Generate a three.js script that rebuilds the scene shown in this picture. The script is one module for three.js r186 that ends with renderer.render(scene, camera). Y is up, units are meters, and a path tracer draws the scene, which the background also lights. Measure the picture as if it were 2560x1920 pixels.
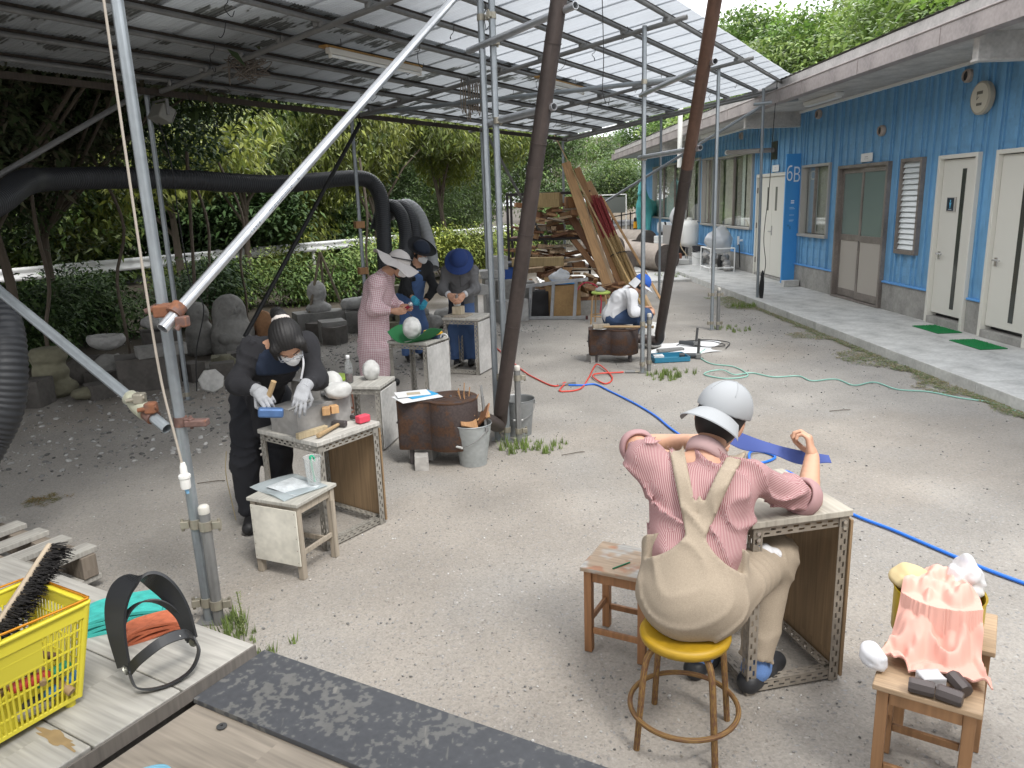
import * as THREE from 'three';
import { mergeGeometries, mergeVertices, toCreasedNormals } from 'three/addons/utils/BufferGeometryUtils.js';
import { RoundedBoxGeometry } from 'three/addons/geometries/RoundedBoxGeometry.js';

const scene = new THREE.Scene();
const V = (x, y, z) => new THREE.Vector3(x, y, z);

// ---------- camera ----------
const camera = new THREE.PerspectiveCamera(53.62, 4 / 3, 0.05, 600);
camera.position.set(0, 1.9, 0);
{
  const m = new THREE.Matrix4().makeBasis(V(0.99913762, -0.03347783, 0.02456109), V(0.03828392, 0.97176633, -0.2328187), V(-0.01607338, 0.23355822, 0.97220996));
  camera.quaternion.setFromRotationMatrix(m);
}
// ---------- renderer and exposure ----------
const renderer = new THREE.WebGLRenderer({ antialias: true });
renderer.setSize(1024, 768);
renderer.toneMapping = THREE.LinearToneMapping;
renderer.toneMappingExposure = 2.03;
renderer.shadowMap.enabled = true;
// ---------- overcast sky ----------
{
  const w = 256, h = 128, d = new Float32Array(w * h * 4);
  for (let j = 0; j < h; j++) for (let i = 0; i < w; i++) {
    const v = (j + .5) / h, el = (v - .5) * Math.PI, k = (j * w + i) * 4;
    const s = Math.max(0, Math.sin(el));
    const a = i / w * Math.PI * 2;
    const cl = 1 + .07 * Math.sin(a * 3 + 4 * s) * Math.cos(s * 7 + a) + .05 * Math.sin(a * 7 - s * 11);
    const L = (0.98 + 0.55 * s) * cl * (el < 0 ? .5 : 1);
    d[k] = L * .985; d[k + 1] = L * 1.0; d[k + 2] = L * 1.03; d[k + 3] = 1;
  }
  const t = new THREE.DataTexture(d, w, h, THREE.RGBAFormat, THREE.FloatType);
  t.mapping = THREE.EquirectangularReflectionMapping; t.magFilter = THREE.LinearFilter; t.minFilter = THREE.LinearFilter; t.wrapS = THREE.RepeatWrapping; t.needsUpdate = true;
  scene.background = t; scene.environment = t;
}
// ---------- veiled sun ----------
const sun = new THREE.DirectionalLight(new THREE.Color(1, .965, .91), 1.35);
sun.position.set(8, 18, 3); sun.target.position.set(1, 0, -8);
sun.castShadow = true; sun.shadow.radius = 28; sun.shadow.mapSize.set(2048, 2048);
Object.assign(sun.shadow.camera, { left: -30, right: 30, top: 30, bottom: -30, near: 1, far: 90 });
scene.add(sun, sun.target);

// ---------- random, noise ----------
let seed = 7;
const rnd = () => { seed |= 0; seed = seed + 0x6D2B79F5 | 0; let t = Math.imul(seed ^ seed >>> 15, 1 | seed); t = t + Math.imul(t ^ t >>> 7, 61 | t) ^ t; return ((t ^ t >>> 14) >>> 0) / 4294967296; };
const rr = (a, b) => a + (b - a) * rnd();
const reseed = s => { seed = s; };
const pick = a => a[Math.floor(rnd() * a.length)];
const h3 = (x, y, z) => { let h = Math.imul(x, 374761393) + Math.imul(y, 668265263) + Math.imul(z, 1274126177) | 0; h = Math.imul(h ^ h >>> 13, 1274126177); return ((h ^ h >>> 16) >>> 0) / 4294967296; };
const sm = t => t * t * (3 - 2 * t), lerp = (a, b, t) => a + (b - a) * t, clamp = (x, a = 0, b = 1) => Math.min(b, Math.max(a, x));
const sstep = (a, b, x) => sm(clamp((x - a) / (b - a)));
function vn(x, y, z = 0, p = 0) {   // value noise; p = period in x and y
  const xi = Math.floor(x), yi = Math.floor(y), zi = Math.floor(z), fx = sm(x - xi), fy = sm(y - yi), fz = sm(z - zi);
  const w = p ? v => ((v % p) + p) % p : v => v;
  const a = w(xi), b = w(xi + 1), c = w(yi), d = w(yi + 1);
  const q = zz => lerp(lerp(h3(a, c, zz), h3(b, c, zz), fx), lerp(h3(a, d, zz), h3(b, d, zz), fx), fy);
  return fz ? lerp(q(zi), q(zi + 1), fz) : q(zi);
}
const fbm = (x, y, z, o = 4, p = 0) => { let s = 0, a = .5, t = 0; for (let i = 0; i < o; i++) { s += a * vn(x, y, z + i * 7, p); t += a; x *= 2; y *= 2; p *= 2; a *= .5; } return s / t; };

// ---------- textures ----------
const enc = c => c <= .0031308 ? c * 12.92 : 1.055 * Math.pow(c, 1 / 2.4) - .055;
function tex(n, fn, { srgb = true, rep = 1, h = n } = {}) {   // fn(u, v, i, j) -> [r,g,b] linear or a grey
  const d = new Uint8Array(n * h * 4);
  for (let j = 0; j < h; j++) for (let i = 0; i < n; i++) {
    let c = fn(i / n, j / h, i, j); if (typeof c === 'number') c = [c, c, c];
    const k = (j * n + i) * 4;
    for (let q = 0; q < 3; q++) d[k + q] = Math.round(255 * clamp(srgb ? enc(clamp(c[q])) : c[q]));
    d[k + 3] = c.length > 3 ? Math.round(255 * clamp(c[3])) : 255;
  }
  const t = new THREE.DataTexture(d, n, h); t.wrapS = t.wrapT = THREE.RepeatWrapping; t.magFilter = THREE.LinearFilter; t.minFilter = THREE.LinearMipmapLinearFilter; t.generateMipmaps = true;
  t.repeat.set(rep, rep); if (srgb) t.colorSpace = THREE.SRGBColorSpace; t.needsUpdate = true; return t;
}
const again = (t, r, s = r) => { const c = t.clone(); c.repeat.set(r, s); c.needsUpdate = true; return c; };
// neutral mottling, metres: tile 1 m
const T_mott = tex(512, (u, v) => { const a = fbm(u * 6, v * 6, 1, 5, 6), b = fbm(u * 40, v * 40, 9, 2, 40); return .62 + .5 * (a - .5) + .22 * (b - .5) + .2; });
const T_mottB = tex(512, (u, v) => .5 + .7 * (fbm(u * 24, v * 24, 3, 4, 24) - .5), { srgb: false });
// wood: grain along v
const T_wood = tex(512, (u, v) => { const w = fbm(u * 14 + 0, v * 2, 2, 3, 14) * 3; const g = .5 + .5 * Math.sin((u * 14 + w) * 6.283); const f = fbm(u * 120, v * 5, 5, 2, 120); const st = fbm(u * 5, v * 3, 8, 4, 5); return .66 + .09 * (g - .5) + .28 * (f - .5) + .26 * (st - .45); });
const T_woodB = tex(512, (u, v) => .5 + .6 * (fbm(u * 120, v * 5, 5, 2, 120) - .5), { srgb: false });
// rust: two tones
const T_rust = tex(512, (u, v) => { const a = fbm(u * 8, v * 8, 4, 5, 8), b = fbm(u * 60, v * 60, 2, 2, 60); const t = sstep(.42, .6, a + (b - .5) * .2); return [lerp(.16, .21, t) * (.7 + .6 * b), lerp(.1, .09, t) * (.7 + .6 * b), lerp(.085, .045, t) * (.7 + .6 * b)]; });
// galvanised spangle
const T_galv = tex(512, (u, v) => { const a = fbm(u * 30, v * 30, 6, 3, 30), b = fbm(u * 5, v * 5, 3, 3, 5); return .8 + .22 * (a - .5) + .3 * (b - .5); });

// ---------- materials ----------
const col = c => Array.isArray(c) ? new THREE.Color().setRGB(c[0], c[1], c[2]) : new THREE.Color(c);
function M(c, rough = .8, o = {}) {
  const phys = ['transmission', 'clearcoat', 'sheen', 'thickness', 'ior'].some(k => k in o);
  const m = new (phys ? THREE.MeshPhysicalMaterial : THREE.MeshStandardMaterial)({ color: col(c), roughness: rough, ...o });
  m.side = THREE.DoubleSide; return m;
}
const mott = (c, r = .85, o = {}) => M(c, r, { map: T_mott, bumpMap: T_mottB, bumpScale: .0012, ...o });
const wood = (c, r = .75, o = {}) => M(c, r, { map: T_wood, bumpMap: T_woodB, bumpScale: .0008, ...o });

// ---------- geometry helpers ----------
const X3 = new THREE.Matrix4();
function uvm(g, s = 1, ou = 0, ov = 0, swap = false) {   // uv in metres from the main direction of each face
  if (g.index) g = g.toNonIndexed();
  const p = g.attributes.position, n = p.count, uv = new Float32Array(n * 2), A = V(), B = V(), C = V();
  for (let i = 0; i < n; i += 3) {
    A.fromBufferAttribute(p, i); B.fromBufferAttribute(p, i + 1); C.fromBufferAttribute(p, i + 2);
    const N = B.clone().sub(A).cross(C.clone().sub(A)), ax = Math.abs(N.x), ay = Math.abs(N.y), az = Math.abs(N.z);
    for (let k = 0; k < 3; k++) {
      const q = [A, B, C][k]; let a, b;
      if (ay >= ax && ay >= az) { a = q.x; b = q.z; } else if (ax >= az) { a = q.z; b = q.y; } else { a = q.x; b = q.y; }
      if (swap) [a, b] = [b, a];
      uv[(i + k) * 2] = a / s + ou; uv[(i + k) * 2 + 1] = b / s + ov;
    }
  }
  g.setAttribute('uv', new THREE.BufferAttribute(uv, 2)); return g;
}
const strip = g => { g = g.index ? g.toNonIndexed() : g; for (const k of Object.keys(g.attributes)) if (!['position', 'normal', 'uv'].includes(k)) g.deleteAttribute(k); return g; };
const merge = a => a.length === 1 ? a[0] : mergeGeometries(a.map(strip));
const at = (g, x, y, z, rx = 0, ry = 0, rz = 0) => { if (rx || ry || rz) g.applyMatrix4(X3.makeRotationFromEuler(new THREE.Euler(rx, ry, rz, 'YXZ'))); return g.translate(x, y, z); };
// bevelled box: 44 triangles would do; 1 segment is 108
const bx = (w, h, d, b = .004, s = 1, swap = false) => uvm(b ? new RoundedBoxGeometry(w, h, d, 1, Math.min(b, w / 2.1, h / 2.1, d / 2.1)) : new THREE.BoxGeometry(w, h, d), s, rnd(), rnd(), swap);
const bxAt = (w, h, d, x, y, z, b, ry = 0) => at(bx(w, h, d, b), x, y, z, 0, ry, 0);
function cyl(p, q, r0, r1 = r0, seg = 14, open = false) {   // cylinder between two points, uv in metres
  const d = q.clone().sub(p), L = d.length(), g = new THREE.CylinderGeometry(r1, r0, L, seg, 1, open), uv = g.attributes.uv;
  const ou = rnd(), ov = rnd(); for (let i = 0; i < uv.count; i++) uv.setXY(i, uv.getX(i) * 6.283 * r0 + ou, uv.getY(i) * L + ov);
  g.applyQuaternion(new THREE.Quaternion().setFromUnitVectors(V(0, 1, 0), d.normalize()));
  return g.translate((p.x + q.x) / 2, (p.y + q.y) / 2, (p.z + q.z) / 2);
}
function pipe(p, q, r, seg = 16, wall = .0028) {   // open hollow pipe
  const L = p.distanceTo(q), pts = [[r - wall, 0], [r, 0], [r, L], [r - wall, L], [r - wall, 0]].map(a => new THREE.Vector2(a[0], a[1]));
  let g = toCreasedNormals(new THREE.LatheGeometry(pts, seg), .9); const uv = g.attributes.uv, P = g.attributes.position, o = rnd();
  for (let i = 0; i < uv.count; i++) uv.setXY(i, uv.getX(i) * 6.283 * r, P.getY(i) + o);
  g.applyQuaternion(new THREE.Quaternion().setFromUnitVectors(V(0, 1, 0), q.clone().sub(p).normalize()));
  return g.translate(p.x, p.y, p.z);
}
const curve = (pts, t = .5) => new THREE.CatmullRomCurve3(pts.map(p => p.isVector3 ? p : V(...p)), false, 'catmullrom', t);
const tube = (pts, r, n = 40, seg = 8) => new THREE.TubeGeometry(curve(pts), n, r, seg);
const lathe = (pts, seg = 28) => new THREE.LatheGeometry(pts.map(p => new THREE.Vector2(p[0], p[1])), seg);
const creased = (g, a = .6) => toCreasedNormals(g, a);
function beam(p, q, w, h, up = V(0, 1, 0), b = .003) {   // box along p->q
  const d = q.clone().sub(p), L = d.length(); d.normalize(); const x = up.clone().cross(d).normalize(), y = d.clone().cross(x);
  const g = uvm(b ? new RoundedBoxGeometry(w, h, L, 1, b) : new THREE.BoxGeometry(w, h, L), 1, rnd(), rnd()); g.applyMatrix4(new THREE.Matrix4().makeBasis(x, y, d)); return g.translate((p.x + q.x) / 2, (p.y + q.y) / 2, (p.z + q.z) / 2);
}
function rough3(g, amp, freq, s = 0) {   // push vertices along their direction with noise; welds first
  g.deleteAttribute('normal'); g.deleteAttribute('uv'); g = mergeVertices(g, 1e-4); const p = g.attributes.position, q = V();
  g.computeVertexNormals(); const N = g.attributes.normal;
  for (let i = 0; i < p.count; i++) { q.fromBufferAttribute(p, i); const n = fbm(q.x * freq + s, q.y * freq + s * 2, q.z * freq + 50, 3) - .5; p.setXYZ(i, q.x + N.getX(i) * n * amp * 2, q.y + N.getY(i) * n * amp * 2, q.z + N.getZ(i) * n * amp * 2); }
  g.computeVertexNormals(); return g;
}
function grid(nu, nv, f) {   // parametric sheet f(u,v) -> [x,y,z]
  const P = [], U = [], I = [];
  for (let j = 0; j <= nv; j++) for (let i = 0; i <= nu; i++) { P.push(...f(i / nu, j / nv)); U.push(i / nu, j / nv); }
  for (let j = 0; j < nv; j++) for (let i = 0; i < nu; i++) { const a = j * (nu + 1) + i, b = a + 1, c = a + nu + 1, d = c + 1; I.push(a, b, d, a, d, c); }
  const g = new THREE.BufferGeometry(); g.setAttribute('position', new THREE.Float32BufferAttribute(P, 3)); g.setAttribute('uv', new THREE.Float32BufferAttribute(U, 2)); g.setIndex(I); g.computeVertexNormals(); return g;
}
function solidSheet(nu, nv, f, t) {   // sheet with thickness t downwards
  const a = grid(nu, nv, f), b = grid(nu, nv, (u, v) => { const p = f(u, v); return [p[0], p[1] - t, p[2]]; });
  const e = [];
  for (const [fu, n] of [[s => [s, 0], nu], [s => [s, 1], nu], [s => [0, s], nv], [s => [1, s], nv]]) e.push(grid(n, 1, (s, k) => { const p = f(...fu(s)); return [p[0], p[1] - t * k, p[2]]; }));
  return merge([a, b, ...e]);
}

// ---------- scene graph helpers ----------
const used = {};
const numbered = n => { const k = used[n] = (used[n] ?? -1) + 1; return k ? n + '_' + String(k).padStart(3, '0') : n; };
function tag(o, label, category, group) { o.userData.label = label; o.userData.category = category; if (group) o.userData.group = group; return o; }
function thing(name, label, category, pos = [0, 0, 0], turn = 0, group) {
  const o = new THREE.Group(); o.name = numbered(name); o.position.set(...pos); o.rotation.y = turn; scene.add(o); return tag(o, label, category, group);
}
function part(parent, name, geo, mat, world = false) {   // world: geometry is in scene coordinates
  const m = new THREE.Mesh(geo, mat); m.name = name; m.castShadow = m.receiveShadow = true; parent.add(m);
  if (world) { const b = parent.isGroup ? parent.position : parent.parent.position; if (parent.isGroup) m.position.copy(b).negate(); }
  return m;
}
function one(name, geo, mat, label, category, pos = [0, 0, 0], turn = 0, group) {   // a thing of a single mesh
  const m = new THREE.Mesh(geo, mat); m.name = numbered(name); m.castShadow = m.receiveShadow = true; m.position.set(...pos); m.rotation.y = turn; scene.add(m); return tag(m, label, category, group);
}
function setting(name, geo, mat) { const m = new THREE.Mesh(geo, mat); m.name = name; m.receiveShadow = m.castShadow = true; m.userData.kind = 'structure'; scene.add(m); return m; }
// the shelter's own axes: a = towards the trees, b = along the yard
const SA = [-.856, -.517], SB = [.517, -.856];
const Q = (a, b, h = 0) => V(1.59 + SA[0] * a + SB[0] * b, h, -8.22 + SA[1] * a + SB[1] * b);
const RY = Math.atan2(-SB[1], SB[0]);   // turns +x into b
// signed distance meshing (naive surface nets)
function nets(f, lo, hi, c) {
  const n = [0, 1, 2].map(k => Math.ceil((hi[k] - lo[k]) / c) + 1), [nx, ny, nz] = n, F = new Float32Array(nx * ny * nz), id = new Int32Array(nx * ny * nz).fill(-1), P = [], I = [];
  const ix = (i, j, k) => i + nx * (j + ny * k);
  for (let k = 0; k < nz; k++) for (let j = 0; j < ny; j++) for (let i = 0; i < nx; i++) F[ix(i, j, k)] = f(lo[0] + i * c, lo[1] + j * c, lo[2] + k * c);
  const E = []; for (let a = 0; a < 8; a++) for (const s of [1, 2, 4]) if (!(a & s)) E.push([a, a | s]);
  for (let k = 0; k < nz - 1; k++) for (let j = 0; j < ny - 1; j++) for (let i = 0; i < nx - 1; i++) {
    let m = 0; const v = []; for (let a = 0; a < 8; a++) { v[a] = F[ix(i + (a & 1), j + (a >> 1 & 1), k + (a >> 2))]; if (v[a] < 0) m |= 1 << a; }
    if (!m || m === 255) continue;
    let x = 0, y = 0, z = 0, q = 0;
    for (const [a, b] of E) if ((v[a] < 0) !== (v[b] < 0)) { const t = v[a] / (v[a] - v[b]); x += (a & 1) + t * ((b & 1) - (a & 1)); y += (a >> 1 & 1) + t * ((b >> 1 & 1) - (a >> 1 & 1)); z += (a >> 2) + t * ((b >> 2) - (a >> 2)); q++; }
    id[ix(i, j, k)] = P.length / 3; P.push(lo[0] + (i + x / q) * c, lo[1] + (j + y / q) * c, lo[2] + (k + z / q) * c);
  }
  const quad = (a, b, d, e, flip) => { if (a < 0 || b < 0 || d < 0 || e < 0) return; flip ? I.push(a, d, b, a, e, d) : I.push(a, b, d, a, d, e); };
  for (let k = 1; k < nz - 1; k++) for (let j = 1; j < ny - 1; j++) for (let i = 1; i < nx - 1; i++) {
    const s = F[ix(i, j, k)] < 0;
    if (s !== F[ix(i + 1, j, k)] < 0) quad(id[ix(i, j - 1, k - 1)], id[ix(i, j, k - 1)], id[ix(i, j, k)], id[ix(i, j - 1, k)], !s);
    if (s !== F[ix(i, j + 1, k)] < 0) quad(id[ix(i - 1, j, k - 1)], id[ix(i - 1, j, k)], id[ix(i, j, k)], id[ix(i, j, k - 1)], !s);
    if (s !== F[ix(i, j, k + 1)] < 0) quad(id[ix(i - 1, j - 1, k)], id[ix(i, j - 1, k)], id[ix(i, j, k)], id[ix(i - 1, j, k)], !s);
  }
  const g = new THREE.BufferGeometry(); g.setAttribute('position', new THREE.Float32BufferAttribute(P, 3)); g.setIndex(I); g.computeVertexNormals(); return g;
}
const smin = (a, b, k) => { const h = Math.max(k - Math.abs(a - b), 0) / k; return Math.min(a, b) - h * h * k * .25; };
const cap = (x, y, z, s) => {   // tapered capsule s = [ax,ay,az,ra,bx,by,bz,rb]
  const dx = s[4] - s[0], dy = s[5] - s[1], dz = s[6] - s[2], px = x - s[0], py = y - s[1], pz = z - s[2];
  const t = clamp((px * dx + py * dy + pz * dz) / (dx * dx + dy * dy + dz * dz + 1e-9)), ex = px - dx * t, ey = py - dy * t, ez = pz - dz * t;
  return Math.sqrt(ex * ex + ey * ey + ez * ez) - (s[3] + (s[7] - s[3]) * t);
};
const ell = (x, y, z, c, r) => { const a = (x - c[0]) / r[0], b = (y - c[1]) / r[1], d = (z - c[2]) / r[2], k = Math.sqrt(a * a + b * b + d * d); return (k - 1) * Math.min(r[0], r[1], r[2]); };

// ================= SETTING =================
reseed(11);
// ---------- ground ----------
const T_grav = (() => {
  const n = 1024, g = new Float32Array(n * n * 3), hgt = new Float32Array(n * n);
  for (let j = 0; j < n; j++) for (let i = 0; i < n; i++) {
    const u = i / n, v = j / n, a = fbm(u * 5, v * 5, 3, 4, 5), b = vn(u * 256, v * 256, 5, 256), c = vn(u * 512, v * 512, 9, 512);
    const L = .70 + .3 * (a - .5) + .15 * (b - .5) + .15 * (c - .5), k = (j * n + i) * 3; g[k] = L * 1.01; g[k + 1] = L * .985; g[k + 2] = L * .945; hgt[j * n + i] = .4 + .3 * (b - .5) + .2 * (c - .5);
  }
  for (let s = 0; s < 26000; s++) {
    const x = rnd() * n, y = rnd() * n, r = .7 + 3.2 * Math.pow(rnd(), 5), t = rnd(), L = t < .06 ? rr(.9, 1) : t < .3 ? rr(.46, .6) : rr(.6, .8), w = rr(-.03, .04), e = rr(.6, 1.5);
    for (let j = -Math.ceil(r * 1.5); j <= r * 1.5; j++) for (let i = -Math.ceil(r * 1.5); i <= r * 1.5; i++) {
      const d = Math.hypot(i * e, j / e) / r; if (d > 1) continue;
      const q = ((Math.floor(y + j) + n) % n) * n + (Math.floor(x + i) + n) % n, m = Math.min(1, (1 - d) * 3);
      g[q * 3] = lerp(g[q * 3], L + w, m); g[q * 3 + 1] = lerp(g[q * 3 + 1], L, m); g[q * 3 + 2] = lerp(g[q * 3 + 2], L - w * 1.2, m); hgt[q] = lerp(hgt[q], .55 + .45 * Math.sqrt(1 - d * d), m);
    }
  }
  return [tex(n, (u, v, i, j) => { const k = (j * n + i) * 3; return [g[k], g[k + 1], g[k + 2]]; }), tex(n, (u, v, i, j) => hgt[j * n + i], { srgb: false })];
})();
// distance along the shelter's a axis
const aOf = (x, z) => (x - 1.59) * SA[0] + (z + 8.22) * SA[1], bOf = (x, z) => (x - 1.59) * SB[0] + (z + 8.22) * SB[1];
{
  const N = 260, P = [], U = [], Cc = [], I = [];
  const w = t => 4 * t + 296 * Math.pow(t, 5) + 14 * t * t * t;
  for (let j = 0; j <= N; j++) for (let i = 0; i <= N; i++) {
    const x = w(i / N * 2 - 1), z = -7 + w(j / N * 2 - 1);
    const near = Math.hypot(x, z + 7) < 30;
    P.push(x, near ? .006 * (fbm(x * 2.2 + 30, z * 2.2 + 30, 2, 3) - .5) - .001 : -.02, z); U.push(x / 2.3, z / 2.3);
    const m = fbm(x * .55 + 9, z * .55 + 40, 3, 4), m2 = fbm(x * 1.7 + 3, z * 1.7 + 7, 6, 3), a = aOf(x, z);
    // grey stone dust, browner trodden soil, and the dark soil with leaf litter under the trees
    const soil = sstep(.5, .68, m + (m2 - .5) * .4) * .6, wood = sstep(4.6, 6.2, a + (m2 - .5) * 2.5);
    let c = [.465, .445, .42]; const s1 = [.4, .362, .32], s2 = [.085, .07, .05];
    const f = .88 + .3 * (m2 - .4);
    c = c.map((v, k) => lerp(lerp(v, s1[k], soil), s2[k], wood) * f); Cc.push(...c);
  }
  for (let j = 0; j < N; j++) for (let i = 0; i < N; i++) { const a = j * (N + 1) + i, b = a + 1, c = a + N + 1, d = c + 1; I.push(a, c, b, b, c, d); }
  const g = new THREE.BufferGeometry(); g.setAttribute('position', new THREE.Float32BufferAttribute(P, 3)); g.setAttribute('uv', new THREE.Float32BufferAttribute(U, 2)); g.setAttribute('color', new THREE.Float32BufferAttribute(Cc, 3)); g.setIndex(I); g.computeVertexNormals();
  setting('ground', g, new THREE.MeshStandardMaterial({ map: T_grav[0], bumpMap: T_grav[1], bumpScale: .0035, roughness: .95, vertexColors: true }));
}
// ---------- concrete walkway, cross slab, far road ----------
const M_conc = mott([.58, .575, .55], .9, { bumpScale: .0016 }), M_concD = mott([.36, .35, .325], .92);
{
  const g = []; const dk = [];
  // walkway in cast bays with joints
  for (let z = 4; z > -30; z -= 3.6) g.push(bxAt(1.55, .2, 3.592, 5.215, .02, z - 1.8, .008));
  setting('walkway', merge(g), M_conc);
  setting('path', merge([bxAt(3.4, .1, 1.9, 2.72, .0, -18.15, .006), bxAt(1.2, .1, 9, 3.3, -.004, -24, .006)]), M_conc);
  const rd = new THREE.BufferGeometry(); const A = Q(17.2, -14), B = Q(17.2, 60), Cq = Q(23, 60), Dq = Q(23, -14);
  const r = grid(1, 1, (u, v) => { const p = A.clone().lerp(Dq, u).lerp(B.clone().lerp(Cq, u), v); return [p.x, .015, p.z]; });
  setting('road', uvm(r, 3), mott([.16, .16, .165], .92));
}

// ---------- the blue workshop ----------
const M_blue = M([.165, .385, .635], .42, { map: again(T_mott, .6), roughness: .45 }), M_blueT = M([.1, .32, .68], .45), M_cream = M([.64, .625, .565], .5), M_fas = mott([.36, .315, .30], .6, { bumpScale: .0003 }), M_fasL = mott([.52, .49, .465], .6, { bumpScale: .0003 }), M_soff = mott([.58, .56, .53], .75, { bumpScale: .0003 }), M_alu = mott([.28, .245, .22], .45, { metalness: .35, bumpScale: .0002 }), M_aluL = M([.44, .42, .39], .4, { metalness: .4 }), M_beige = M([.42, .385, .34], .7), M_dark = M([.02, .02, .022], .3), M_chrome = M([.6, .6, .6], .25, { metalness: .9 });
const M_frost = M([.17, .225, .21], .22), M_glassD = M([.05, .055, .05], .08), M_pane = M([.95, .97, .96], .02, { transmission: 1, thickness: 0, ior: 1.5 }), M_white = M([.78, .78, .76], .5);
const WX = 5.88;
const bld = thing('workshop_building', 'long low workshop with ribbed blue metal walls and wide brown-grey eaves', 'building', [WX, .12, -14]);
const BP = (n, g, m, p = bld) => part(p, n, g, m, true);
{
  const holes = [[-17.2, -15.35, 0, 2.29], [-14.68, -13.46, 1.09, 2.37], [-13.12, -11.44, 0, 2.29], [-11.1, -10.54, .98, 2.3], [-10.17, -9.33, 0, 2.29], [-9.0, -8.15, 0, 2.29], [-20.5, -17.5, 1.1, 2.82], [-28.4, -22, 1.16, 2.92], [-21.7, -20.62, 1.1, 2.86], [-7.6, -6.4, 1.1, 2.3]];
  const pit = .28, unit = merge([bxAt(.012, 1, pit - .006, 0, .5, pit / 2, .0015), bxAt(.024, 1, .1, -.012, .5, pit / 2 + .05, .003)]);
  const hold = (n, z, y, h, w = pit) => { const m = new THREE.Mesh(unit, M_blue); m.name = n; m.castShadow = m.receiveShadow = true; m.position.set(0, y - .12, z + 14); m.scale.set(1, h, w / pit); bld.add(m); };
  for (let z = -30.24; z < -4; z += pit) {
    const ed = [z, z + pit]; for (const h of holes) for (const e of [h[0], h[1]]) if (e > z + .005 && e < z + pit - .005) ed.push(e); ed.sort((p, q) => p - q);
    for (let k = 0; k + 1 < ed.length; k++) {
      const c = (ed[k] + ed[k + 1]) / 2, w = ed[k + 1] - ed[k], hit = holes.filter(h => c > h[0] && c < h[1]); let y = .53;
      for (const h of hit.sort((p, q) => p[2] - q[2])) { if (h[2] - y > .05) hold('siding_panel', ed[k], y, h[2] - y, w); y = Math.max(y, h[3]); }
      hold('siding_panel', ed[k], y, 3.36 - y, w);
    }
  }
  BP('core_wall', bxAt(4.6, 3.3, 36, 8.32, 1.72, -12.3, .01), mott([.3, .3, .3], .9));
  BP('plinth', merge([[-30.3, -17.22], [-15.33, -13.14], [-11.42, -10.19], [-9.31, -9.02], [-8.13, -3.9]].map(([a, b]) => bxAt(.12, .42, b - a, WX + .035, .31, (a + b) / 2, .004))), M_concD);
  // sill flashing below the siding, trim under the soffit
  BP('siding_flashing', merge([[-30.3, -17.22], [-15.33, -13.14], [-11.42, -10.19], [-9.31, -9.02], [-8.13, -3.9]].map(([a, b]) => bxAt(.06, .03, b - a - .01, WX - .02, .535, (a + b) / 2, .01))), M_blueT);
  BP('soffit', bxAt(1.12, .02, 36, 5.33, 3.37, -12.3, .002), M_soff);
  BP('soffit_trim', bxAt(.05, .045, 36, WX - .03, 3.345, -12.3, .006), M_white);
  BP('fascia', merge([bxAt(.03, .19, 36.1, 4.775, 3.575, -12.35, .004)]), M_fasL);
  const gut = BP('gutter', merge([bxAt(.012, .19, 36.1, 4.64, 3.4, -12.35, .004), bxAt(.14, .012, 36.1, 4.71, 3.31, -12.35, .004), bxAt(.02, .02, 36.1, 4.632, 3.5, -12.35, .008)]), M_fas);
  for (let z = -30; z < -4; z += 1.81) part(gut, 'gutter_joint', bxAt(.004, .192, .012, 4.631, 3.4, z, .001), M_fas), part(gut, 'bracket', bxAt(.15, .012, .02, 4.71, 3.503, z + .9, .003), M_alu);
  { // roof: tiles edge waves above the fascia
    const rf = BP('roof', uvm(grid(1, 400, (u, v) => [4.74 + 5.6 * u, 3.68 + .85 * u + .014 * Math.abs(Math.sin(v * 200 * Math.PI / 1.02)), 5.7 - 36.1 * v]), 1), mott([.42, .42, .38], .8));
  }
  for (const z of [-7.93, -15.0, -22.1]) BP('downstand', merge([bxAt(1.06, .26, .1, 5.34, 3.24, z, .004), bxAt(1.08, .025, .12, 5.34, 3.1, z, .004)]), M_soff);
  // ---- doors
  const leafDoor = (z0, z1, y1, slot) => {
    const zc = (z0 + z1) / 2, w = z1 - z0;
    const f = BP('door_frame', merge([bxAt(.14, y1 - .12, .05, WX + .01, (y1 + .12) / 2, z0 + .025, .004), bxAt(.14, y1 - .12, .05, WX + .01, (y1 + .12) / 2, z1 - .025, .004), bxAt(.138, .05, w - .104, WX + .01, y1 - .025, zc, .004)]), M_cream);
    BP('door_step', bxAt(.16, .09, w - .11, WX + .02, .165, zc, .006), M_concD);
    const d = BP('door', bxAt(.04, y1 - .32, w - .112, WX + .015, (y1 + .2) / 2, zc, .004), M_cream);
    if (slot) { const s = part(d, 'glass_strip', bxAt(.012, 1.76, .075, WX - .008, 1.23, zc + slot, .002), M_glassD); part(d, 'handle', merge([bxAt(.012, .1, .05, WX - .012, 1.02, z0 + .14, .003), cyl(V(WX - .05, 1.04, z0 + .13), V(WX - .05, 1.04, z0 + .26), .009, .009, 8), cyl(V(WX - .01, 1.04, z0 + .14), V(WX - .05, 1.04, z0 + .14), .009, .009, 8)]), M_chrome); }
    return d;
  };
  leafDoor(-10.17, -9.33, 2.29, .1); leafDoor(-9.0, -8.15, 2.29, .08);
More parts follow.
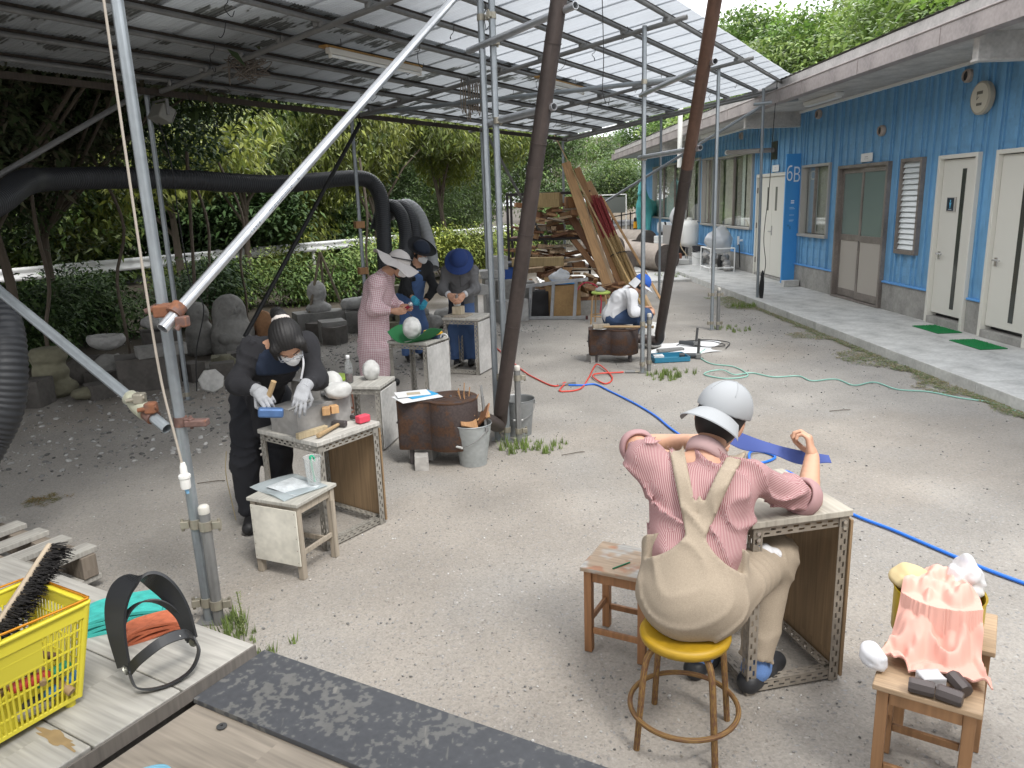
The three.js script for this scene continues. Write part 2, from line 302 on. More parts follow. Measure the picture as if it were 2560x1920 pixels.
  { // double door under the 6B board
    const z0 = -17.2, z1 = -15.35, zc = -16.27;
    BP('door_frame', merge([bxAt(.13, 2.17, .05, WX + .01, 1.205, z0 + .025, .004), bxAt(.13, 2.17, .05, WX + .01, 1.205, z1 - .025, .004), bxAt(.128, .07, 1.746, WX + .01, 2.255, -16.275, .004)]), M_cream);
    BP('door_step', bxAt(.15, .05, 1.74, WX + .02, .145, -16.275, .006), M_concD);
    for (const s of [-1, 1]) {
      const d = BP('door', bxAt(.04, 2.03, .865, WX, 1.2, zc + s * .436, .004), M_cream);
      part(d, 'window', bxAt(.012, .48, .1, WX - .021, 1.77, zc + s * .24, .002), M([.2, .2, .18], .15));
    }
    const h = BP('door_handle', merge([bxAt(.012, .2, .035, WX - .026, 1.12, zc + .06, .003), cyl(V(WX - .06, 1.1, zc + .05), V(WX - .06, 1.1, zc - .07), .01, .01, 8), cyl(V(WX - .02, 1.1, zc + .055), V(WX - .06, 1.1, zc + .055), .01, .01, 8)]), M_chrome);
    for (const y of [.45, 1.2, 1.95]) BP('hinge', bxAt(.03, .12, .03, WX - .03, y, z0 + .045, .004), M_alu);
  }
  { // sliding door
    const z0 = -13.12, z1 = -11.44, f = BP('sliding_door_frame', merge([bxAt(.13, 2.17, .055, WX - .005, 1.205, z0 + .0275, .004), bxAt(.13, 2.17, .055, WX - .005, 1.205, z1 - .0275, .004), bxAt(.13, .05, 1.566, WX - .005, 2.265, -12.28, .004), bxAt(.13, .03, 1.566, WX - .005, .135, -12.28, .004)]), M_alu);
    [[-12.68, .02], [-11.9, -.02]].forEach(([zc, dx]) => {
      const x = WX + dx, w = .79;
      const d = BP('sliding_door_leaf', merge([bxAt(.03, 2.08, .06, x, 1.2, zc - w / 2 + .03, .003), bxAt(.03, 2.08, .06, x, 1.2, zc + w / 2 - .03, .003), bxAt(.029, .08, w - .125, x, 2.2, zc, .003), bxAt(.029, .1, w - .125, x, 1.13, zc, .003), bxAt(.029, .12, w - .125, x, .22, zc, .003)]), M_alu);
      part(d, 'frosted_pane', bxAt(.008, .98, w - .13, x + .004, 1.67, zc, 0), M_frost); part(d, 'kick_panel', bxAt(.012, .8, w - .13, x + .002, .68, zc, 0), M_beige); part(d, 'pull', bxAt(.034, .16, .02, x, 1.02, zc + (dx > 0 ? .365 : -.365), .004), M_dark);
    });
  }
  // ---- windows
  const win = (z0, z1, y0, y1, mull, curt) => {
    const w = z1 - z0, zc = (z0 + z1) / 2, yc = (y0 + y1) / 2, f = BP('window', merge([bxAt(.12, y1 - y0, .045, WX - .005, yc, z0 + .022, .004), bxAt(.12, y1 - y0, .045, WX - .005, yc, z1 - .022, .004), bxAt(.12, .045, w - .092, WX - .005, y1 - .022, zc, .004), bxAt(.14, .05, w + .02, WX - .02, y0 + .01, zc, .006)]), M_aluL);
    for (const m of mull) part(f, 'mullion', bxAt(.05, y1 - y0 - .1, .04, WX + .01, yc, z0 + w * m, .003), M_alu);
    const cuts = [0, ...mull, 1]; for (let i = 0; i + 1 < cuts.length; i++) { const a = z0 + w * cuts[i] + .03, b = z0 + w * cuts[i + 1] - .03; part(f, 'pane', bxAt(.006, y1 - y0 - .1, b - a, WX + .02, yc, (a + b) / 2, 0), M_pane); }
    // blinds and curtains hanging behind the glass
    for (const [a, b, c, p] of curt) part(f, 'curtain', grid(Math.ceil((b - a) * w * 26), 1, (u, v) => [WX + .075 + p * .014 * Math.sin(u * (b - a) * w * 46), y0 + .05 + (y1 - y0 - .1) * v, z0 + w * lerp(a, b, u)]), M(c, .9));
  };
  win(-14.68, -13.46, 1.09, 2.37, [.42], [[.03, .4, [.32, .34, .34], 0], [.42, .97, [.44, .42, .38], .3]]);
  win(-20.5, -17.5, 1.1, 2.82, [.5], [[.02, .12, [.32, .29, .26], 1], [.2, .46, [.56, .52, .46], 1], [.52, .62, [.32, .29, .26], 1], [.64, .72, [.62, .64, .6], .4], [.75, .98, [.56, .52, .46], 1]]);
  win(-28.4, -22, 1.16, 2.92, [.25, .5, .75], [[.01, .2, [.5, .46, .4], 1], [.27, .46, [.56, .52, .46], 1], [.52, .7, [.5, .46, .4], 1], [.74, .86, [.6, .56, .5], 1]]);
  win(-21.7, -20.62, 1.1, 2.86, [.5], [[.02, .48, [.5, .46, .41], 1], [.52, .98, [.58, .54, .48], 1]]);
  { // jalousie window
    const z0 = -11.1, z1 = -10.54, f = BP('louvre_window', merge([bxAt(.1, 1.32, .045, WX - .02, 1.64, z0 + .022, .003), bxAt(.1, 1.32, .045, WX - .02, 1.64, z1 - .022, .003), bxAt(.1, .05, .468, WX - .02, 2.275, -10.82, .003), bxAt(.11, .06, .468, WX - .02, 1.01, -10.82, .003)]), M_alu);
    for (let i = 0; i < 16; i++) part(f, 'slat', at(bx(.006, .088, .46, .001), WX - .025, 1.085 + i * .0755, -10.82, 0, 0, -.42), M([.62, .66, .66], .25));
    part(f, 'backing', bxAt(.01, 1.24, .46, WX + .05, 1.64, -10.82, 0), M([.1, .1, .1], .8));
  }
  // cowls of the through-wall vents
  for (const [z, y] of [[-9.73, 3.2], [-11.77, 2.74], [-14.09, 3.22], [-18.4, 3.2]]) { const v = BP('vent_cowl', creased(at(lathe([[.0, 0], [.075, 0], [.08, .01], [.08, .05], [.062, .075], [.058, .06], [.058, .02], [0, .02]], 20), 0, 0, 0, 0, 0, Math.PI / 2).translate(WX - .01, y, z)), mott([.5, .42, .36], .6)); part(v, 'vent_hole', at(lathe([[0, 0], [.056, 0]], 20), WX - .062, y, z, 0, 0, Math.PI / 2), M_dark); }
  { // louvred outlet with the stub of a dark duct
    BP('duct_plate', bxAt(.02, .36, .34, WX - .03, 2.74, -16.24, .003), M_dark);
  }
}

// ================= PIPE SHELTER =================
reseed(23);
const M_galv = M([.36, .395, .42], .42, { map: T_galv, metalness: .55 }), M_galvN = M([.68, .7, .73], .3, { map: T_galv, metalness: .7 }), M_galvD = M([.25, .25, .245], .6, { map: T_galv, metalness: .3 }), M_clamp = M([.40, .37, .30], .5, { map: T_mott, metalness: .5 }), M_rustc = M([.9, .85, .85], .85, { map: T_rust }), M_batten = wood([.085, .068, .055], .9), M_black = M([.012, .012, .013], .6);
const roofY = a => 3.66 - .1355 * a;
const shelter = thing('pipe_shelter', 'lean-to shelter of galvanised scaffold pipes roofed with translucent corrugated sheets', 'shelter', [1.59, 0, -8.22]);
const SP = (n, g, m, p = shelter) => part(p, n, g, m, true);
const R_ = .0243;
const clampG = (p, ax, turn = 0) => merge([cyl(p.clone().addScaledVector(ax, -.022), p.clone().addScaledVector(ax, .022), R_ + .006, R_ + .006, 14), beam(p.clone().add(V(Math.cos(turn) * .03, 0, Math.sin(turn) * .03)), p.clone().add(V(Math.cos(turn) * .068, 0, Math.sin(turn) * .068)), .03, .036, ax.y > .5 ? V(0, 1, 0) : V(0, 1, 0)), cyl(p.clone().add(V(Math.cos(turn) * .06, -.03, Math.sin(turn) * .06)), p.clone().add(V(Math.cos(turn) * .06, .03, Math.sin(turn) * .06)), .008, .008, 8)]);
const UP = V(0, 1, 0);
// posts
const posts = [];
function post(x, z, top, stake, lean = [0, 0]) {
  const m = SP('post', pipe(V(x, -.02, z), V(x + lean[0], top, z + lean[1]), R_), M_galv); posts.push([x, z, m]);
  part(m, 'base_plate', bxAt(.1, .006, .1, x, .004, z, .001), M_galvD);
  if (stake) { const [sx, sz, h] = stake, s = SP('ground_stake', pipe(V(sx, -.02, sz), V(sx, h, sz), R_), M_galvD), t = Math.atan2(sz - z, sx - x); part(s, 'stake_cap', lathe([[0, .012], [.018, .009], [.0255, 0], [.0255, -.03], [.02, -.03]], 14).translate(sx, h, sz), M([.55, .53, .48], .7)); for (const y of [.1, h - .09]) part(s, 'clamp', merge([clampG(V(x, y, z), UP, t + 2.4), clampG(V(sx, y, sz), UP, t - .6)]), M_clamp); }
  return m;
}
post(-1.43, -3.31, roofY(.04) - .09, [-1.375, -3.28, .59], [-.035, -.01]);
post(.045, -5.92, roofY(.1) - .09, [.14, -5.87, .63]);
post(-.035, -5.97, roofY(.2) - .09);
post(1.59, -8.22, roofY(0) - .09, [1.68, -8.3, .64]);
post(3.09, -10.8, roofY(0) - .09, [3.17, -10.76, .6]);
post(4.57, -13.2, roofY(0) - .09, null, [-.04, 0]);
for (const [a, b] of [[3.91, -2.9], [3.91, 0], [3.86, 3.05], [3.85, 6.0], [1.95, 6.2], [3.91, -5.8], [3.91, -8.7], [0, -8.65]]) { const p = Q(a, b); post(p.x, p.z, roofY(a) - .09); }
// short stake by the pole with the lamp
{ const p = Q(3.91, -2.9); const s = SP('ground_stake', pipe(V(p.x - .1, -.02, p.z + .06), V(p.x - .1, .86, p.z + .06), R_), M_galvD); part(s, 'stake_cap', lathe([[0, .02], [.05, .016], [.055, 0], [.05, -.04], [.02, -.04]], 14).translate(p.x - .1, .88, p.z + .06), M([.35, .33, .3], .8)); part(s, 'clamp', clampG(V(p.x, .78, p.z), UP, 2.4), M_clamp); part(s, 'clamp', clampG(V(p.x, .06, p.z), UP, 2.4), M_clamp); }
// purlins with timber battens on them
const purl = [-.22, .24, .72, 1.21, 1.71, 2.19, 2.66, 3.12, 3.64];
for (const a of purl) {
  for (const [b0, b1] of [[-11, -5.6], [-5.59, -.1], [-.09, 6.2]]) SP('purlin', pipe(Q(a, b0, roofY(a) - .058), Q(a, b1, roofY(a) - .058), R_ * .86, 12), M_galvD);
  SP('batten', beam(Q(a + .035, -11, roofY(a + .035) - .022), Q(a + .035, 6.25, roofY(a + .035) - .022), .045, .035, V(.1, 1, 0)), M_batten);
}
// rafters under the purlins
for (const b of [-8.7, -5.75, -2.82, .05, 2.9, 5.9]) SP('rafter', pipe(Q(-.42, b, roofY(-.42) - .115), Q(4.0, b, roofY(4.0) - .115), R_, 14), M_galvD);
for (const b of [-5.75, -2.82, .05, 2.9, 5.9]) for (const a of purl) if (a > -.3) SP('clamp', clampG(Q(a, b, roofY(a) - .085), UP, a * 9), M_galvD);
// end rail, ties, dark eaves beam
SP('end_rail', pipe(Q(-.4, 6.32, roofY(-.4) - .1), Q(4.0, 6.32, roofY(4) - .1), R_, 14), M_galvD);
SP('tie_pipe', pipe(Q(-.55, .06, 3.04), Q(4.05, .06, 3.04), R_, 14), M_galv);
SP('tie_pipe', pipe(Q(-.5, 5.75, 3.34), Q(.2, 5.75, 3.33), R_, 14), M_galv);
SP('eaves_beam', beam(Q(3.82, -11, roofY(3.82) - .13), Q(3.82, 6.1, roofY(3.82) - .115), .045, .055), M_batten);
for (const [a, b, h] of [[0, 0, 3.04], [0, 0, 2.92], [0, 0, 2.29], [.1, -2.8, 3.02], [.1, -2.8, 2.48]]) { const p = Q(a, b, h); SP('clamp', clampG(p, UP, -1.2), M_clamp); }
SP('clamp', merge([clampG(V(.045, 3.2, -5.92), UP, 2), clampG(V(-.035, 3.2, -5.97), UP, 0)]), M_clamp);
// arms that hold the two flues
const arm = (p, q) => SP('flue_arm', pipe(p, q, R_, 14), M_galvN);
arm(V(.0, 2.48, -5.98), V(.43, 2.5, -5.3)); arm(V(-.14, 3.0, -6.1), V(.56, 3.07, -5.12));
arm(V(1.56, 2.3, -8.32), V(1.87, 2.31, -7.04)); arm(V(1.57, 2.92, -8.3), V(1.83, 2.94, -6.5));
// braces
const braceA = [V(-1.375, 1.44, -3.12), V(-.19, 3.16, -5.23)], bd = braceA[1].clone().sub(braceA[0]).normalize();
const T_print = (() => { const c = document.createElement('canvas'); c.width = 1024; c.height = 96; const x = c.getContext('2d'); x.fillStyle = '#fff'; x.fillRect(0, 0, 1024, 96); x.fillStyle = '#3a3a3f'; x.font = '46px sans-serif'; x.fillText('1 2 X J 8', 10, 62); x.font = '26px sans-serif'; for (let i = 0; i < 38; i++) if (i % 9 !== 6) { x.fillRect(330 + i * 11, 28 + (i * 7 % 5), 7, 12 - (i * 5 % 4)); if (i > 3 && i < 37 && i % 11) x.fillRect(330 + i * 11, 60 + (i * 3 % 4), 8, 15 - (i * 5 % 5)); } x.fillRect(845, 30, 8, 34); x.fillRect(866, 40, 8, 30); const t = new THREE.CanvasTexture(c); t.colorSpace = THREE.SRGBColorSpace; return t; })();
{
  const m = SP('brace', pipe(braceA[0], braceA[0].clone().addScaledVector(bd, 4.2), R_, 20), M_galvN);
  // printed band on the tube, a curved patch 0.3 mm proud
  const pr = grid(40, 6, (u, v) => { const s = .62 + u * .5, t = (v - .5) * 1.3; const side = bd.clone().cross(V(0, 1, 0)).normalize(), nn = side.clone().cross(bd); const o = side.multiplyScalar(Math.cos(t)).add(nn.multiplyScalar(Math.sin(t))); const p = braceA[0].clone().addScaledVector(bd, s).addScaledVector(o, R_ + .0004); return [p.x, p.y, p.z]; });
  part(m, 'printed_marks', pr, M([.68, .7, .73], .3, { map: T_print, metalness: .6 }));
  part(m, 'clamp', merge([clampG(V(-1.447, 1.5, -3.315), UP, -.4), cyl(V(-1.345, 1.492, -3.175), V(-1.325, 1.522, -3.207), .034, .034, 14), bxAt(.07, .05, .12, -1.405, 1.5, -3.25, .008), cyl(V(-1.52, 1.49, -3.3), V(-1.46, 1.51, -3.33), .012, .018, 8)]), M_rustc);
  part(m, 'bolt', merge([bxAt(.05, .045, .05, -1.31, 1.46, -3.17, .008), cyl(V(-1.33, 1.43, -3.15), V(-1.3, 1.47, -3.16), .012, .01, 6)]), M_rustc);
}
{
  const p = V(-1.46, .985, -3.22), q = V(-2.85, 1.79, -4.05), m = SP('brace', pipe(p, q, R_, 18), M_galv), d = q.clone().sub(p).normalize();
  for (const s of [.12, .2]) { const c = p.clone().addScaledVector(d, s); part(m, 'clamp', merge([cyl(c.clone().addScaledVector(d, -.03), c.clone().addScaledVector(d, .03), .034, .034, 14), bxAt(.05, .05, .05, c.x + .02, c.y + .035, c.z + .02, .01), cyl(V(c.x - .03, c.y + .03, c.z + .04), V(c.x + .05, c.y + .04, c.z + .03), .01, .01, 8)]), s > .15 ? M_clamp : M_rustc); }
  part(m, 'wrapped_tape', rough3(at(new THREE.CylinderGeometry(.037, .04, .13, 16, 5), 0, 0, 0), .012, 22, 3).applyQuaternion(new THREE.Quaternion().setFromUnitVectors(UP, d)).translate(...p.clone().addScaledVector(d, .2).toArray()), M([.42, .42, .32], .6, { transmission: .2, thickness: 0 }));
  part(m, 'clamp', merge([clampG(V(-1.438, .99, -3.315), UP, .4), bxAt(.1, .03, .05, -1.36, .985, -3.3, .006)]), M_rustc);
}
SP('brace', pipe(Q(3.9, -2.9, 3.05), Q(3.9, -4.9, 1.95), R_, 14), M_galvD);
SP('brace', pipe(Q(3.82, .05, 2.93), Q(3.82, -2.15, .55), R_, 14), M_black);
SP('brace', pipe(Q(3.8, 3.1, 2.98), Q(3.8, 5.9, .35), R_, 14), M_galvD);
SP('brace', pipe(V(4.53, 3.3, -13.28), V(1.75, 1.6, -14.98), R_, 14), M_galv);
// roof sheets: corrugations run down the slope, each sheet laps the next
{
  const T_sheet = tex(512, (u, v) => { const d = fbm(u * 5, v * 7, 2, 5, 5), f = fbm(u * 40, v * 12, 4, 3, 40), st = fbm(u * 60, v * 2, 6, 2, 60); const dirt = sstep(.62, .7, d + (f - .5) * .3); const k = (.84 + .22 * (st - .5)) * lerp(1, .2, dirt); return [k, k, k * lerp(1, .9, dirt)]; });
  const T_clean = tex(512, (u, v) => { const f = fbm(u * 60, v * 3, 4, 3, 60), d = fbm(u * 3, v * 3, 2, 4, 3); return .88 + .12 * (f - .5) + .1 * (d - .5); });
  const M_dirtyShaded = M([.42, .445, .465], 1, { map: T_sheet, transmission: .42, thickness: 0 }), Mc = M([.57, .6, .635], 1, { map: T_clean, transmission: .5, thickness: 0 });  // tree-side sheets: shade put into darker colour and lower transmission; blotches are dirt
  const W = .47, n = 96;
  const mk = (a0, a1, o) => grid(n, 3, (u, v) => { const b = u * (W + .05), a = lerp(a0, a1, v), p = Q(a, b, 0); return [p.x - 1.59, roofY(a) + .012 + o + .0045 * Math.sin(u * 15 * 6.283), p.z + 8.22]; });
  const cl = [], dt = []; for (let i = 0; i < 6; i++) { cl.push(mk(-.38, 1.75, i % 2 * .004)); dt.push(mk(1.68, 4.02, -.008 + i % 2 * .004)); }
  for (const g of [...cl, ...dt]) { const uv = g.attributes.uv, ou = rnd(), ov = rnd(); for (let i = 0; i < uv.count; i++) uv.setXY(i, uv.getX(i) * .5 + ou, uv.getY(i) * 1.1 + ov); }
  let k = 0;
  for (let b = -11; b < 6.2; b += W, k++) for (const [G, m] of [[cl, Mc], [dt, M_dirtyShaded]]) {
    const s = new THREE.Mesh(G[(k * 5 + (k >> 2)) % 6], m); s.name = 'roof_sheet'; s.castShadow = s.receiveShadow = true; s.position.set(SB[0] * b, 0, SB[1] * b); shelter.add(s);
  }
}

// ================= WORKBENCHES AND STOOLS =================
reseed(31);
const M_angle = mott([.36, .34, .30], .6, { metalness: .3 }), M_angleB = mott([.33, .29, .24], .6, { metalness: .3 }), M_dustTop = wood([.62, .6, .55], .9), M_plyIn = wood([.36, .24, .13], .8), M_plyOut = mott([.56, .55, .53], .9, { bumpScale: .0006 }), M_stoolBrown = wood([.42, .2, .085], .55), M_stoolTop = wood([.6, .42, .26], .6), M_stoolPale = wood([.5, .43, .34], .8), M_boardWhite = mott([.72, .69, .6], .8, { bumpScale: .0004 }), M_bolt = M([.5, .48, .44], .4, { metalness: .7 });
const angleCache = {};
function angle(L) {   // slotted steel angle, along +y, flanges to +x and +z
  const k = L.toFixed(3); if (angleCache[k]) return angleCache[k].clone();
  const w = .04, sh = new THREE.Shape([[0, 0], [w, 0], [w, L], [0, L]].map(p => new THREE.Vector2(...p)));
  for (const [cx, off] of [[.013, 0], [.028, .024]]) for (let y = .022 + off; y < L - .03; y += .048) { const h = new THREE.Path(); h.moveTo(cx - .0042, y - .011); h.lineTo(cx - .0042, y + .011); h.lineTo(cx + .0042, y + .011); h.lineTo(cx + .0042, y - .011); h.closePath(); sh.holes.push(h); }
  const f = new THREE.ExtrudeGeometry(sh, { depth: .0025, bevelEnabled: false });
  const f2 = f.clone().applyMatrix4(X3.makeRotationY(-Math.PI / 2)).translate(.0025, 0, 0);
  return (angleCache[k] = uvm(merge([f, f2]), 1)).clone();
}
function workbench(label, [x, z], turn, w, d, h, side, { top = M_dustTop, out = M_plyOut, ang = M_angle } = {}) {
  const o = thing('workbench', label, 'workbench', [x, 0, z], turn, null), H = h - .028;
  for (const [sx, sz, r] of [[-1, -1, 0], [-1, 1, Math.PI / 2], [1, 1, Math.PI], [1, -1, -Math.PI / 2]]) part(o, 'leg', at(angle(H), sx * w / 2, .002, sz * d / 2, 0, r, 0), ang);
  const rail = (L, px, py, pz, ry, flip) => { const g = angle(L - .012).translate(0, -(L - .012) / 2, 0); g.applyMatrix4(X3.makeRotationZ(-Math.PI / 2)); if (flip) g.applyMatrix4(X3.makeRotationX(Math.PI / 2)); return at(g, px, py, pz, 0, ry, 0); };
  for (const [y, fl] of [[H - .001, 0], [.05, 0]]) {
    part(o, 'rail', rail(w, 0, y, d / 2 - .006, Math.PI), ang); part(o, 'rail', rail(w, 0, y, -d / 2 + .006, 0), ang);
    part(o, 'rail', rail(d, w / 2 - .006, y, 0, -Math.PI / 2), ang); part(o, 'rail', rail(d, -w / 2 + .006, y, 0, Math.PI / 2), ang);
  }
  part(o, 'top', at(bx(w + .02, .026, d + .02, .004), 0, h - .0125, 0), top);
  for (const s of [-1, 1]) part(o, 'bolt', merge([0, 1].map(i => cyl(V(s * (w / 2 - .02), H - .02 - i * .025, d / 2 + .001), V(s * (w / 2 - .02), H - .02 - i * .025, d / 2 + .008), .008, .008, 6))), M_bolt);
  const P = { px: [.012, h - .06, d + .01, w / 2 + .011, 0, 0], nz: [w + .01, h - .06, .012, 0, 0, -d / 2 - .011], pz: [w + .01, h - .06, .012, 0, 0, d / 2 + .011] }[side];
  part(o, 'side_panel', at(bx(P[0], P[1], P[2], .003, 1), P[3], (h - .05) / 2 + .012, P[5]), out);
  return o;
}
const T1 = workbench('steel-angle workbench with a brown plywood back, holding the grey stone block and hammers', [-1.08, -4.345], -.645, .51, .46, .65, 'nz', { out: M_plyIn });
const T2 = workbench('low steel-angle workbench under the cola bottle and plaster head', [-1.08, -6.0], -.21, .35, .34, .53, 'px');
const T3 = workbench('white-panelled workbench under the green mat', [-.77, -7.23], -.475, .42, .38, .65, 'px');
const T4 = workbench('white-panelled workbench in front of the person in the grey jacket', [-.34, -8.67], -.38, .42, .43, .645, 'px');
const T5 = workbench('rusty brown steel-angle workbench beside the seated person in beige overalls', [1.06, -2.83], .2, .4, .46, .73, 'px', { top: wood([.56, .52, .44], .85), out: M_plyIn, ang: M_angleB });

function woodStool(label, [x, z], turn, w, d, h, m, mt, group) {
  const o = thing('wooden_stool', label, 'stool', [x, 0, z], turn, group), L = .034;
  part(o, 'seat', at(bx(w + .025, .02, d + .025, .004, .5, w > d), 0, h - .01, 0), mt);
  for (const sx of [-1, 1]) for (const sz of [-1, 1]) part(o, 'leg', at(bx(L, h - .022, L, .003), sx * (w / 2 - L / 2), (h - .022) / 2, sz * (d / 2 - L / 2)), m);
  for (const s of [-1, 1]) { part(o, 'apron', at(bx(w - 2 * L - .002, .045, .016, .002), 0, h - .048, s * (d / 2 - L / 2)), m); part(o, 'apron', at(bx(.016, .045, d - 2 * L - .002, .002), s * (w / 2 - L / 2), h - .048, 0), m); part(o, 'stretcher', at(bx(w - 2 * L - .002, .026, .014, .002), 0, .1, s * (d / 2 - L / 2)), m); part(o, 'stretcher', at(bx(.014, .026, d - 2 * L - .002, .002), s * (w / 2 - L / 2), .14, 0), m); }
  return o;
}
const T_paint = tex(256, (u, v) => { const a = fbm(u * 4, v * 4, 3, 4, 4), b = fbm(u * 5, v * 5, 8, 4, 5); const w1 = sstep(.46, .6, a), w2 = sstep(.52, .64, b), g = .8 + .4 * vn(u * 60, v * 8, 2); return [[.36, .27, .19], [.42, .42, .4], [.34, .15, .08]].reduce((c, k, i) => c.map((x, q) => lerp(x, k[q], i === 0 ? 1 : i === 1 ? w1 * .8 : w2 * .8)), [0, 0, 0]).map(x => x * g); });
const S1 = woodStool('wooden stool with a white board nailed to one side, holding the clear folder', [-1.14, -3.875], -.44, .31, .31, .43, M_stoolPale, wood([.56, .54, .48], .85));
part(S1, 'side_board', at(bx(.3, .31, .008, .002), 0, .235, .16), M_boardWhite);
part(S1, 'nail', merge([-1, 1].flatMap(s => [0, 1, 2, 3, 4].map(i => cyl(V(s * .14, .1 + i * .068, .163), V(s * .14, .1 + i * .068, .1655), .0025, .0025, 6)))), M([.2, .15, .12], .6));
const S2 = woodStool('brown wooden stool with a paint-stained top beside the yellow round stool', [.5, -2.965], -.5, .27, .25, .4, M_stoolBrown, M([1, 1, 1], .7, { map: T_paint }));
const S3 = woodStool('brown wooden stool carrying hammer heads and the end of the pink towel', [1.325, -2.09], -.6, .27, .25, .4, wood([.45, .24, .11], .6), M_stoolTop);
const S4 = woodStool('brown wooden stool carrying the yellow tin', [1.555, -2.385], -.6, .27, .25, .4, wood([.45, .24, .11], .6), M_stoolTop);
function roundStool(label, [x, z], r, h, mSeat, mLeg, ringR, turn = 0) {
  const o = thing('round_stool', label, 'stool', [x, 0, z], turn);
  part(o, 'seat', lathe([[0, h - .004], [r - .02, h], [r - .006, h - .006], [r, h - .018], [r - .004, h - .034], [r - .02, h - .038], [0, h - .034]], 36), mSeat);
  for (let k = 0; k < 4; k++) { const a = k * Math.PI / 2 + .1, c = Math.cos(a), s = Math.sin(a); part(o, 'leg', tube([[c * r * .55, h - .04, s * r * .55], [c * r * .86, h - .055, s * r * .86], [c * r * 1.02, h - .11, s * r * 1.02], [c * r * 1.12, h * .4, s * r * 1.12], [c * r * 1.22, 0, s * r * 1.22]], .0115, 28, 10), mLeg); }
  part(o, 'foot_ring', at(new THREE.TorusGeometry(ringR, .0095, 10, 48), 0, .125, 0, Math.PI / 2), mLeg);
  return o;
}
const T_rustP = tex(256, (u, v) => { const a = fbm(u * 10, v * 10, 3, 4, 10), b = fbm(u * 40, v * 40, 5, 2, 40); const t = sstep(.4, .62, a + (b - .5) * .3); return [lerp(.24, .13, t), lerp(.14, .06, t), lerp(.04, .03, t)].map(c => c * (.75 + .5 * b)); });
const M_rustLeg = M([1, 1, 1], .75, { map: again(T_rustP, 3) });
roundStool('round stool with a yellow seat and rusty steel legs under the seated person', [.615, -2.37], .158, .43, M([.5, .3, .012], .5, { map: again(T_mott, 1) }), M_rustLeg, .19, .45);
roundStool('round stool with a lime green seat beside the cola bottle bench', [-1.47, -6.6], .14, .45, M([.3, .45, .05], .5), M([.2, .08, .05], .6), .16, .2);
roundStool('round stool with a lime green seat and a rag on it, beside the scrap wood', [1.62, -11.75], .15, .5, M([.38, .5, .1], .5), M([.4, .25, .12], .6), .16, .5);
one('rag', rough3(new THREE.SphereGeometry(.08, 20, 14).scale(1.1, .5, .9), .03, 14, 4), M([.36, .37, .37], .95), 'grey rag lying on the far lime green stool', 'rag', [1.62, .52, -11.75]);

// ================= BLOCK, TOOLS AND THINGS ON THE FIRST BENCH =================
const M_pine = wood([.74, .44, .21], .7), M_pineD = wood([.5, .27, .12], .7), M_stoneG = mott([.34, .33, .315], .92, { bumpScale: .004 }), M_stoneW = mott([.62, .62, .6], .9, { bumpScale: .002 }), M_plaster = mott([.66, .66, .64], .85, { bumpScale: .001 }), M_iron = mott([.10, .09, .09], .5, { metalness: .4 }), M_handle = wood([.55, .38, .2], .6);
// local frame of bench 1
const onT1 = (lx, y, lz) => { const c = Math.cos(-.645), s = Math.sin(-.645); return V(-1.08 + lx * c + lz * s, y, -4.345 - lx * s + lz * c); };
{
  const o = thing('stone_block', 'grey sawn stone block with an L-shaped step on the bench of the person in black', 'stone block', onT1(-.03, .65, .02).toArray(), -.645);
  const g = rough3(new THREE.BoxGeometry(.24, .15, .4, 14, 9, 22), .004, 25, 2); part(o, 'block', at(uvm(creased(g, .7)), 0, .076, 0), M_stoneG);
  part(o, 'upstand', at(uvm(creased(rough3(new THREE.BoxGeometry(.13, .12, .1, 8, 8, 8), .006, 25, 5), .7)), -.055, .208, -.02), M_stoneG);
  const w = one('white_stone', at(uvm(rough3(new THREE.IcosahedronGeometry(.09, 4).scale(.85, .6, 1.2), .04, 11, 9)), 0, .02, 0), M_stoneW, 'rough white stone being carved on top of the grey block', 'stone', onT1(.075, .83, -.1).toArray(), -.5);
  one('white_stone', at(uvm(rough3(new THREE.SphereGeometry(.07, 22, 16), .018, 12, 4)), 0, .03, 0), M_stoneW, 'rounded white stone under the gloved hand on the grey block', 'stone', onT1(.0, .85, -.13).toArray());
  for (const [x, z, r] of [[.115, .03, .2], [.125, -.02, .5]]) one('wooden_wedge', bx(.045, .045, .05, .003), M_pine, 'small square wooden wedge stuck against the grey stone block', 'wedge', onT1(x, .762, z).toArray(), r, 'wedges on the stone block');
  one('wood_strip', bx(.03, .035, .2, .003), wood([.68, .55, .35], .7), 'flat pale wood strip lying beside the grey stone block', 'wood strip', [-1.07, .67, -4.14], -.7);
}
function hammer(label, p, turn, len, hm, mh, head = [.035, .035, .09]) {
  const o = thing('hammer', label, 'hammer', p, turn);
  part(o, 'handle', at(creased(lathe([[0, 0], [.013, .003], [.014, .02], [.011, len * .5], [.01, len], [0, len]], 12)), 0, .016, 0, 0, 0, -Math.PI / 2), mh);
  part(o, 'head', at(bx(head[0], head[1], head[2], .008), len, head[1] / 2, 0), hm); return o;
}
hammer('hammer with a plain wooden handle and grey iron head on the first bench', [-1.02, .655, -4.06], 1.25, .24, M_handle, M_handle).children[1].material = M_iron;
hammer('hammer with a red-painted head lying on the first bench', [-.93, .655, -4.46], -.75, .15, M([.62, .06, .1], .5), M_iron, [.05, .045, .08]);
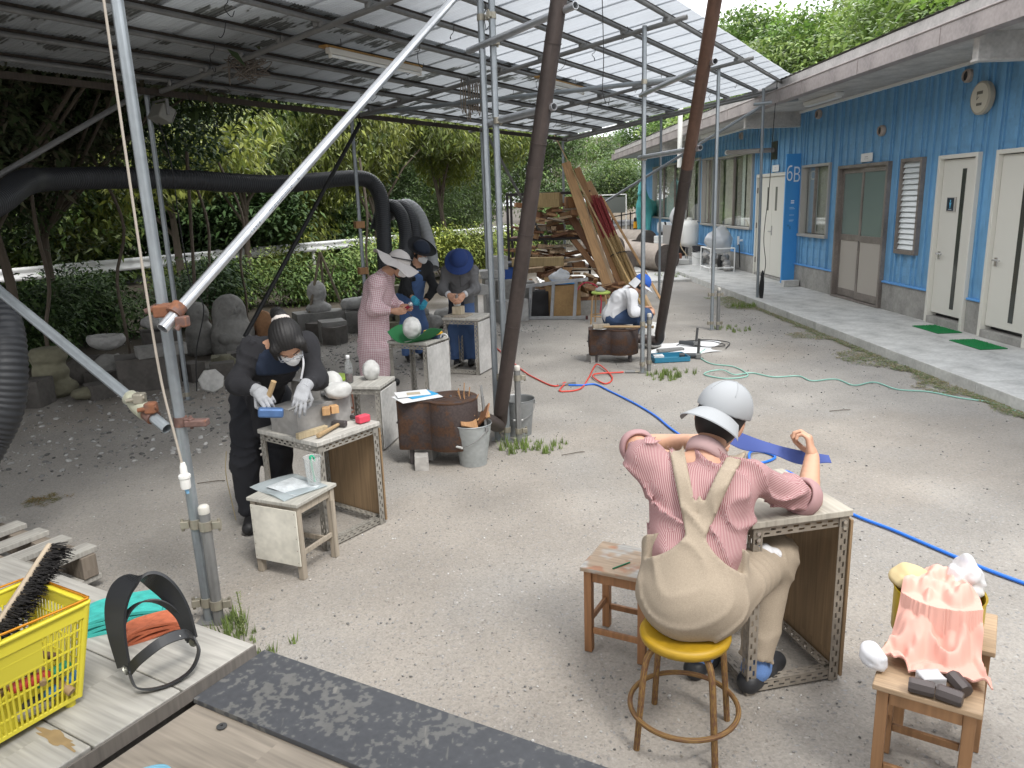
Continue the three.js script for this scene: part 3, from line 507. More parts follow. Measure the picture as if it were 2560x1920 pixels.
{
  const o = thing('measuring_cup', 'clear plastic cup holding green-handled scissors on the white-sided stool', 'cup', [-1.03, .432, -3.93]);
  part(o, 'cup', creased(lathe([[0, .002], [.034, .002], [.036, .006], [.048, .16], [.05, .161], [.049, .163], [.046, .16], [.034, .008], [0, .006]], 28)), M([.93, .94, .94], .12, { transmission: .82, thickness: 0 }));
  for (const [r, t] of [[.3, 0], [.2, 1.2]]) part(o, 'scissors', merge([at(new THREE.TorusGeometry(.013, .004, 8, 18).scale(1, 1.4, 1), 0, .15, 0, 0, t, r), at(bx(.008, .12, .004, .001), .0, .08, .01, 0, t, r * .4)]), M([.02, .36, .2], .4));
  part(o, 'blade', merge([at(bx(.012, .13, .003, .001), .012, .08, 0, .1, .4, .15), at(bx(.01, .12, .003, .001), -.012, .08, .012, -.1, 1, -.12)]), M_chrome);
}
{ // clear document folder, sagging over the edge of the stool
  const g = solidSheet(24, 18, (u, v) => { const x = (u - .5) * .34, z = (v - .5) * .27; const c = Math.cos(-.75), s = Math.sin(-.75), X = -1.17 + x * c + z * s, Z = -3.92 - x * s + z * c, out = Math.max(0, Math.hypot(X + 1.14, Z + 3.875) - .19); return [X, .437 - out * out * 1.2 + .006 * Math.sin(u * 7 + v * 3) * v, Z]; }, .002);
  one('document_folder', g, M([.7, .76, .78], .12, { transmission: .6, thickness: 0 }), 'clear plastic document folder lying on the white-sided stool', 'folder');
  const g2 = solidSheet(20, 14, (u, v) => { const x = (u - .5) * .24, z = (v - .5) * .17; const c = Math.cos(-.68), s = Math.sin(-.68); return [-1.14 + x * c + z * s, .4415 + .008 * Math.sin(u * 5) * Math.sin(v * 3.1), -3.9 - x * s + z * c]; }, .0012);
  one('sheet_of_paper', g2, mott([.62, .66, .68], .6), 'grey-blue drawing sheet on top of the clear folder', 'paper');
}
// ---- second bench
{
  const b = thing('cola_bottle', 'clear plastic bottle of dark cola with a white cap on the low bench', 'bottle', [-1.2, .531, -5.95]);
  part(b, 'bottle', creased(lathe([[0, .002], [.028, .002], [.033, .012], [.033, .13], [.029, .155], [.013, .19], [.012, .2], [0, .2]], 24), .5), M([.93, .95, .95], .05, { transmission: .9, thickness: 0 }));
  part(b, 'cola', lathe([[0, .004], [.027, .004], [.0315, .014], [.0315, .075], [0, .075]], 24), M([.035, .008, .004], .1)); part(b, 'cap', lathe([[0, .226], [.0145, .226], [.0155, .22], [.0155, .2], [0, .2]], 20), M([.85, .85, .85], .5));
}
function plasterHead(label, p, r, turn) {
  const f = (x, y, z) => { let d = ell(x, y, z, [0, r * 1.02, 0], [r * .9, r * 1.08, r * .9]); d = smin(d, ell(x, y, z, [0, r * .95, r * .86], [r * .16, r * .3, r * .2]), r * .3); d = smin(d, ell(x, y, z, [r * .88, r, 0], [r * .14, r * .28, r * .2]), r * .2); d = smin(d, ell(x, y, z, [-r * .88, r, 0], [r * .14, r * .28, r * .2]), r * .2); return d + (fbm(x * 26 + 9, y * 26, z * 26, 2) - .5) * r * .1; };
  return one('plaster_head', uvm(nets(f, [-r * 1.2, -.01, -r * 1.2], [r * 1.2, r * 2.3, r * 1.2], r / 12)), M_plaster, label, 'carving', p, turn);
}
plasterHead('white egg-shaped stone head standing on the low bench by the bottle', [-1.04, .528, -6.05], .078, -.6);
plasterHead('white carved stone head lying on the green mat', [-.8, .68, -7.05], .098, .8);
// ---- third bench
{
  const g = solidSheet(30, 20, (u, v) => { const x = (u - .5) * .42, z = (v - .5) * .3, c = Math.cos(-.5), s = Math.sin(-.5); return [-.78 + x * c + z * s, .658 + .11 * Math.pow(Math.abs(u - .5) * 2, 2.2) + .02 * Math.sin(v * 4 + u * 5), -7.1 - x * s + z * c]; }, .003);
  one('green_mat', g, M([.02, .17, .055], .8), 'dark green mat curling up around the carved head', 'mat');
  const o = thing('toolbox_tray', 'small yellow and navy tool tray on the green mat bench', 'tray', [-.62, .651, -7.22], -.5);
  part(o, 'body', at(bx(.17, .04, .1, .006), 0, .02, 0), M([.03, .05, .1], .5)); part(o, 'lid', at(bx(.16, .025, .1, .006), 0, .055, 0, 0, 0, -.12), M([.75, .42, .03], .5));
  part(o, 'loop_handle', at(new THREE.TorusGeometry(.035, .008, 8, 18, Math.PI), .12, .01, 0, 0, .2, 0), M([.6, .6, .58], .5));
}
// ---- fourth bench
{
  one('wood_board', bx(.26, .02, .24, .003), wood([.5, .44, .36], .8), 'flat wooden board on the bench of the person in grey', 'board', [-.44, .656, -8.64], -.38);
  one('wood_block', bx(.11, .09, .11, .004), wood([.68, .58, .42], .7), 'pale square wood block under the small white carving', 'block', [-.44, .712, -8.66], -.38);
  one('small_carving', at(uvm(rough3(new THREE.SphereGeometry(.045, 20, 14).scale(1, .7, 1), .008, 16, 4)), 0, 0, 0), M_plaster, 'small round white carving on the pale wood block', 'carving', [-.45, .786, -8.66]);
}

// ================= STOVES =================
const M_stove = M([.36, .42, .46], .75, { map: again(T_rust, 1.5), metalness: .2 }), M_flue = M([.075, .058, .052], .5, { map: T_mott, metalness: .3 }), M_flueR = M([.15, .085, .06], .5, { map: T_mott, metalness: .3 });
function stove(label, [x, z], turn, y0, y1, flueA, flueB, bends, mBody) {
  const o = thing('wood_stove', label, 'stove', [x, 0, z], turn), sh = new THREE.Shape(), r = .195;
  // round fire drum flowing into a narrower feed box towards -x
  sh.absarc(0, 0, r, -2.35, 2.35, false); sh.quadraticCurveTo(-.17, .12, -.2, .125); sh.lineTo(-.36, .13); sh.quadraticCurveTo(-.385, .13, -.385, .1); sh.lineTo(-.385, -.1); sh.quadraticCurveTo(-.385, -.13, -.36, -.13); sh.lineTo(-.2, -.125); sh.quadraticCurveTo(-.17, -.12, -.137, -.139);
  const ex = (d, k) => { const g = new THREE.ExtrudeGeometry(sh, { depth: d, bevelEnabled: true, bevelSize: k, bevelThickness: k, bevelSegments: 2, curveSegments: 26 }); g.applyMatrix4(X3.makeRotationX(-Math.PI / 2)); return uvm(creased(g, .7)); };
  part(o, 'drum', ex(y1 - y0 - .02, .004).translate(0, y0, 0), mBody);
  const top = part(o, 'top_plate', ex(.006, .006).translate(0, y1 - .012, 0), mBody);
  for (const q of [.055, .09, .125, .155]) part(top, 'ring', at(new THREE.TorusGeometry(q, .0035, 6, 40), 0, y1 + .001, 0, Math.PI / 2), mBody);
  part(top, 'lid_knob', at(lathe([[0, .012], [.01, .01], [.012, 0]], 12), 0, y1, 0), M_iron);
  for (const [lx, lz] of [[.1, .1], [.1, -.1], [-.3, .08], [-.3, -.08]]) part(o, 'leg', at(bx(.03, y0, .03, .003), lx, y0 / 2, lz), M_iron);
  part(o, 'fire_door', merge([at(bx(.008, .13, .15, .004), -.392, (y0 + y1) / 2, 0), at(bx(.02, .012, .04, .003), -.402, (y0 + y1) / 2, .04)]), M_iron);
  // flue: stub, elbow, then the leaning pipe in lapped lengths
  const inv = p => V(p[0] - x, p[1], p[2] - z).applyAxisAngle(UP, -turn);
  const A = inv(flueA), B = inv(flueB), f = part(o, 'flue_elbow', tube([V(.15, (y0 + y1) / 2 + .02, 0), V(.24, (y0 + y1) / 2 + .01, 0).lerp(A, .3), A.clone(), A.clone().lerp(B, .04)], .056, 26, 20), M_flue);
  let t = .035; bends.forEach((e, i) => { const p = A.clone().lerp(B, t - .008), q = A.clone().lerp(B, e); const s = part(o, 'flue_pipe', cyl(p, q, .0565 - .0006 * i, .0565 - .0006 * i, 26), i === bends.length - 2 && bends.rust ? M_flueR : M_flue); part(s, 'seam_collar', cyl(q.clone().lerp(p, .012), q.clone().lerp(p, .002), .0585, .0585, 26), M_flue); t = e; });
  part(o, 'flue_lap', cyl(A.clone().lerp(B, .5), A.clone().lerp(B, .52), .058, .058, 24), M_flue);
  return o;
}
stove('brown rusty drum stove with a ringed top and leaning flue, with papers on it', [-.37, -5.5], -.12, .13, .5, [-.02, .16, -5.86], [.6, 3.95, -5.04], [.22, .4, .56, .72, .9, 1.2], M_stove);
const fb = [.25, .42, .55, .98, 1.25]; fb.rust = true;
stove('brown drum stove with a leaning flue beside the person in the blue cap', [1.47, -8.9], -.1, .1, .4, [1.9, .24, -8.84], [1.735, 3.72, -5.97], fb, M_stove);
{ // rusty strap up the side of the second flue
  const p = V(1.79, 2.2, -7.2), q = V(1.735, 3.45, -6.2); one('rusty_strap', beam(p, q, .03, .006, V(1, 0, 0)), M_rustc, 'long rusty steel strip tied along the second flue', 'strip');
}
const M_cblock = mott([.5, .48, .45], .95, { bumpScale: .004 });
function brick(p, turn, s, label) { return one('concrete_block', uvm(creased(rough3(new THREE.BoxGeometry(...s, 10, 5, 8), .006, 20, p[0] * 9), .7)), M_cblock, label, 'block', p, turn); }
brick([-.6, .05, -5.62], -.35, [.2, .1, .16], 'broken concrete block at the foot of the papered stove'); brick([-.56, .13, -5.66], -.2, [.15, .06, .12], 'small broken concrete piece on top of the block by the stove');
brick([-.6, .05, -5.36], .1, [.1, .1, .14], 'concrete block under the feed end of the papered stove'); brick([1.13, .04, -8.92], .2, [.1, .08, .16], 'concrete block under the second stove');
one('stone_chip', at(uvm(rough3(new THREE.BoxGeometry(.07, .02, .05, 5, 3, 5), .006, 20, 1)), 0, 0, 0), M_stoneG, 'flat stone chip on top of the broken concrete piece', 'stone chip', [-.57, .168, -5.66]);
// papers on the stove
{
  const paper = (label, c, w, d, y, turn, m, t = .004) => one('sheet_of_paper', bx(w, t, d, .0008), m, label, 'paper', [c[0], y, c[1]], turn);
  paper('white sheet lowest under the stack on the stove', [-.62, -5.5], .32, .23, .508, .5, M([.68, .69, .7], .7)); paper('bright blue sheet in the stack on the stove', [-.6, -5.55], .22, .16, .514, .6, M([.03, .33, .62], .6)); paper('white sheet with a hole on top of the stack on the stove', [-.66, -5.56], .25, .17, .52, .3, M([.68, .69, .7], .7)); paper('brown paper pattern lying on the top white sheet', [-.65, -5.55], .1, .075, .5235, .2, M([.42, .36, .27], .8), .0015);
}
function bucket(label, p, r0, r1, h, m, group) {
  const o = thing('metal_bucket', label, 'bucket', p); const pts = [[0, .012], [r0 - .004, .012], [r0, 0], [r0 + .003, 0]];
  for (let i = 1; i <= 10; i++) { const t = i / 10; pts.push([lerp(r0, r1, t) + (i === 6 || i === 8 ? .002 : 0), h * t]); } pts.push([r1 + .006, h + .003], [r1 + .004, h + .008], [r1 - .002, h], [r0 - .003, .02], [0, .016]);
  part(o, 'pail', creased(lathe(pts, 40), .5), m);
  const a = []; for (let i = 0; i <= 20; i++) { const t = Math.PI * i / 20; a.push([Math.cos(t) * (r1 + .008), h * .93 - Math.sin(t) * .12, Math.sin(t) * (r1 + .01)]); }
  const hd = part(o, 'handle', tube(a, .003, 50, 6), M_galvD); part(hd, 'grip', cyl(V(-.04, h * .93 - .12, r1 + .012), V(.04, h * .93 - .12, r1 + .012), .009, .009, 10), M([.5, .5, .48], .6));
  for (const s of [-1, 1]) part(o, 'ear', at(bx(.012, .035, .03, .003), s * (r1 + .002), h * .92, 0), M_galvD);
  return o;
}
bucket('galvanised bucket full of sticks and wood scraps by the stove', [-.22, 0, -5.42], .1, .145, .31, M([.5, .53, .53], .5, { map: T_galv, metalness: .45 })).rotation.y = -.7;
bucket('galvanised bucket half hidden behind the flue', [.14, 0, -6.12], .11, .14, .3, M([.34, .35, .35], .55, { map: T_galv, metalness: .45 }));
[[-.3, -5.42, .32, .24, .03, .6, .3], [-.24, -5.36, .34, .14, .12, -.4, .2], [-.13, -5.42, .37, .13, .15, .9, -.2], [-.2, -5.47, .33, .24, .06, .3, .1], [-.26, -5.5, .35, .2, .05, -.8, .5]].forEach(([x, z, y, w, d, rz, ry], i) => one('wood_scrap', at(bx(w, .012, d, .002), 0, 0, 0, .5, 0, rz), [M_pine, M_pineD, wood([.36, .17, .08], .7), M_pine, M_pineD][i], 'scrap of board sticking out of the galvanised bucket', 'wood scrap', [x, y, z], ry, 'scraps in the bucket'));
for (let i = 0; i < 6; i++) { const a = i * 1.1, x = -.24 + .05 * Math.cos(a), z = -5.43 + .05 * Math.sin(a); one('thin_stick', tube([[x, .2, z], [x - .03 * Math.cos(a) - .02, .36, z], [x - .02 + .05 * Math.cos(a * 2), (.52 + .03 * i % .1), z - .03]], .004, 14, 6), M_pineD, 'thin bent stick standing in the galvanised bucket', 'stick', [0, 0, 0], 0, 'sticks in the bucket'); }
one('fire_tongs', merge([beam(V(-.12, .25, -5.46), V(-.14, .58, -5.5), .02, .005), beam(V(-.115, .25, -5.44), V(-.13, .5, -5.48), .02, .005)]), M_galvD, 'flat steel tongs standing in the galvanised bucket', 'tongs');

// ================= UNSEEN ROOF ADDED TO SHADE THE FOREGROUND (above and behind the viewpoint) =================
{
  const o = thing('added_shade_roof', 'unseen flat roof on posts, added over the plank deck to shade the foreground', 'roof', [-.6, 0, 2.2]);
  part(o, 'roof_slab', bxAt(8.4, .1, 5.6, 0, 2.95, .2, .01), mott([.3, .28, .26], .9));
  for (const [x, z] of [[-4, 2.8], [4, 2.8], [4, -2.2], [0, 2.8]]) part(o, 'post', bxAt(.1, 2.9, .1, x, 1.45, z, .006), wood([.3, .25, .2], .9));
}
// ================= THE DECK IN FRONT =================
reseed(47);
const K0 = V(-.97, 0, -2.6), DK = (a, b, y) => V(K0.x + SA[0] * a + SB[0] * b, y, K0.z + SA[1] * a + SB[1] * b);
const onDeck = o => { o.rotation.y = RY; return o; };   // local +x = b, local -z = a
const M_deck = wood([.52, .5, .455], .9, { bumpScale: .0015 }), M_deckS = wood([.2, .18, .16], .9), M_yel = M([.64, .56, .045], .45);
{
  const o = thing('wooden_deck', 'weathered grey plank deck with the yellow basket and visor on it', 'deck', DK(.75, -.8, 0).toArray());
  for (let i = 0; i < 6; i++) { const w = .316; const p = DK(-.004 + .01 * (i % 3), -w / 2 - i * w, .2725), q = DK(1.7, -w / 2 - i * w, .2725); part(o, 'plank', beam(p, q, w - .004, .055, UP, .006), M_deck, true); }
  for (const a of [.06, .85, 1.6]) part(o, 'bearer', beam(DK(a, -.02, .12), DK(a, -1.88, .12), .07, .238), M_deckS, true);
  const ss = new THREE.Shape(); for (let i = 0; i < 28; i++) { const t = i / 28 * 6.283, k = .6 + .8 * vn(i * .9, 3, 1), q = [Math.cos(t) * .1 * k, Math.sin(t) * .022 * k]; i ? ss.lineTo(...q) : ss.moveTo(...q); }
  const st = new THREE.ShapeGeometry(ss).rotateX(-Math.PI / 2).rotateY(RY + Math.PI / 2); { const p = DK(.15, -.665, .3008); st.translate(p.x, p.y, p.z); }
  part(o, 'dark_edge_strip', beam(DK(-.006, .0, .2715), DK(-.006, -1.9, .2715), .008, .055, UP, .002), M_deckS, true);  // thin dark strip laid along the plank ends
  part(o, 'rust_stain', st, M([.36, .25, .12], .9, { map: T_mott }), true);
  const l = thing('lower_step', 'lower step of stained plywood below the plank deck', 'step', DK(-.6, -.9, 0).toArray());
  part(l, 'plywood_top', beam(DK(-.02, -.9, .225), DK(-1.05, -.9, .225), 1.5, .02, UP, .004), (() => wood([.4, .345, .28], .85))(), true);
  for (const b of [-.2, -1.6]) part(l, 'bearer', beam(DK(-.03, b, .107), DK(-1.03, b, .107), .06, .21), M_deckS, true);
  // black painted board with worn patches
  const T_worn = tex(512, (u, v) => { const a = fbm(u * 9, v * 9, 3, 5, 9), b = fbm(u * 70, v * 70, 6, 3, 70), sc = fbm(u * 50, v * 9, 9, 3, 50); const t = sstep(.6, .72, a + (b - .5) * 1.3) * .3 + sstep(.8, .84, sc) * .3; const d = .8 + .4 * b; return [lerp(.06, .24, clamp(t)) * d, lerp(.063, .23, clamp(t)) * d, lerp(.07, .2, clamp(t)) * d]; });
  const dir = V(.865, 0, .50).normalize(), sid = V(.5, 0, -.865), c = V(-1.11, 0, -2.345).addScaledVector(dir, .8).addScaledVector(sid, .165);
  const g = new RoundedBoxGeometry(1.6, .02, .33, 1, .003); g.applyMatrix4(new THREE.Matrix4().makeBasis(dir, UP, dir.clone().cross(UP).normalize())); const bd2 = uvm(g, 1.3, .3, .1);
  one('black_board', bd2, M([1, 1, 1], .6, { map: T_worn }), 'black painted board with scuffed patches lying on the lower step', 'board', [c.x, .246, c.z]);
  one('rubber_grommet', creased(lathe([[.004, 0], [.014, 0], [.017, .003], [.017, .006], [.009, .008], [.005, .008], [.004, .003], [.004, 0]], 22)), M([.05, .05, .05], .7), 'small black rubber washer on the stained plywood', 'washer', [-.965, .236, -2.21]);
  const tub = thing('plastic_tub', 'pale blue plastic tub standing on the lower step', 'tub', [-1.1, .236, -1.86], .6);
  const rrs = (w, d, y, r) => { const p = []; for (let i = 0; i < 40; i++) { const t = i / 40 * 6.283, e = 3.2, c2 = Math.cos(t), s2 = Math.sin(t); p.push([Math.sign(c2) * Math.pow(Math.abs(c2), 2 / e) * w, y, Math.sign(s2) * Math.pow(Math.abs(s2), 2 / e) * d]); } return p; };
  const rows = [rrs(.1, .07, .004), rrs(.115, .08, .06), rrs(.122, .087, .062), rrs(.122, .087, .056)], inner = [rrs(.112, .077, .058), rrs(.096, .066, .008)];
  part(tub, 'tub', merge([grid(40, rows.length - 1, (u, v) => rows[Math.round(v * (rows.length - 1))][Math.round(u * 40) % 40]), grid(40, 1, (u, v) => inner[Math.round(v)][Math.round(u * 40) % 40]), grid(40, 1, (u, v) => v > .5 ? [0, .008, 0] : inner[1][Math.round(u * 40) % 40]), grid(40, 1, (u, v) => (v > .5 ? rows[1] : inner[0])[Math.round(u * 40) % 40])]), M([.17, .4, .52], .4));
  one('red_pouch', uvm(rough3(new THREE.BoxGeometry(.13, .03, .05, 16, 5, 8), .012, 16, 3)), M([.2, .02, .035], .7), 'dark red cloth pouch on the lower step', 'pouch', [-.79, .255, -1.88], -.5);
}
{ // yellow shopping basket; local x = along b (negative = towards the viewer), -z = a
  const L = .46, Wd = .34, y0 = .028, H = .365, tp = .05, o = thing('shopping_basket', 'yellow plastic shopping basket full of brushes and hand tools on the deck', 'basket', DK(.20 + Wd / 2, -.47 - L / 2, .3).toArray(), RY);
  const ring = (y, k = 0) => { const t = (y - y0) / (H - y0), hx = L / 2 - tp + tp * t + k, hz = Wd / 2 - tp + tp * t + k; return [hx, hz]; };
  const face = (s, axis, n, hs, gap) => {   // ribs of one side
    const P = (u, y) => { const [hx, hz] = ring(y); return axis === 'x' ? V(s * hx, y, lerp(-hz, hz, u)) : V(lerp(-hx, hx, u), y, s * hz); };
    const yt = H - .045;
    for (let i = 1; i < n; i++) { const u = i / n; if (gap && u > gap[0] && u < gap[1]) { part(o, 'rib', beam(P(u, y0 + .01), P(u, H - .15), .006, .006, V(1, 0, 1), 0), M_yel); continue; } part(o, 'rib', beam(P(u, y0 + .01), P(u, yt), .006, .006, V(1, 0, 1), 0), M_yel); }
    for (const t of hs) { const y = lerp(y0, yt, t); part(o, 'crossbar', beam(P(.0, y), P(1, y), .005, .005, UP, 0), M_yel); }
    part(o, 'rim_band', merge([beam(P(-.005, H - .025), P(1.005, H - .025), .007, .05, UP, .003), beam(P(-.01, H), P(1.01, H), .022, .012, UP, .005)]), M_yel); part(o, 'base_rail', beam(P(0, y0 + .006), P(1, y0 + .006), .008, .016, UP, .003), M_yel);
  };
  face(1, 'x', 17, [.22, .44, .66, .86]); face(-1, 'x', 17, [.22, .44, .66, .86]); face(-1, 'z', 23, [.22, .44, .66, .86]); face(1, 'z', 23, [.22, .44, .66, .86], [.28, .66]);
  { const [hx, hz] = ring(H - .1); part(o, 'label_plate', beam(V(-.1, H - .1, hz - .001), V(.075, H - .1, hz - .001), .006, .105, V(0, 1, .16), .002), M_yel); }
  for (const sx of [-1, 1]) for (const sz of [-1, 1]) { const [hx, hz] = ring(y0), [HX, HZ] = ring(H); part(o, 'corner_post', cyl(V(sx * (hx - .004), y0, sz * (hz - .004)), V(sx * (HX - .004), H, sz * (HZ - .004)), .011, .013, 10), M_yel); part(o, 'foot', cyl(V(sx * (hx - .025), 0, sz * (hz - .025)), V(sx * (hx - .025), y0 + .004, sz * (hz - .025)), .016, .018, 12), M_yel); }
  { const [hx, hz] = ring(y0); part(o, 'bottom', at(bx(hx * 2, .006, hz * 2, .002), 0, y0, 0), M_yel); }
  // folded-down wire handles with yellow eyelets
  const M_wire = M([.62, .25, .02], .25, { metalness: .6 }), [HX, HZ] = ring(H);
  for (const s of [-1, 1]) {
    part(o, 'wire_handle', tube([[-.045 * s - .06, H + .03, s * HZ], [.02 * s, H + .022, s * HZ], [s * (HX - .01), H + .012, s * HZ], [s * (HX + .006), H + .012, s * (HZ - .02)], [s * (HX + .006), H + .012, 0], [s * (HX + .006), H + .012, -s * (HZ - .02)], [s * (HX - .01), H + .012, -s * HZ], [.05 * s, H + .022, -s * HZ]], .0042, 70, 8), M_wire);
    part(o, 'eyelet', at(new THREE.TorusGeometry(.017, .007, 8, 20).scale(1, 1.2, 1), -.06, H + .018, s * HZ), M_yel);
  }
  const inB = (lx, y, lz) => V(lx, y, lz).applyAxisAngle(UP, RY).add(V(o.position.x, .3, o.position.z));
  // hand brush with dark bristles, leaning out of the basket
  const b = thing('hand_brush', 'hand brush with black bristles and a bare wooden back in the yellow basket', 'brush', inB(-.02, .2, .02).toArray());
  const p = V(-1.69, .56, -2.27), q = V(-1.6, .765, -2.53), d = q.clone().sub(p).normalize(), sd = d.clone().cross(V(.8, -.1, .55)).normalize();
  part(b, 'wooden_back', (() => { const g = beam(p, q, .024, .062, sd, .011); return g; })(), wood([.55, .45, .33], .8), true);
  const br = []; for (let i = 0; i < 900; i++) { const t = rnd(), s = rr(-.026, .026), c = p.clone().lerp(q, t), n = sd.clone().cross(d).normalize(); const r0 = c.clone().addScaledVector(sd, s).addScaledVector(n, .012), r1 = r0.clone().addScaledVector(n, rr(.045, .062)).add(V(rr(-.012, .012), rr(-.012, .012), rr(-.012, .012))); br.push(cyl(r0, r1, .0016, .0011, 3, true)); }
  part(b, 'bristles', merge(br), M([.022, .02, .02], .9), true).userData.kind = 'stuff';
  // tools heaped in the basket
  const tools = [['wood_handle', [.42, .28, .14], 'wooden tool handle heaped in the yellow basket'], ['wood_handle', [.5, .36, .2], 'wooden tool handle heaped in the yellow basket']];
  for (let i = 0; i < 9; i++) { const c = inB(rr(-.13, .13), rr(.08, .2), rr(-.08, .08)), a = rr(0, 6.28), e = rr(-.5, .6); const dd = V(Math.cos(a) * Math.cos(e), Math.sin(e), Math.sin(a) * Math.cos(e)).multiplyScalar(.09); one('tool_handle', cyl(c.clone().sub(dd), c.clone().add(dd), rr(.01, .016), rr(.008, .013), 10), wood(pick([[.42, .28, .14], [.5, .36, .2], [.22, .12, .07]]), .7), 'wooden tool handle heaped in the yellow basket', 'tool handle', [0, 0, 0], 0, 'handles in the basket'); }
  for (const [c, lx, y, lz, lb] of [[[.42, .04, .03], .04, .17, .12, 'red plastic tool grip in the yellow basket'], [[.02, .25, .14], .11, .15, .11, 'green plastic tool grip in the yellow basket'], [[.05, .22, .5], .14, .09, .1, 'blue tool cap in the yellow basket'], [[.03, .03, .035], .08, .07, .08, 'black rubber tool in the yellow basket'], [[.4, .38, .34], .05, .05, .09, 'grey stone lump in the yellow basket']]) one('hand_tool', rough3(new THREE.CapsuleGeometry(.018, .09, 6, 14).applyMatrix4(X3.makeRotationZ(1.3 + lx * 3)), .006, 18, lx * 40), M(c, .5), lb, 'tool', inB(lx, y, lz).toArray(), RY);
}
{ // face-shield head harness, tipped on its side
  const o = thing('face_shield_harness', 'black plastic face-shield harness lying on the deck beside the basket', 'face shield', [-1.24, .3, -2.42], .4);
  const M_hb = M([.018, .019, .021], .42);
  const band = (pts, w, t, nrm, n = 60) => { const c = curve(pts); return solidStrip(c, w, t, nrm, n); };
  function solidStrip(c, w, t, nrm, n) {
    const P = [], I = []; for (let i = 0; i <= n; i++) { const p = c.getPoint(i / n), tg = c.getTangent(i / n), wd = nrm(i / n, tg, p), th = tg.clone().cross(wd).normalize(), hw = (typeof w === 'function' ? w(i / n) : w) / 2; for (const [a, b] of [[-1, -1], [1, -1], [1, 1], [-1, 1]]) { const q = p.clone().addScaledVector(wd, a * hw).addScaledVector(th, b * t / 2); P.push(q.x, q.y, q.z); } }
    for (let i = 0; i < n; i++) for (let k = 0; k < 4; k++) { const a = i * 4 + k, b = i * 4 + (k + 1) % 4; I.push(a, b, a + 4, b, b + 4, a + 4); } I.push(0, 2, 1, 0, 3, 2); const e = n * 4; I.push(e, e + 1, e + 2, e, e + 2, e + 3);
    const g = new THREE.BufferGeometry(); g.setAttribute('position', new THREE.Float32BufferAttribute(P, 3)); g.setIndex(I); return creased(g.toNonIndexed(), .5);
  }
  // brow visor: a deep U standing upright, head band ring low in front
  const arch = (h, wd, dz, y0) => { const p = []; for (let i = 0; i <= 14; i++) { const t = Math.PI * i / 14; p.push(V(-Math.cos(t) * wd, y0 + Math.pow(Math.sin(t), .75) * h, dz * Math.sin(t))); } return p; };
  part(o, 'brow_visor', band(arch(.215, .105, -.13, .085), t => .04 + .05 * Math.sin(t * 3.14), .012, (t, tg, p) => V(.62, .12, .78).sub(tg.clone().multiplyScalar(tg.dot(V(.62, .12, .78)))).normalize()), M_hb);
  part(o, 'head_band', band(arch(.15, .1, -.1, .075), .026, .005, (t, tg) => V(.5, .35, .8).sub(tg.clone().multiplyScalar(tg.dot(V(.5, .35, .8)))).normalize()), M_hb);
  part(o, 'crown_strap', band([V(-.1, .075, .02), V(-.07, .115, .045), V(0, .15, .06), V(.07, .14, .05), V(.105, .1, .02)], .034, .005, (t, tg) => V(0, -.7, 1).sub(tg.clone().multiplyScalar(tg.dot(V(0, -.7, 1)))).normalize()), M_hb);
  part(o, 'lower_strap', band([V(-.1, .075, .02), V(-.09, .025, .05), V(-.02, .008, .075), V(.06, .02, .075), V(.105, .06, .05), V(.105, .1, .02)], .022, .005, (t, tg) => V(0, .3, 1).sub(tg.clone().multiplyScalar(tg.dot(V(0, .3, 1)))).normalize()), M_hb);
  for (const s of [-1, 1]) part(o, 'pivot_knob', at(creased(lathe([[0, .007], [.008, .007], [.009, .004], [.014, .004], [.016, 0], [0, 0]], 20)), s * .106, .078, .012, .9, 0, s * .9), M([.2, .2, .17], .35, { metalness: .5 }));
  part(o, 'strap_hole', merge([-1.5, -.5, .5, 1.5].map(k => at(lathe([[0, 0], [.0032, 0]], 10), .03 + k * .014, .1475 - k * .0012, .0615, .65))), M([.4, .39, .36], .8));
  o.scale.setScalar(1.1); o.rotation.y = .75;
}
// folded cloths on the deck
{
  const cloth = (label, c, w, d, h, turn, m, f) => one('folded_cloth', (() => { const P = []; const n = 4; for (let i = 0; i < n; i++) P.push(solidSheet(22, 14, (u, v) => [(u - .5) * w * (1 - i * .02) + .006 * Math.sin(v * 9 + i), h / n * (i + 1) + .008 * Math.sin(u * 5 + i * 2) * Math.sin(v * 4 + i) - .012 * Math.pow(2 * Math.abs(u - .5), 4), (v - .5) * d * (1 - i * .03)], h / n * .8)); return merge(P); })(), m, label, 'cloth', [c[0], .305, c[1]], turn);
  cloth('folded teal cloth on the deck behind the face shield', [-1.55, -2.83], .3, .2, .06, .35, M([.05, .45, .4], .85, { map: again(T_mott, 2) }));
  cloth('folded orange cloth on the deck behind the face shield', [-1.4, -2.72], .2, .12, .045, .55, M([.55, .15, .07], .85, { map: again(T_mott, 2) }));
  const o = thing('wooden_pallet', 'weathered wooden pallet lying behind the yellow basket', 'pallet', [-2.7, 0, -3.7], RY - 1.57);
  for (const s of [-1, 0, 1]) part(o, 'runner', at(bx(1.0, .12, .08, .005), 0, .14, s * .24), wood([.3, .25, .2], .9));
  for (let i = 0; i < 5; i++) part(o, 'board', at(bx(.1, .03, .6, .004), -.44 + i * .22, .216, 0), M_deck); for (let i = 0; i < 3; i++) part(o, 'board', at(bx(.1, .03, .6, .004), -.44 + i * .44, .063, 0), M_deck);
}

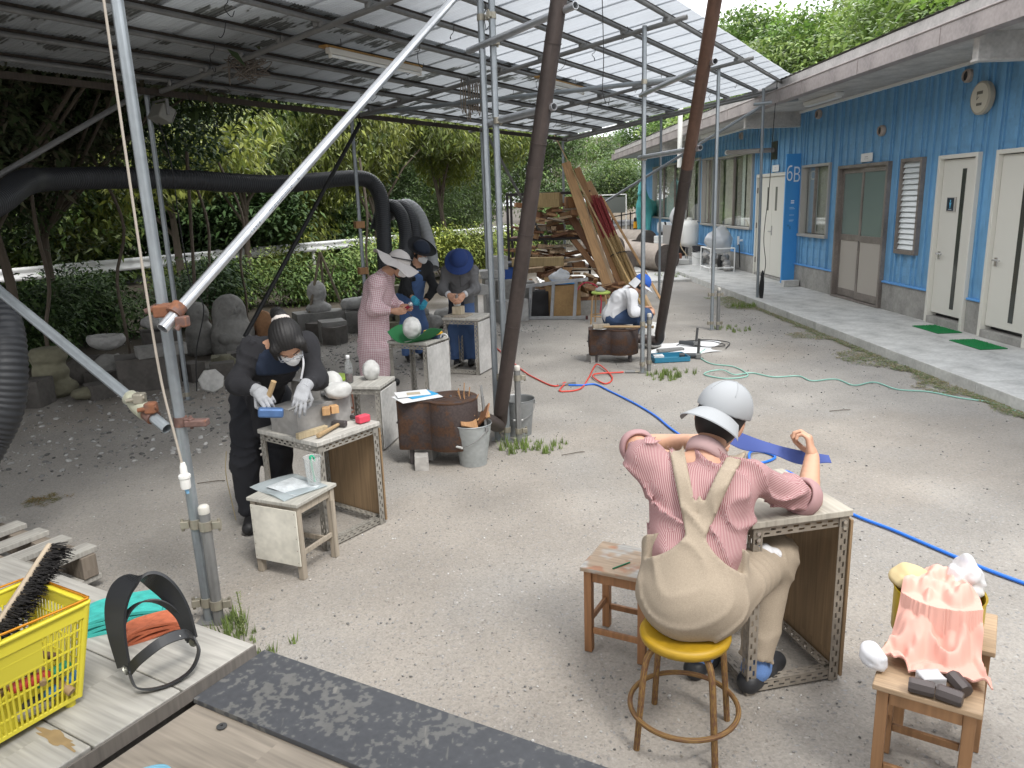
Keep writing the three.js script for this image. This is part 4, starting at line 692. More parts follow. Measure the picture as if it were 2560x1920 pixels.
// ================= TIN, TOWEL AND HAMMER HEADS BY THE SEATED PERSON =================
{
  const o = thing('yellow_tin', 'round yellow tin filled with rags on the wooden stool', 'tin', [1.475, .401, -2.325]);
  part(o, 'tin', creased(lathe([[0, .004], [.134, .004], [.137, 0], [.139, .004], [.139, .155], [.143, .159], [.141, .163], [.136, .158], [.134, .01], [0, .1], [0, .1]], 40)), M([.52, .36, .012], .4, { map: again(T_mott, 1) }));
  one('yellow_rag', uvm(rough3(new THREE.SphereGeometry(.06, 26, 18).scale(1.1, .8, 1), .03, 13, 7)), M([.6, .48, .26], .95), 'pale yellow rag bulging from the yellow tin', 'rag', [1.4, .575, -2.38]);
  one('plastic_bag', uvm(rough3(new THREE.SphereGeometry(.066, 40, 30).scale(.95, 1.15, .9), .05, 18, 2)), M([.88, .89, .9], .25, { transmission: .35, thickness: 0 }), 'crumpled white plastic bag in the yellow tin', 'plastic bag', [1.565, .59, -2.33]);
  // pink towel draped from the tin down onto the front stool
  const c = Math.cos(-.6), s = Math.sin(-.6);
  const tw = solidSheet(64, 72, (u, v) => {
    const n = fbm(u * 3 + 3, v * 3 + 9, 2, 3) - .5, n2 = fbm(u * 6 + 13, v * 5 + 2, 4, 2) - .5;
    const lx = (u - .5) * lerp(.18, .3, v) - .025 * (1 - v) + .02 * n + .05 * Math.pow(v, 6) * Math.max(0, u - .6), lz = lerp(-.34, .03, v) + .05 * n2 * v;
    const side = Math.pow(Math.abs(u - .5) * 2, 2.5);
    let y = lerp(.6, .424, sstep(.34, .82, v)) + .028 * Math.sin(v * 3.1) - side * .06 * (1 - v) + .026 * Math.sin(u * 8 + v * 6 + 12 * n) * (.4 + .9 * v) + .04 * n2 * (1 - .3 * v);
    if (Math.hypot(lx + .01, lz + .27) < .16) y = Math.max(y, .574); if (lz > -.13) y = Math.max(y, .412 + .026 * Math.abs(Math.sin(u * 6 + v * 4 + 5 * n)) * v);
    return [1.325 + .03 * (1 - v) + lx * c + lz * s, y, -2.09 - lx * s + lz * c];
  }, .006);
  one('pink_towel', tw, M([.72, .4, .33], .95), 'pink towel draped from the yellow tin onto the front stool', 'towel');
  one('white_rag', uvm(rough3(new THREE.SphereGeometry(.045, 24, 18).scale(.9, .9, 1.2), .03, 17, 3)), M([.58, .58, .6], .9), 'crumpled white rag under the edge of the pink towel', 'rag', [1.165, .44, -2.14]);
  const hh = (p, ry, rz) => { const g = uvm(creased(lathe([[0, 0], [.021, .001], [.0235, .008], [.0235, .064], [.021, .071], [0, .072]], 8), .3)); return one('loose_hammer_iron', at(at(g, 0, -.036, 0), 0, 0, 0, 0, 0, rz), M([.12, .1, .095], .45, { metalness: .4, map: T_mott }), 'loose dark iron hammer head lying on the front stool', 'hammer head', p, ry, 'hammer heads on the stool'); };
  hh([1.245, .425, -2.0], -.55, 1.57); hh([1.305, .425, -1.955], -.75, 1.57); hh([1.36, .43, -2.0], -1.5, 1.45);
  one('grey_rag', uvm(rough3(new THREE.BoxGeometry(.07, .03, .05, 10, 5, 8), .012, 18, 3)), M([.5, .49, .5], .9), 'small grey rag between the hammer heads', 'rag', [1.29, .43, -2.03]);
  one('green_pencil', cyl(V(.44, .404, -2.88), V(.52, .404, -2.93), .0035, .0035, 6), M([.02, .16, .07], .4), 'green pencil on the paint-stained stool', 'pencil');
}

// ================= HOSES, DUCTS, CABLES =================
{
  const hose = (label, pts, r, m) => one('air_hose', tube(pts.map(p => V(p[0], r + .002 + (p[2] || 0), p[1])), r, pts.length * 14, 8), m, label, 'hose');
  hose('red air hose looping across the gravel to the second stove', [[-.07, -10.14], [.02, -9.73], [.26, -8.55], [.41, -8.05], [.57, -7.7], [.7, -7.85], [.62, -7.55, .008], [.62, -7.46], [.82, -7.54], [.97, -8.03], [1.14, -8.6, .02], [1.22, -8.0], [1.1, -7.72], [1.03, -8.1, .014], [1.38, -8.23]], .0085, M([.62, .06, .04], .4));
  hose('blue air hose running across the gravel behind the seated person', [[.72, -7.72], [.85, -7.69], [1.0, -7.7], [1.11, -7.38], [1.27, -6.87], [1.37, -6.43], [1.42, -6.02], [1.52, -5.55], [1.7, -5.2], [1.85, -5.14], [2.0, -5.25], [1.95, -5.38], [1.84, -5.33, .016], [1.79, -5.15], [1.83, -4.98], [1.98, -4.93], [2.04, -4.5], [2.08, -4.2], [2.21, -3.94], [2.36, -3.59], [2.51, -3.31], [2.8, -2.9]], .0095, M([.02, .16, .68], .35));
  hose('pale green hose lying along the gravel towards the walkway', [[2.6, -9.35], [2.42, -8.96], [2.44, -8.5], [2.64, -8.29], [2.65, -7.85], [2.39, -7.75], [2.22, -7.95], [2.3, -8.1], [2.45, -8.1, .014], [2.51, -7.85, .014], [2.73, -7.96], [2.89, -7.74], [3.15, -7.74], [3.2, -7.51], [3.46, -7.54], [3.52, -7.26], [3.77, -7.35], [3.84, -7.04], [4.07, -6.91], [4.22, -6.65], [4.38, -6.45], [4.4, -6.0], [4.3, -5]], .007, M([.26, .5, .42], .4));
  const cp = thing('hose_coupling', 'brass and steel coupling where the red and blue hoses meet', 'coupling', [.66, .012, -7.74], .3); part(cp, 'body', cyl(V(-.06, 0, 0), V(.05, 0, 0), .015, .015, 12), M_galvD); part(cp, 'spring_guard', merge([0, 1, 2, 3, 4, 5, 6, 7].map(i => at(new THREE.TorusGeometry(.013, .003, 6, 12), .06 + i * .012, 0, 0, 0, Math.PI / 2))), M_galvD);
  const cp2 = thing('hose_coupling', 'steel coupling at the end of the red hose near the post', 'coupling', [1.45, .014, -8.22], -.1); part(cp2, 'body', cyl(V(-.05, 0, 0), V(.06, 0, 0), .017, .017, 12), M_galvD); part(cp2, 'nipple', cyl(V(.06, 0, 0), V(.12, 0, 0), .01, .01, 10), M_clamp);
  // corrugated dust ducts: ribbed tubes
  const duct = (label, pts, r, m, rib = .03) => {
    const c = curve(pts.map(p => V(...p))), L = c.getLength(), n = Math.round(L / rib * 4), seg = 24, fr = c.computeFrenetFrames(n, false), P = [], I = [];
    const pts2 = c.getSpacedPoints(n);
    for (let i = 0; i <= n; i++) { const rad = r * (1 + .05 * [0, .9, 1, .1][i % 4] + .025 * Math.sin(i * .037)); for (let k = 0; k < seg; k++) { const a = k / seg * 6.283, q = pts2[i].clone().addScaledVector(fr.normals[i], Math.cos(a) * rad).addScaledVector(fr.binormals[i], Math.sin(a) * rad); P.push(q.x, q.y, q.z); } }
    for (let i = 0; i < n; i++) for (let k = 0; k < seg; k++) { const a = i * seg + k, b = i * seg + (k + 1) % seg; I.push(a, a + seg, b, b, a + seg, b + seg); }
    const g = new THREE.BufferGeometry(); g.setAttribute('position', new THREE.Float32BufferAttribute(P, 3)); g.setIndex(I); g.computeVertexNormals();
    return one('dust_duct', g, m, label, 'duct');
  };
  const M_duct = M([.028, .03, .034], .5), M_ductG = M([.3, .31, .315], .55);
  const e = (a, b, h) => Q(a, b, h).toArray();
  duct('long black corrugated dust duct slung under the shelter roof', [[-2.82, 0.58, -3.64], [-2.76, 0.64, -3.76], [-2.71, 0.77, -3.89], [-2.62, 0.95, -3.93], [-2.59, 1.18, -3.98], [-2.65, 1.38, -4.08], [-2.87, 1.53, -4.28], [-3.36, 1.67, -4.73], [-3.56, 1.88, -5.20], [-3.63, 2.04, -5.85], [-3.82, 2.18, -6.51], [-3.97, 2.23, -7.14], [-3.72, 2.26, -7.96], [-3.23, 2.24, -8.57], [-2.94, 2.21, -8.97], [-2.57, 2.20, -9.58], [-2.22, 2.24, -10.20], [-1.89, 2.28, -10.72], [-1.68, 2.23, -10.91], [-1.55, 2.02, -10.86], [-1.51, 1.66, -10.66], [-1.49, 1.24, -10.46], [-1.47, 0.98, -10.30]], .1, M_duct);
  duct('black corrugated duct hose hanging nearest to the long duct', [[-1.67, 1.57, -11.06], [-1.57, 1.82, -11.06], [-1.42, 1.89, -11.03], [-1.28, 1.75, -10.89], [-1.22, 1.48, -10.72], [-1.24, 1.20, -10.55], [-1.29, 0.97, -10.39]], .09, M_duct);
  duct('black corrugated duct hose hanging beside the grey duct', [[-1.57, 1.73, -11.40], [-1.44, 1.86, -11.38], [-1.30, 1.88, -11.33], [-1.18, 1.72, -11.19], [-1.12, 1.47, -11.02], [-1.12, 1.20, -10.86], [-1.15, 0.99, -10.70]], .085, M_duct);
  duct('smooth grey duct hose ending in mid air behind the workers', [[-1.55, 1.75, -11.71], [-1.41, 1.87, -11.64], [-1.25, 1.90, -11.54], [-1.10, 1.78, -11.41], [-0.99, 1.54, -11.24], [-0.91, 1.23, -11.07], [-0.88, 1.01, -10.91]], .082, M_ductG, .06);
  for (const [y, x] of [[1.67, -1.76], [1.07, -1.76]]) one('wood_clamp_block', bx(.12, .09, .1, .004), M_pineD, 'square wooden block clamped to the post beside the duct', 'wood block', [x, y, -10.22], .5, 'blocks on the duct post');
  // power cable down the first post, with its socket
  const w = thing('power_cable', 'beige power cable hanging down the first post with a white socket', 'cable', [-1.47, 0, -3.24]);
  part(w, 'cable', tube([[-1.505, 3.75, -3.31], [-1.495, 2.9, -3.29], [-1.488, 2.2, -3.27], [-1.48, 1.6, -3.255], [-1.46, 1.2, -3.23], [-1.425, .92, -3.215], [-1.41, .8, -3.21]], .0058, 60, 8), M([.36, .32, .27], .7), true);
  part(w, 'socket', creased(lathe([[0, 0], [.02, 0], [.022, .01], [.022, .045], [.026, .05], [.026, .062], [.022, .066], [.016, .07], [.015, .1], [.01, .12], [0, .12]], 20)).translate(-1.41, .71, -3.21), M([.74, .73, .7], .5), true); part(w, 'plug_tip', cyl(V(-1.41, .71, -3.21), V(-1.405, .685, -3.21), .009, .007, 10), M([.2, .4, .6], .5), true);
  one('power_cable', tube([[4.66, 3.68, -12.95], [4.63, 2.9, -12.95], [4.6, 2.0, -12.93], [4.54, 1.2, -12.92], [4.6, .75, -12.95], [4.63, .5, -13.1]], .006, 50, 6), M_black, 'thin black cable hanging from the corner of the roof to the post', 'cable');
  one('cable_coil', merge([0, 1, 2, 3].map(i => at(new THREE.TorusGeometry(.06 + .01 * i, .012, 8, 20).scale(.6, 2.6, 1), 4.6, .28 + .02 * i, -13.12 + .015 * i, 0, .5 + .4 * i, 0))), M_black, 'bundle of black cables tied to the post by the walkway', 'cable');
  one('power_cable', tube([Q(3.91, -2.9, 2.9), Q(3.83, -2.85, 2.4), Q(3.86, -2.82, 1.8), Q(3.84, -2.8, 1.2), Q(3.75, -2.75, .95), Q(3.86, -2.82, .5), Q(3.9, -2.85, .08)].map(p => [p.x + .05, p.y, p.z]), .006, 60, 6), M_black, 'black cable running down the pole with the floodlight', 'cable');
}
// ---- lamps under the shelter roof (switched off), floodlight, rope hank, wire hooks
{
  const tubeLamp = (label, a, b0, b1) => {
    const c = Q(a, (b0 + b1) / 2, roofY(a) - .17), o = thing('strip_light', label, 'lamp', c.toArray(), RY), L = b1 - b0;
    part(o, 'wooden_back', at(bx(L + .06, .02, .09, .003), 0, .05, -.03), wood([.55, .31, .09], .6)); part(o, 'housing', at(bx(L, .05, .06, .008), 0, .015, 0), M([.62, .6, .55], .5)); part(o, 'glass_tube', cyl(V(-L / 2 + .03, -.025, .01), V(L / 2 - .03, -.025, .01), .014, .014, 12), M([.75, .76, .74], .3));
    for (const s of [-1, 1]) { part(o, 'tube_holder', at(bx(.015, .05, .035, .004), s * (L / 2 - .02), -.02, .01), M([.7, .68, .62], .5)); part(o, 'hanger', cyl(V(s * L * .35, .06, -.02), V(s * L * .35, .14, -.02), .003, .003, 6), M_iron); }
  };
  tubeLamp('unlit strip light on a yellow wood back nearest the first post', 2.0, -2.45, -1.1); tubeLamp('unlit strip light on a yellow wood back farther under the roof', 1.55, .7, 1.9);
  const p = Q(3.78, -2.86, 2.82), f = thing('floodlight', 'grey floodlight on the pole at the dark end of the shelter', 'lamp', p.toArray(), 2.4); part(f, 'housing', at(bx(.26, .15, .14, .02), 0, 0, 0, .5), M([.22, .22, .2], .6)); part(f, 'glass', at(bx(.22, .11, .006, .002), 0, -.035, .07, .5), M([.3, .3, .28], .1)); part(f, 'bracket', merge([at(bx(.015, .14, .03, .003), -.14, .05, 0), at(bx(.015, .14, .03, .003), .14, .05, 0), at(bx(.29, .015, .03, .003), 0, .12, 0)]), M_galvD);
  const rp = Q(2.15, .1, 0), rh = thing('rope_hank', 'hank of old grey rope looped over the rafter', 'rope', [rp.x, roofY(2.15) - .12, rp.z]);
  for (let i = 0; i < 9; i++) { const x = (i - 4) * .028, l = rr(.28, .42), w2 = rr(.02, .05); part(rh, 'strand', tube([[x, .05, .03], [x - w2 * .3, -.05, .035], [x - w2 * .4, -l * .6, .03], [x, -l, .01], [x + w2 * .4, -l * .6, -.02], [x + w2 * .3, -.05, -.03], [x, .05, -.03]], .006, 24, 6), M([.24, .2, .16], .95)); }
  const r2 = Q(2.7, -2.8, 0), rh2 = thing('wire_tangle', 'tangle of old wire and rope wound round the rafter', 'wire', [r2.x, roofY(2.7) - .13, r2.z]);
  for (let i = 0; i < 7; i++) { const a = rr(0, 6), pts = []; for (let k = 0; k < 9; k++) pts.push([rr(-.16, .16) + .02 * i, rr(-.13, .06) - (k === 4 ? .07 : 0), rr(-.08, .08)]); part(rh2, 'strand', tube(pts, .005, 60, 5), M([.14, .12, .1], .9)); }
  for (let i = 0; i < 34; i++) {
    const a = purl[1 + i % 8], b = -4.6 + i * .29 + rr(-.1, .1), q = Q(a, b, roofY(a) - .08), l = rr(.06, .15), t = rr(0, 3);
    const pts = [[.0, .05, .03], [.0, .03, .045], [0, -.02, .03], [rr(-.02, .02), -.05, .0]]; if (i % 2) pts.push([rr(-.02, .02), -l, .01], [rr(-.03, .03), -l - .03, .03], [rr(0, .04), -l + .01, .04]); else pts.push([0, -.07, -.02], [0, -.055, -.035]);
    one('wire_hook', at(tube(pts, .0032, 24, 5), 0, 0, 0), M_black, i % 2 ? 'bent black wire trailing from a roof purlin' : 'short black wire hook hung on a roof purlin', 'wire hook', q.toArray(), t, i % 2 ? 'trailing wires on the purlins' : 'hooks on the purlins');
  }
  one('hanging_wire', tube([[1.02, 3.6, -7.2], [1.03, 3.1, -7.2], [1.02, 2.85, -7.21], [1.05, 2.72, -7.2]], .004, 30, 5), M_black, 'single thin wire hanging from the bright part of the roof', 'wire');
}

// ================= STONES ALONG THE TREES =================
reseed(61);
const M_mossS = mott([.2, .19, .13], .95, { bumpScale: .006 }), M_grS = mott([.26, .255, .24], .95, { bumpScale: .005 }), M_dkS = mott([.12, .11, .1], .95, { bumpScale: .006 }), M_ltS = mott([.42, .415, .4], .95, { bumpScale: .004 });
const rock = (label, p, s, m, turn = 0, box = false, group, amp = .16, cat = 'stone') => { const k = Math.min(...s); const g0 = box ? new THREE.BoxGeometry(s[0], s[1], s[2], 9, 9, 9) : new THREE.IcosahedronGeometry(.5, 4).scale(...s); return one(box ? 'cut_stone' : 'boulder', at(uvm(creased(rough3(g0, k * (box ? .05 : amp), 3.2 / Math.max(...s) * 1.6, p[0] * 7 + p[2]), box ? .6 : 1.2)), 0, s[1] * .47, 0), m, label, cat, p, turn, group); };
const sculpt = (name, label, p, turn, f, lo, hi, c, m) => one(name, uvm(nets((x, y, z) => f(x, y, z) + (fbm(x * 22 + 5, y * 22, z * 22, 2) - .5) * .016, lo, hi, c)), m, label, 'stone carving', p, turn);
sculpt('stone_torso', 'mossy stone torso carving on a rough base beside the black duct', [-4.86, 0, -8.16], .4, (x, y, z) => { let d = ell(x, y, z, [0, .09, 0], [.24, .12, .2]); d = smin(d, ell(x, y, z, [0, .27, 0], [.18, .13, .15]), .04); d = smin(d, ell(x, y, z, [0, .45, 0], [.19, .13, .15]), .04); return Math.max(d, y - .54); }, [-.3, -.04, -.26], [.3, .62, .26], .016, M_mossS);
rock('pale grey boulder under the end of the black duct', [-5.05, 0, -7.75], [.34, .26, .26], M_ltS, .4);
rock('dark square-cut stone block behind the first post', [-3.95, 0, -8.45], [.62, .38, .45], M_dkS, .5, true);
rock('flat stone slab on the dark cut block', [-3.75, .37, -8.4], [.5, .12, .22], M_grS, .6, true);
rock('grey boulder leaning by the stone bowl', [-4.5, 0, -8.7], [.4, .36, .34], M_grS, .2); rock('dark low boulder behind the mossy torso', [-4.75, 0, -8.75], [.5, .36, .4], M_dkS, 1);
sculpt('stone_bowl', 'pale stone bowl resting on the boulders', [-4.62, .36, -8.95], 0, (x, y, z) => Math.max(ell(x, y, z, [0, .12, 0], [.22, .13, .15]), -ell(x, y, z, [0, .2, 0], [.17, .1, .11]), y - .17), [-.26, -.04, -.2], [.26, .22, .2], .014, M_ltS);
const faceF = (r, y0) => (x, y, z) => { let d = ell(x, y, z, [0, y0 + r, 0], [r * .92, r * 1.05, r * .9]); d = smin(d, ell(x, y, z, [0, y0 + r * .95, r * .82], [r * .14, r * .3, r * .2]), r * .15); for (const s of [-1, 1]) d = Math.max(d, -ell(x, y, z, [s * r * .36, y0 + r * 1.15, r * .88], [r * .2, r * .12, r * .16])); d = Math.max(d, -ell(x, y, z, [0, y0 + r * .5, r * .82], [r * .28, r * .06, r * .16])); return d; };
sculpt('stone_figure', 'round-headed grey stone figure beside the bust with long hair', [-4.08, 0, -10.4], .75, (x, y, z) => smin(smin(faceF(.155, .4)(x, y, z), ell(x, y, z, [0, .3, 0], [.19, .17, .16]), .06), ell(x, y, z, [0, .1, 0], [.24, .16, .2]), .08), [-.3, -.06, -.26], [.3, .78, .28], .014, M_grS);
sculpt('stone_bust', 'stone bust of a long-haired figure with folded arms', [-3.62, 0, -10.35], .7, (x, y, z) => { let d = faceF(.15, .46)(x, y, z); d = smin(d, Math.max(ell(x, y, z, [0, .55, -.04], [.23, .26, .17]), z - .06), .05); d = smin(d, ell(x, y, z, [0, .26, 0], [.3, .25, .2]), .06); d = smin(d, cap(x, y, z, [-.2, .24, .16, .06, .14, .2, .2, .055]), .04); return smin(d, ell(x, y, z, [0, .08, 0], [.3, .14, .22]), .05); }, [-.36, -.06, -.28], [.36, .86, .3], .015, M_grS);
rock('orange-brown rounded stone beside the long-haired bust', [-3.25, 0, -10.6], [.3, .55, .3], mott([.3, .16, .08], .95), .3);
rock('dark stone cube carrying a lump of plaster', [-4.35, 0, -9.75], [.4, .46, .36], M_dkS, .5, true); rock('rough white plaster lump on a dark stone cube', [-4.35, .46, -9.75], [.4, .2, .3], M_ltS, .2);
one('octagonal_plate', uvm(creased(new THREE.CylinderGeometry(.13, .14, .03, 7).applyMatrix4(X3.makeRotationX(1.15)))), mott([.66, .65, .62], .9), 'white seven-sided stone plate propped at the foot of the floodlight pole', 'stone plate', [-3.12, .12, -8.1], .5);
rock('long low stone kerb piece lying under the busts', [-3.2, 0, -9.75], [.6, .14, .2], M_dkS, .4, true);
sculpt('stone_bust', 'small pale stone bust standing on a cut block under the pole tripod', [-2.75, .36, -11.75], .5, (x, y, z) => smin(smin(faceF(.11, .2)(x, y, z), Math.max(ell(x, y, z, [0, .28, -.03], [.15, .18, .12]), z - .05), .04), ell(x, y, z, [0, .04, 0], [.2, .1, .12]), .05), [-.24, -.05, -.2], [.24, .5, .22], .012, M_ltS);
rock('grey cut stone block under the small pale bust', [-2.75, 0, -11.75], [.75, .36, .4], M_grS, .45, true);
sculpt('stone_animal', 'grey stone animal carving with a snout on the cut blocks', [-2.15, .33, -11.9], .35, (x, y, z) => { let d = cap(x, y, z, [-.2, .1, 0, .09, .1, .11, 0, .1]); d = smin(d, cap(x, y, z, [.1, .12, 0, .08, .26, .07, 0, .04]), .05); for (const s of [-1, 1]) d = smin(d, cap(x, y, z, [.13, .17, s * .05, .025, .14, .23, s * .07, .01]), .02); return d; }, [-.34, -.04, -.18], [.36, .28, .18], .011, M_ltS);
rock('dark stone block with a chipped lower face', [-2.4, 0, -11.0], [.36, .32, .34], M_grS, .4, true);
[[-2.2, 0, -11.9, .42, .34, .4], [-1.85, 0, -11.6, .4, .26, .36], [-1.75, .25, -11.75, .36, .22, .34], [-1.95, .33, -12.1, .34, .24, .3], [-1.55, 0, -11.9, .4, .34, .4], [-1.6, .33, -12.0, .36, .2, .3], [-1.5, .0, -11.45, .36, .2, .3], [-1.42, .2, -11.6, .3, .2, .28], [-1.62, .52, -12.05, .3, .16, .24]].forEach(([x, y, z, a, b, c], i) => rock('rough grey cut stone in the pile left of the person in pink', [x, y, z], [a, b, c], pick([M_grS, M_grS, M_mossS]), .3 + rr(-.2, .2), true, 'cut stones in the pile'));
[[-1.85, .44, -12.2, .3, .26, .28], [-2.0, .56, -12.2, .2, .18, .2], [-1.2, 0, -11.3, .3, .24, .3], [-1.0, 0, -11.5, .34, .3, .3], [-1.15, .22, -11.5, .26, .2, .26], [-.85, 0, -11.9, .34, .32, .3]].forEach(([x, y, z, a, b, c]) => rock('rough rounded boulder heaped behind the people at the benches', [x, y, z], [a, b, c], M_grS, rnd() * 3, false, 'boulders behind the benches'));
[[-.5, 0, -12.2, .36, .5, .3], [-.35, .48, -12.2, .4, .14, .34], [-.05, 0, -12.6, .3, .7, .3], [.2, 0, -12.4, .5, .36, .4], [.15, .36, -12.5, .3, .3, .3], [-.1, .7, -12.6, .42, .12, .36], [.05, .82, -12.7, .26, .22, .24], [.45, 0, -12.9, .36, .6, .3]].forEach(([x, y, z, a, b, c]) => rock('grey cut stone stacked behind the twin posts', [x, y, z], [a, b, c], pick([M_grS, M_ltS]), .3 + rr(-.2, .2), true, 'cut stones behind the posts'));
sculpt('stone_goose', 'pale stone goose with its neck bowed, standing on the stacked stones', [-.42, .62, -12.25], 2.6, (x, y, z) => { let d = ell(x, y, z, [0, .14, 0], [.2, .14, .12]); d = smin(d, cap(x, y, z, [.12, .2, 0, .06, .18, .42, 0, .055]), .05); d = smin(d, cap(x, y, z, [.18, .44, 0, .06, .27, .44, 0, .055]), .05); return smin(d, cap(x, y, z, [.3, .42, 0, .04, .42, .3, 0, .014]), .03); }, [-.26, -.06, -.18], [.48, .56, .18], .012, mott([.62, .56, .46], .9));
for (const [p, q] of [[[-2.95, .3, -11.6], [-2.65, 1.25, -11.75]], [[-2.3, .3, -11.95], [-2.65, 1.25, -11.75]], [[-2.75, .3, -12.2], [-2.65, 1.25, -11.75]]]) one('timber_strut', cyl(V(p[0], 0, p[2]), V(...q), .022, .02, 8), wood([.3, .25, .18], .9), 'thin pole of the tripod behind the small pale bust', 'pole', [0, 0, 0], 0, 'poles of the tripod');
for (let i = 0; i < 22; i++) { const p = Q(rr(4.35, 5.6), -4.2 + i * .27 + rr(-.1, .1)), w = rr(.18, .36); rock('small dark stone block in the crowded row under the maples', [p.x, 0, p.z], [w, rr(.12, .34), rr(.18, .3)], pick([M_dkS, M_dkS, M_grS, M_mossS]), rr(0, 1.5), i % 3 > 0, 'small stone blocks under the maples'); }
// loose stone chips heaped at the left: uncountable
{
  const n = 3400, g = rough3(new THREE.IcosahedronGeometry(1, 1), .25, 1.4, 3).scale(1, .45, .8), im = new THREE.InstancedMesh(g, M([1, 1, 1], .95, { map: T_mott }), n), m = new THREE.Matrix4(), q = new THREE.Quaternion(), c = new THREE.Color();
  for (let i = 0; i < n; i++) { const a = rr(2.6, 5.4), b = rr(-5.5, 2.5), p = Q(a + .4 * Math.sin(b * 2), b, .003), s = .006 + .022 * Math.pow(rnd(), 3); q.setFromEuler(new THREE.Euler(rr(-.4, .4), rr(0, 6), rr(-.4, .4))); m.compose(p, q, V(s, s, s)); im.setMatrixAt(i, m); const t = rnd(), L = t < .35 ? rr(.45, .7) : rr(.12, .35); im.setColorAt(i, c.setRGB(L, L * .98, L * .94)); }
  im.name = 'stone_chips'; im.userData = { kind: 'stuff', label: 'scattered pale stone chips on the ground along the trees', category: 'stone chips' }; im.castShadow = im.receiveShadow = true; scene.add(im);
  const n2 = 8000, g2 = rough3(new THREE.IcosahedronGeometry(1, 1), .2, 1.4, 8).scale(1, .6, .85), im2 = new THREE.InstancedMesh(g2, M([1, 1, 1], .95, { map: T_mott }), n2);
  for (let i = 0; i < n2; i++) { const d = 1.6 + 11 * Math.pow(rnd(), 1.5), t = rr(-.75, .75), x = Math.tan(t) * d * .8, z = -d, s = (.0014 + .0046 * Math.pow(rnd(), 4)) * (1 + d * .09); q.setFromEuler(new THREE.Euler(rr(-.4, .4), rr(0, 6), rr(-.4, .4))); m.compose(V(x > 4.3 ? 4.2 - rnd() : x, .002, z), q, V(s, s, s)); im2.setMatrixAt(i, m); const u = rnd(), L = u < .25 ? rr(.5, .75) : u < .4 ? rr(.14, .22) : rr(.26, .42); im2.setColorAt(i, c.setRGB(L, L * .97, L * .93)); }
  im2.name = 'gravel'; im2.userData = { kind: 'stuff', label: 'loose white and dark gravel grains scattered over the yard', category: 'gravel' }; im2.receiveShadow = im2.castShadow = true; scene.add(im2);
  rock('small round brown stone on the gravel in front of the yellow round stool', [.9, 0, -1.98], [.035, .028, .03], mott([.3, .26, .22], .9), 0);
  for (let i = 0; i < 5; i++) one('twig', tube([[0, .006, 0], [.07, .012, .01], [.14, .007, -.01], [.19, .008, .005]], .003, 12, 5), M([.07, .055, .04], .9), 'thin dark twig lying on the gravel', 'twig', [[.45, 0, -5.5], [1.9, 0, -6.2], [-2.2, 0, -5.2], [1.6, 0, -4.5], [2.9, 0, -6.4]][i], rr(-.4, .5), 'twigs on the gravel');
}

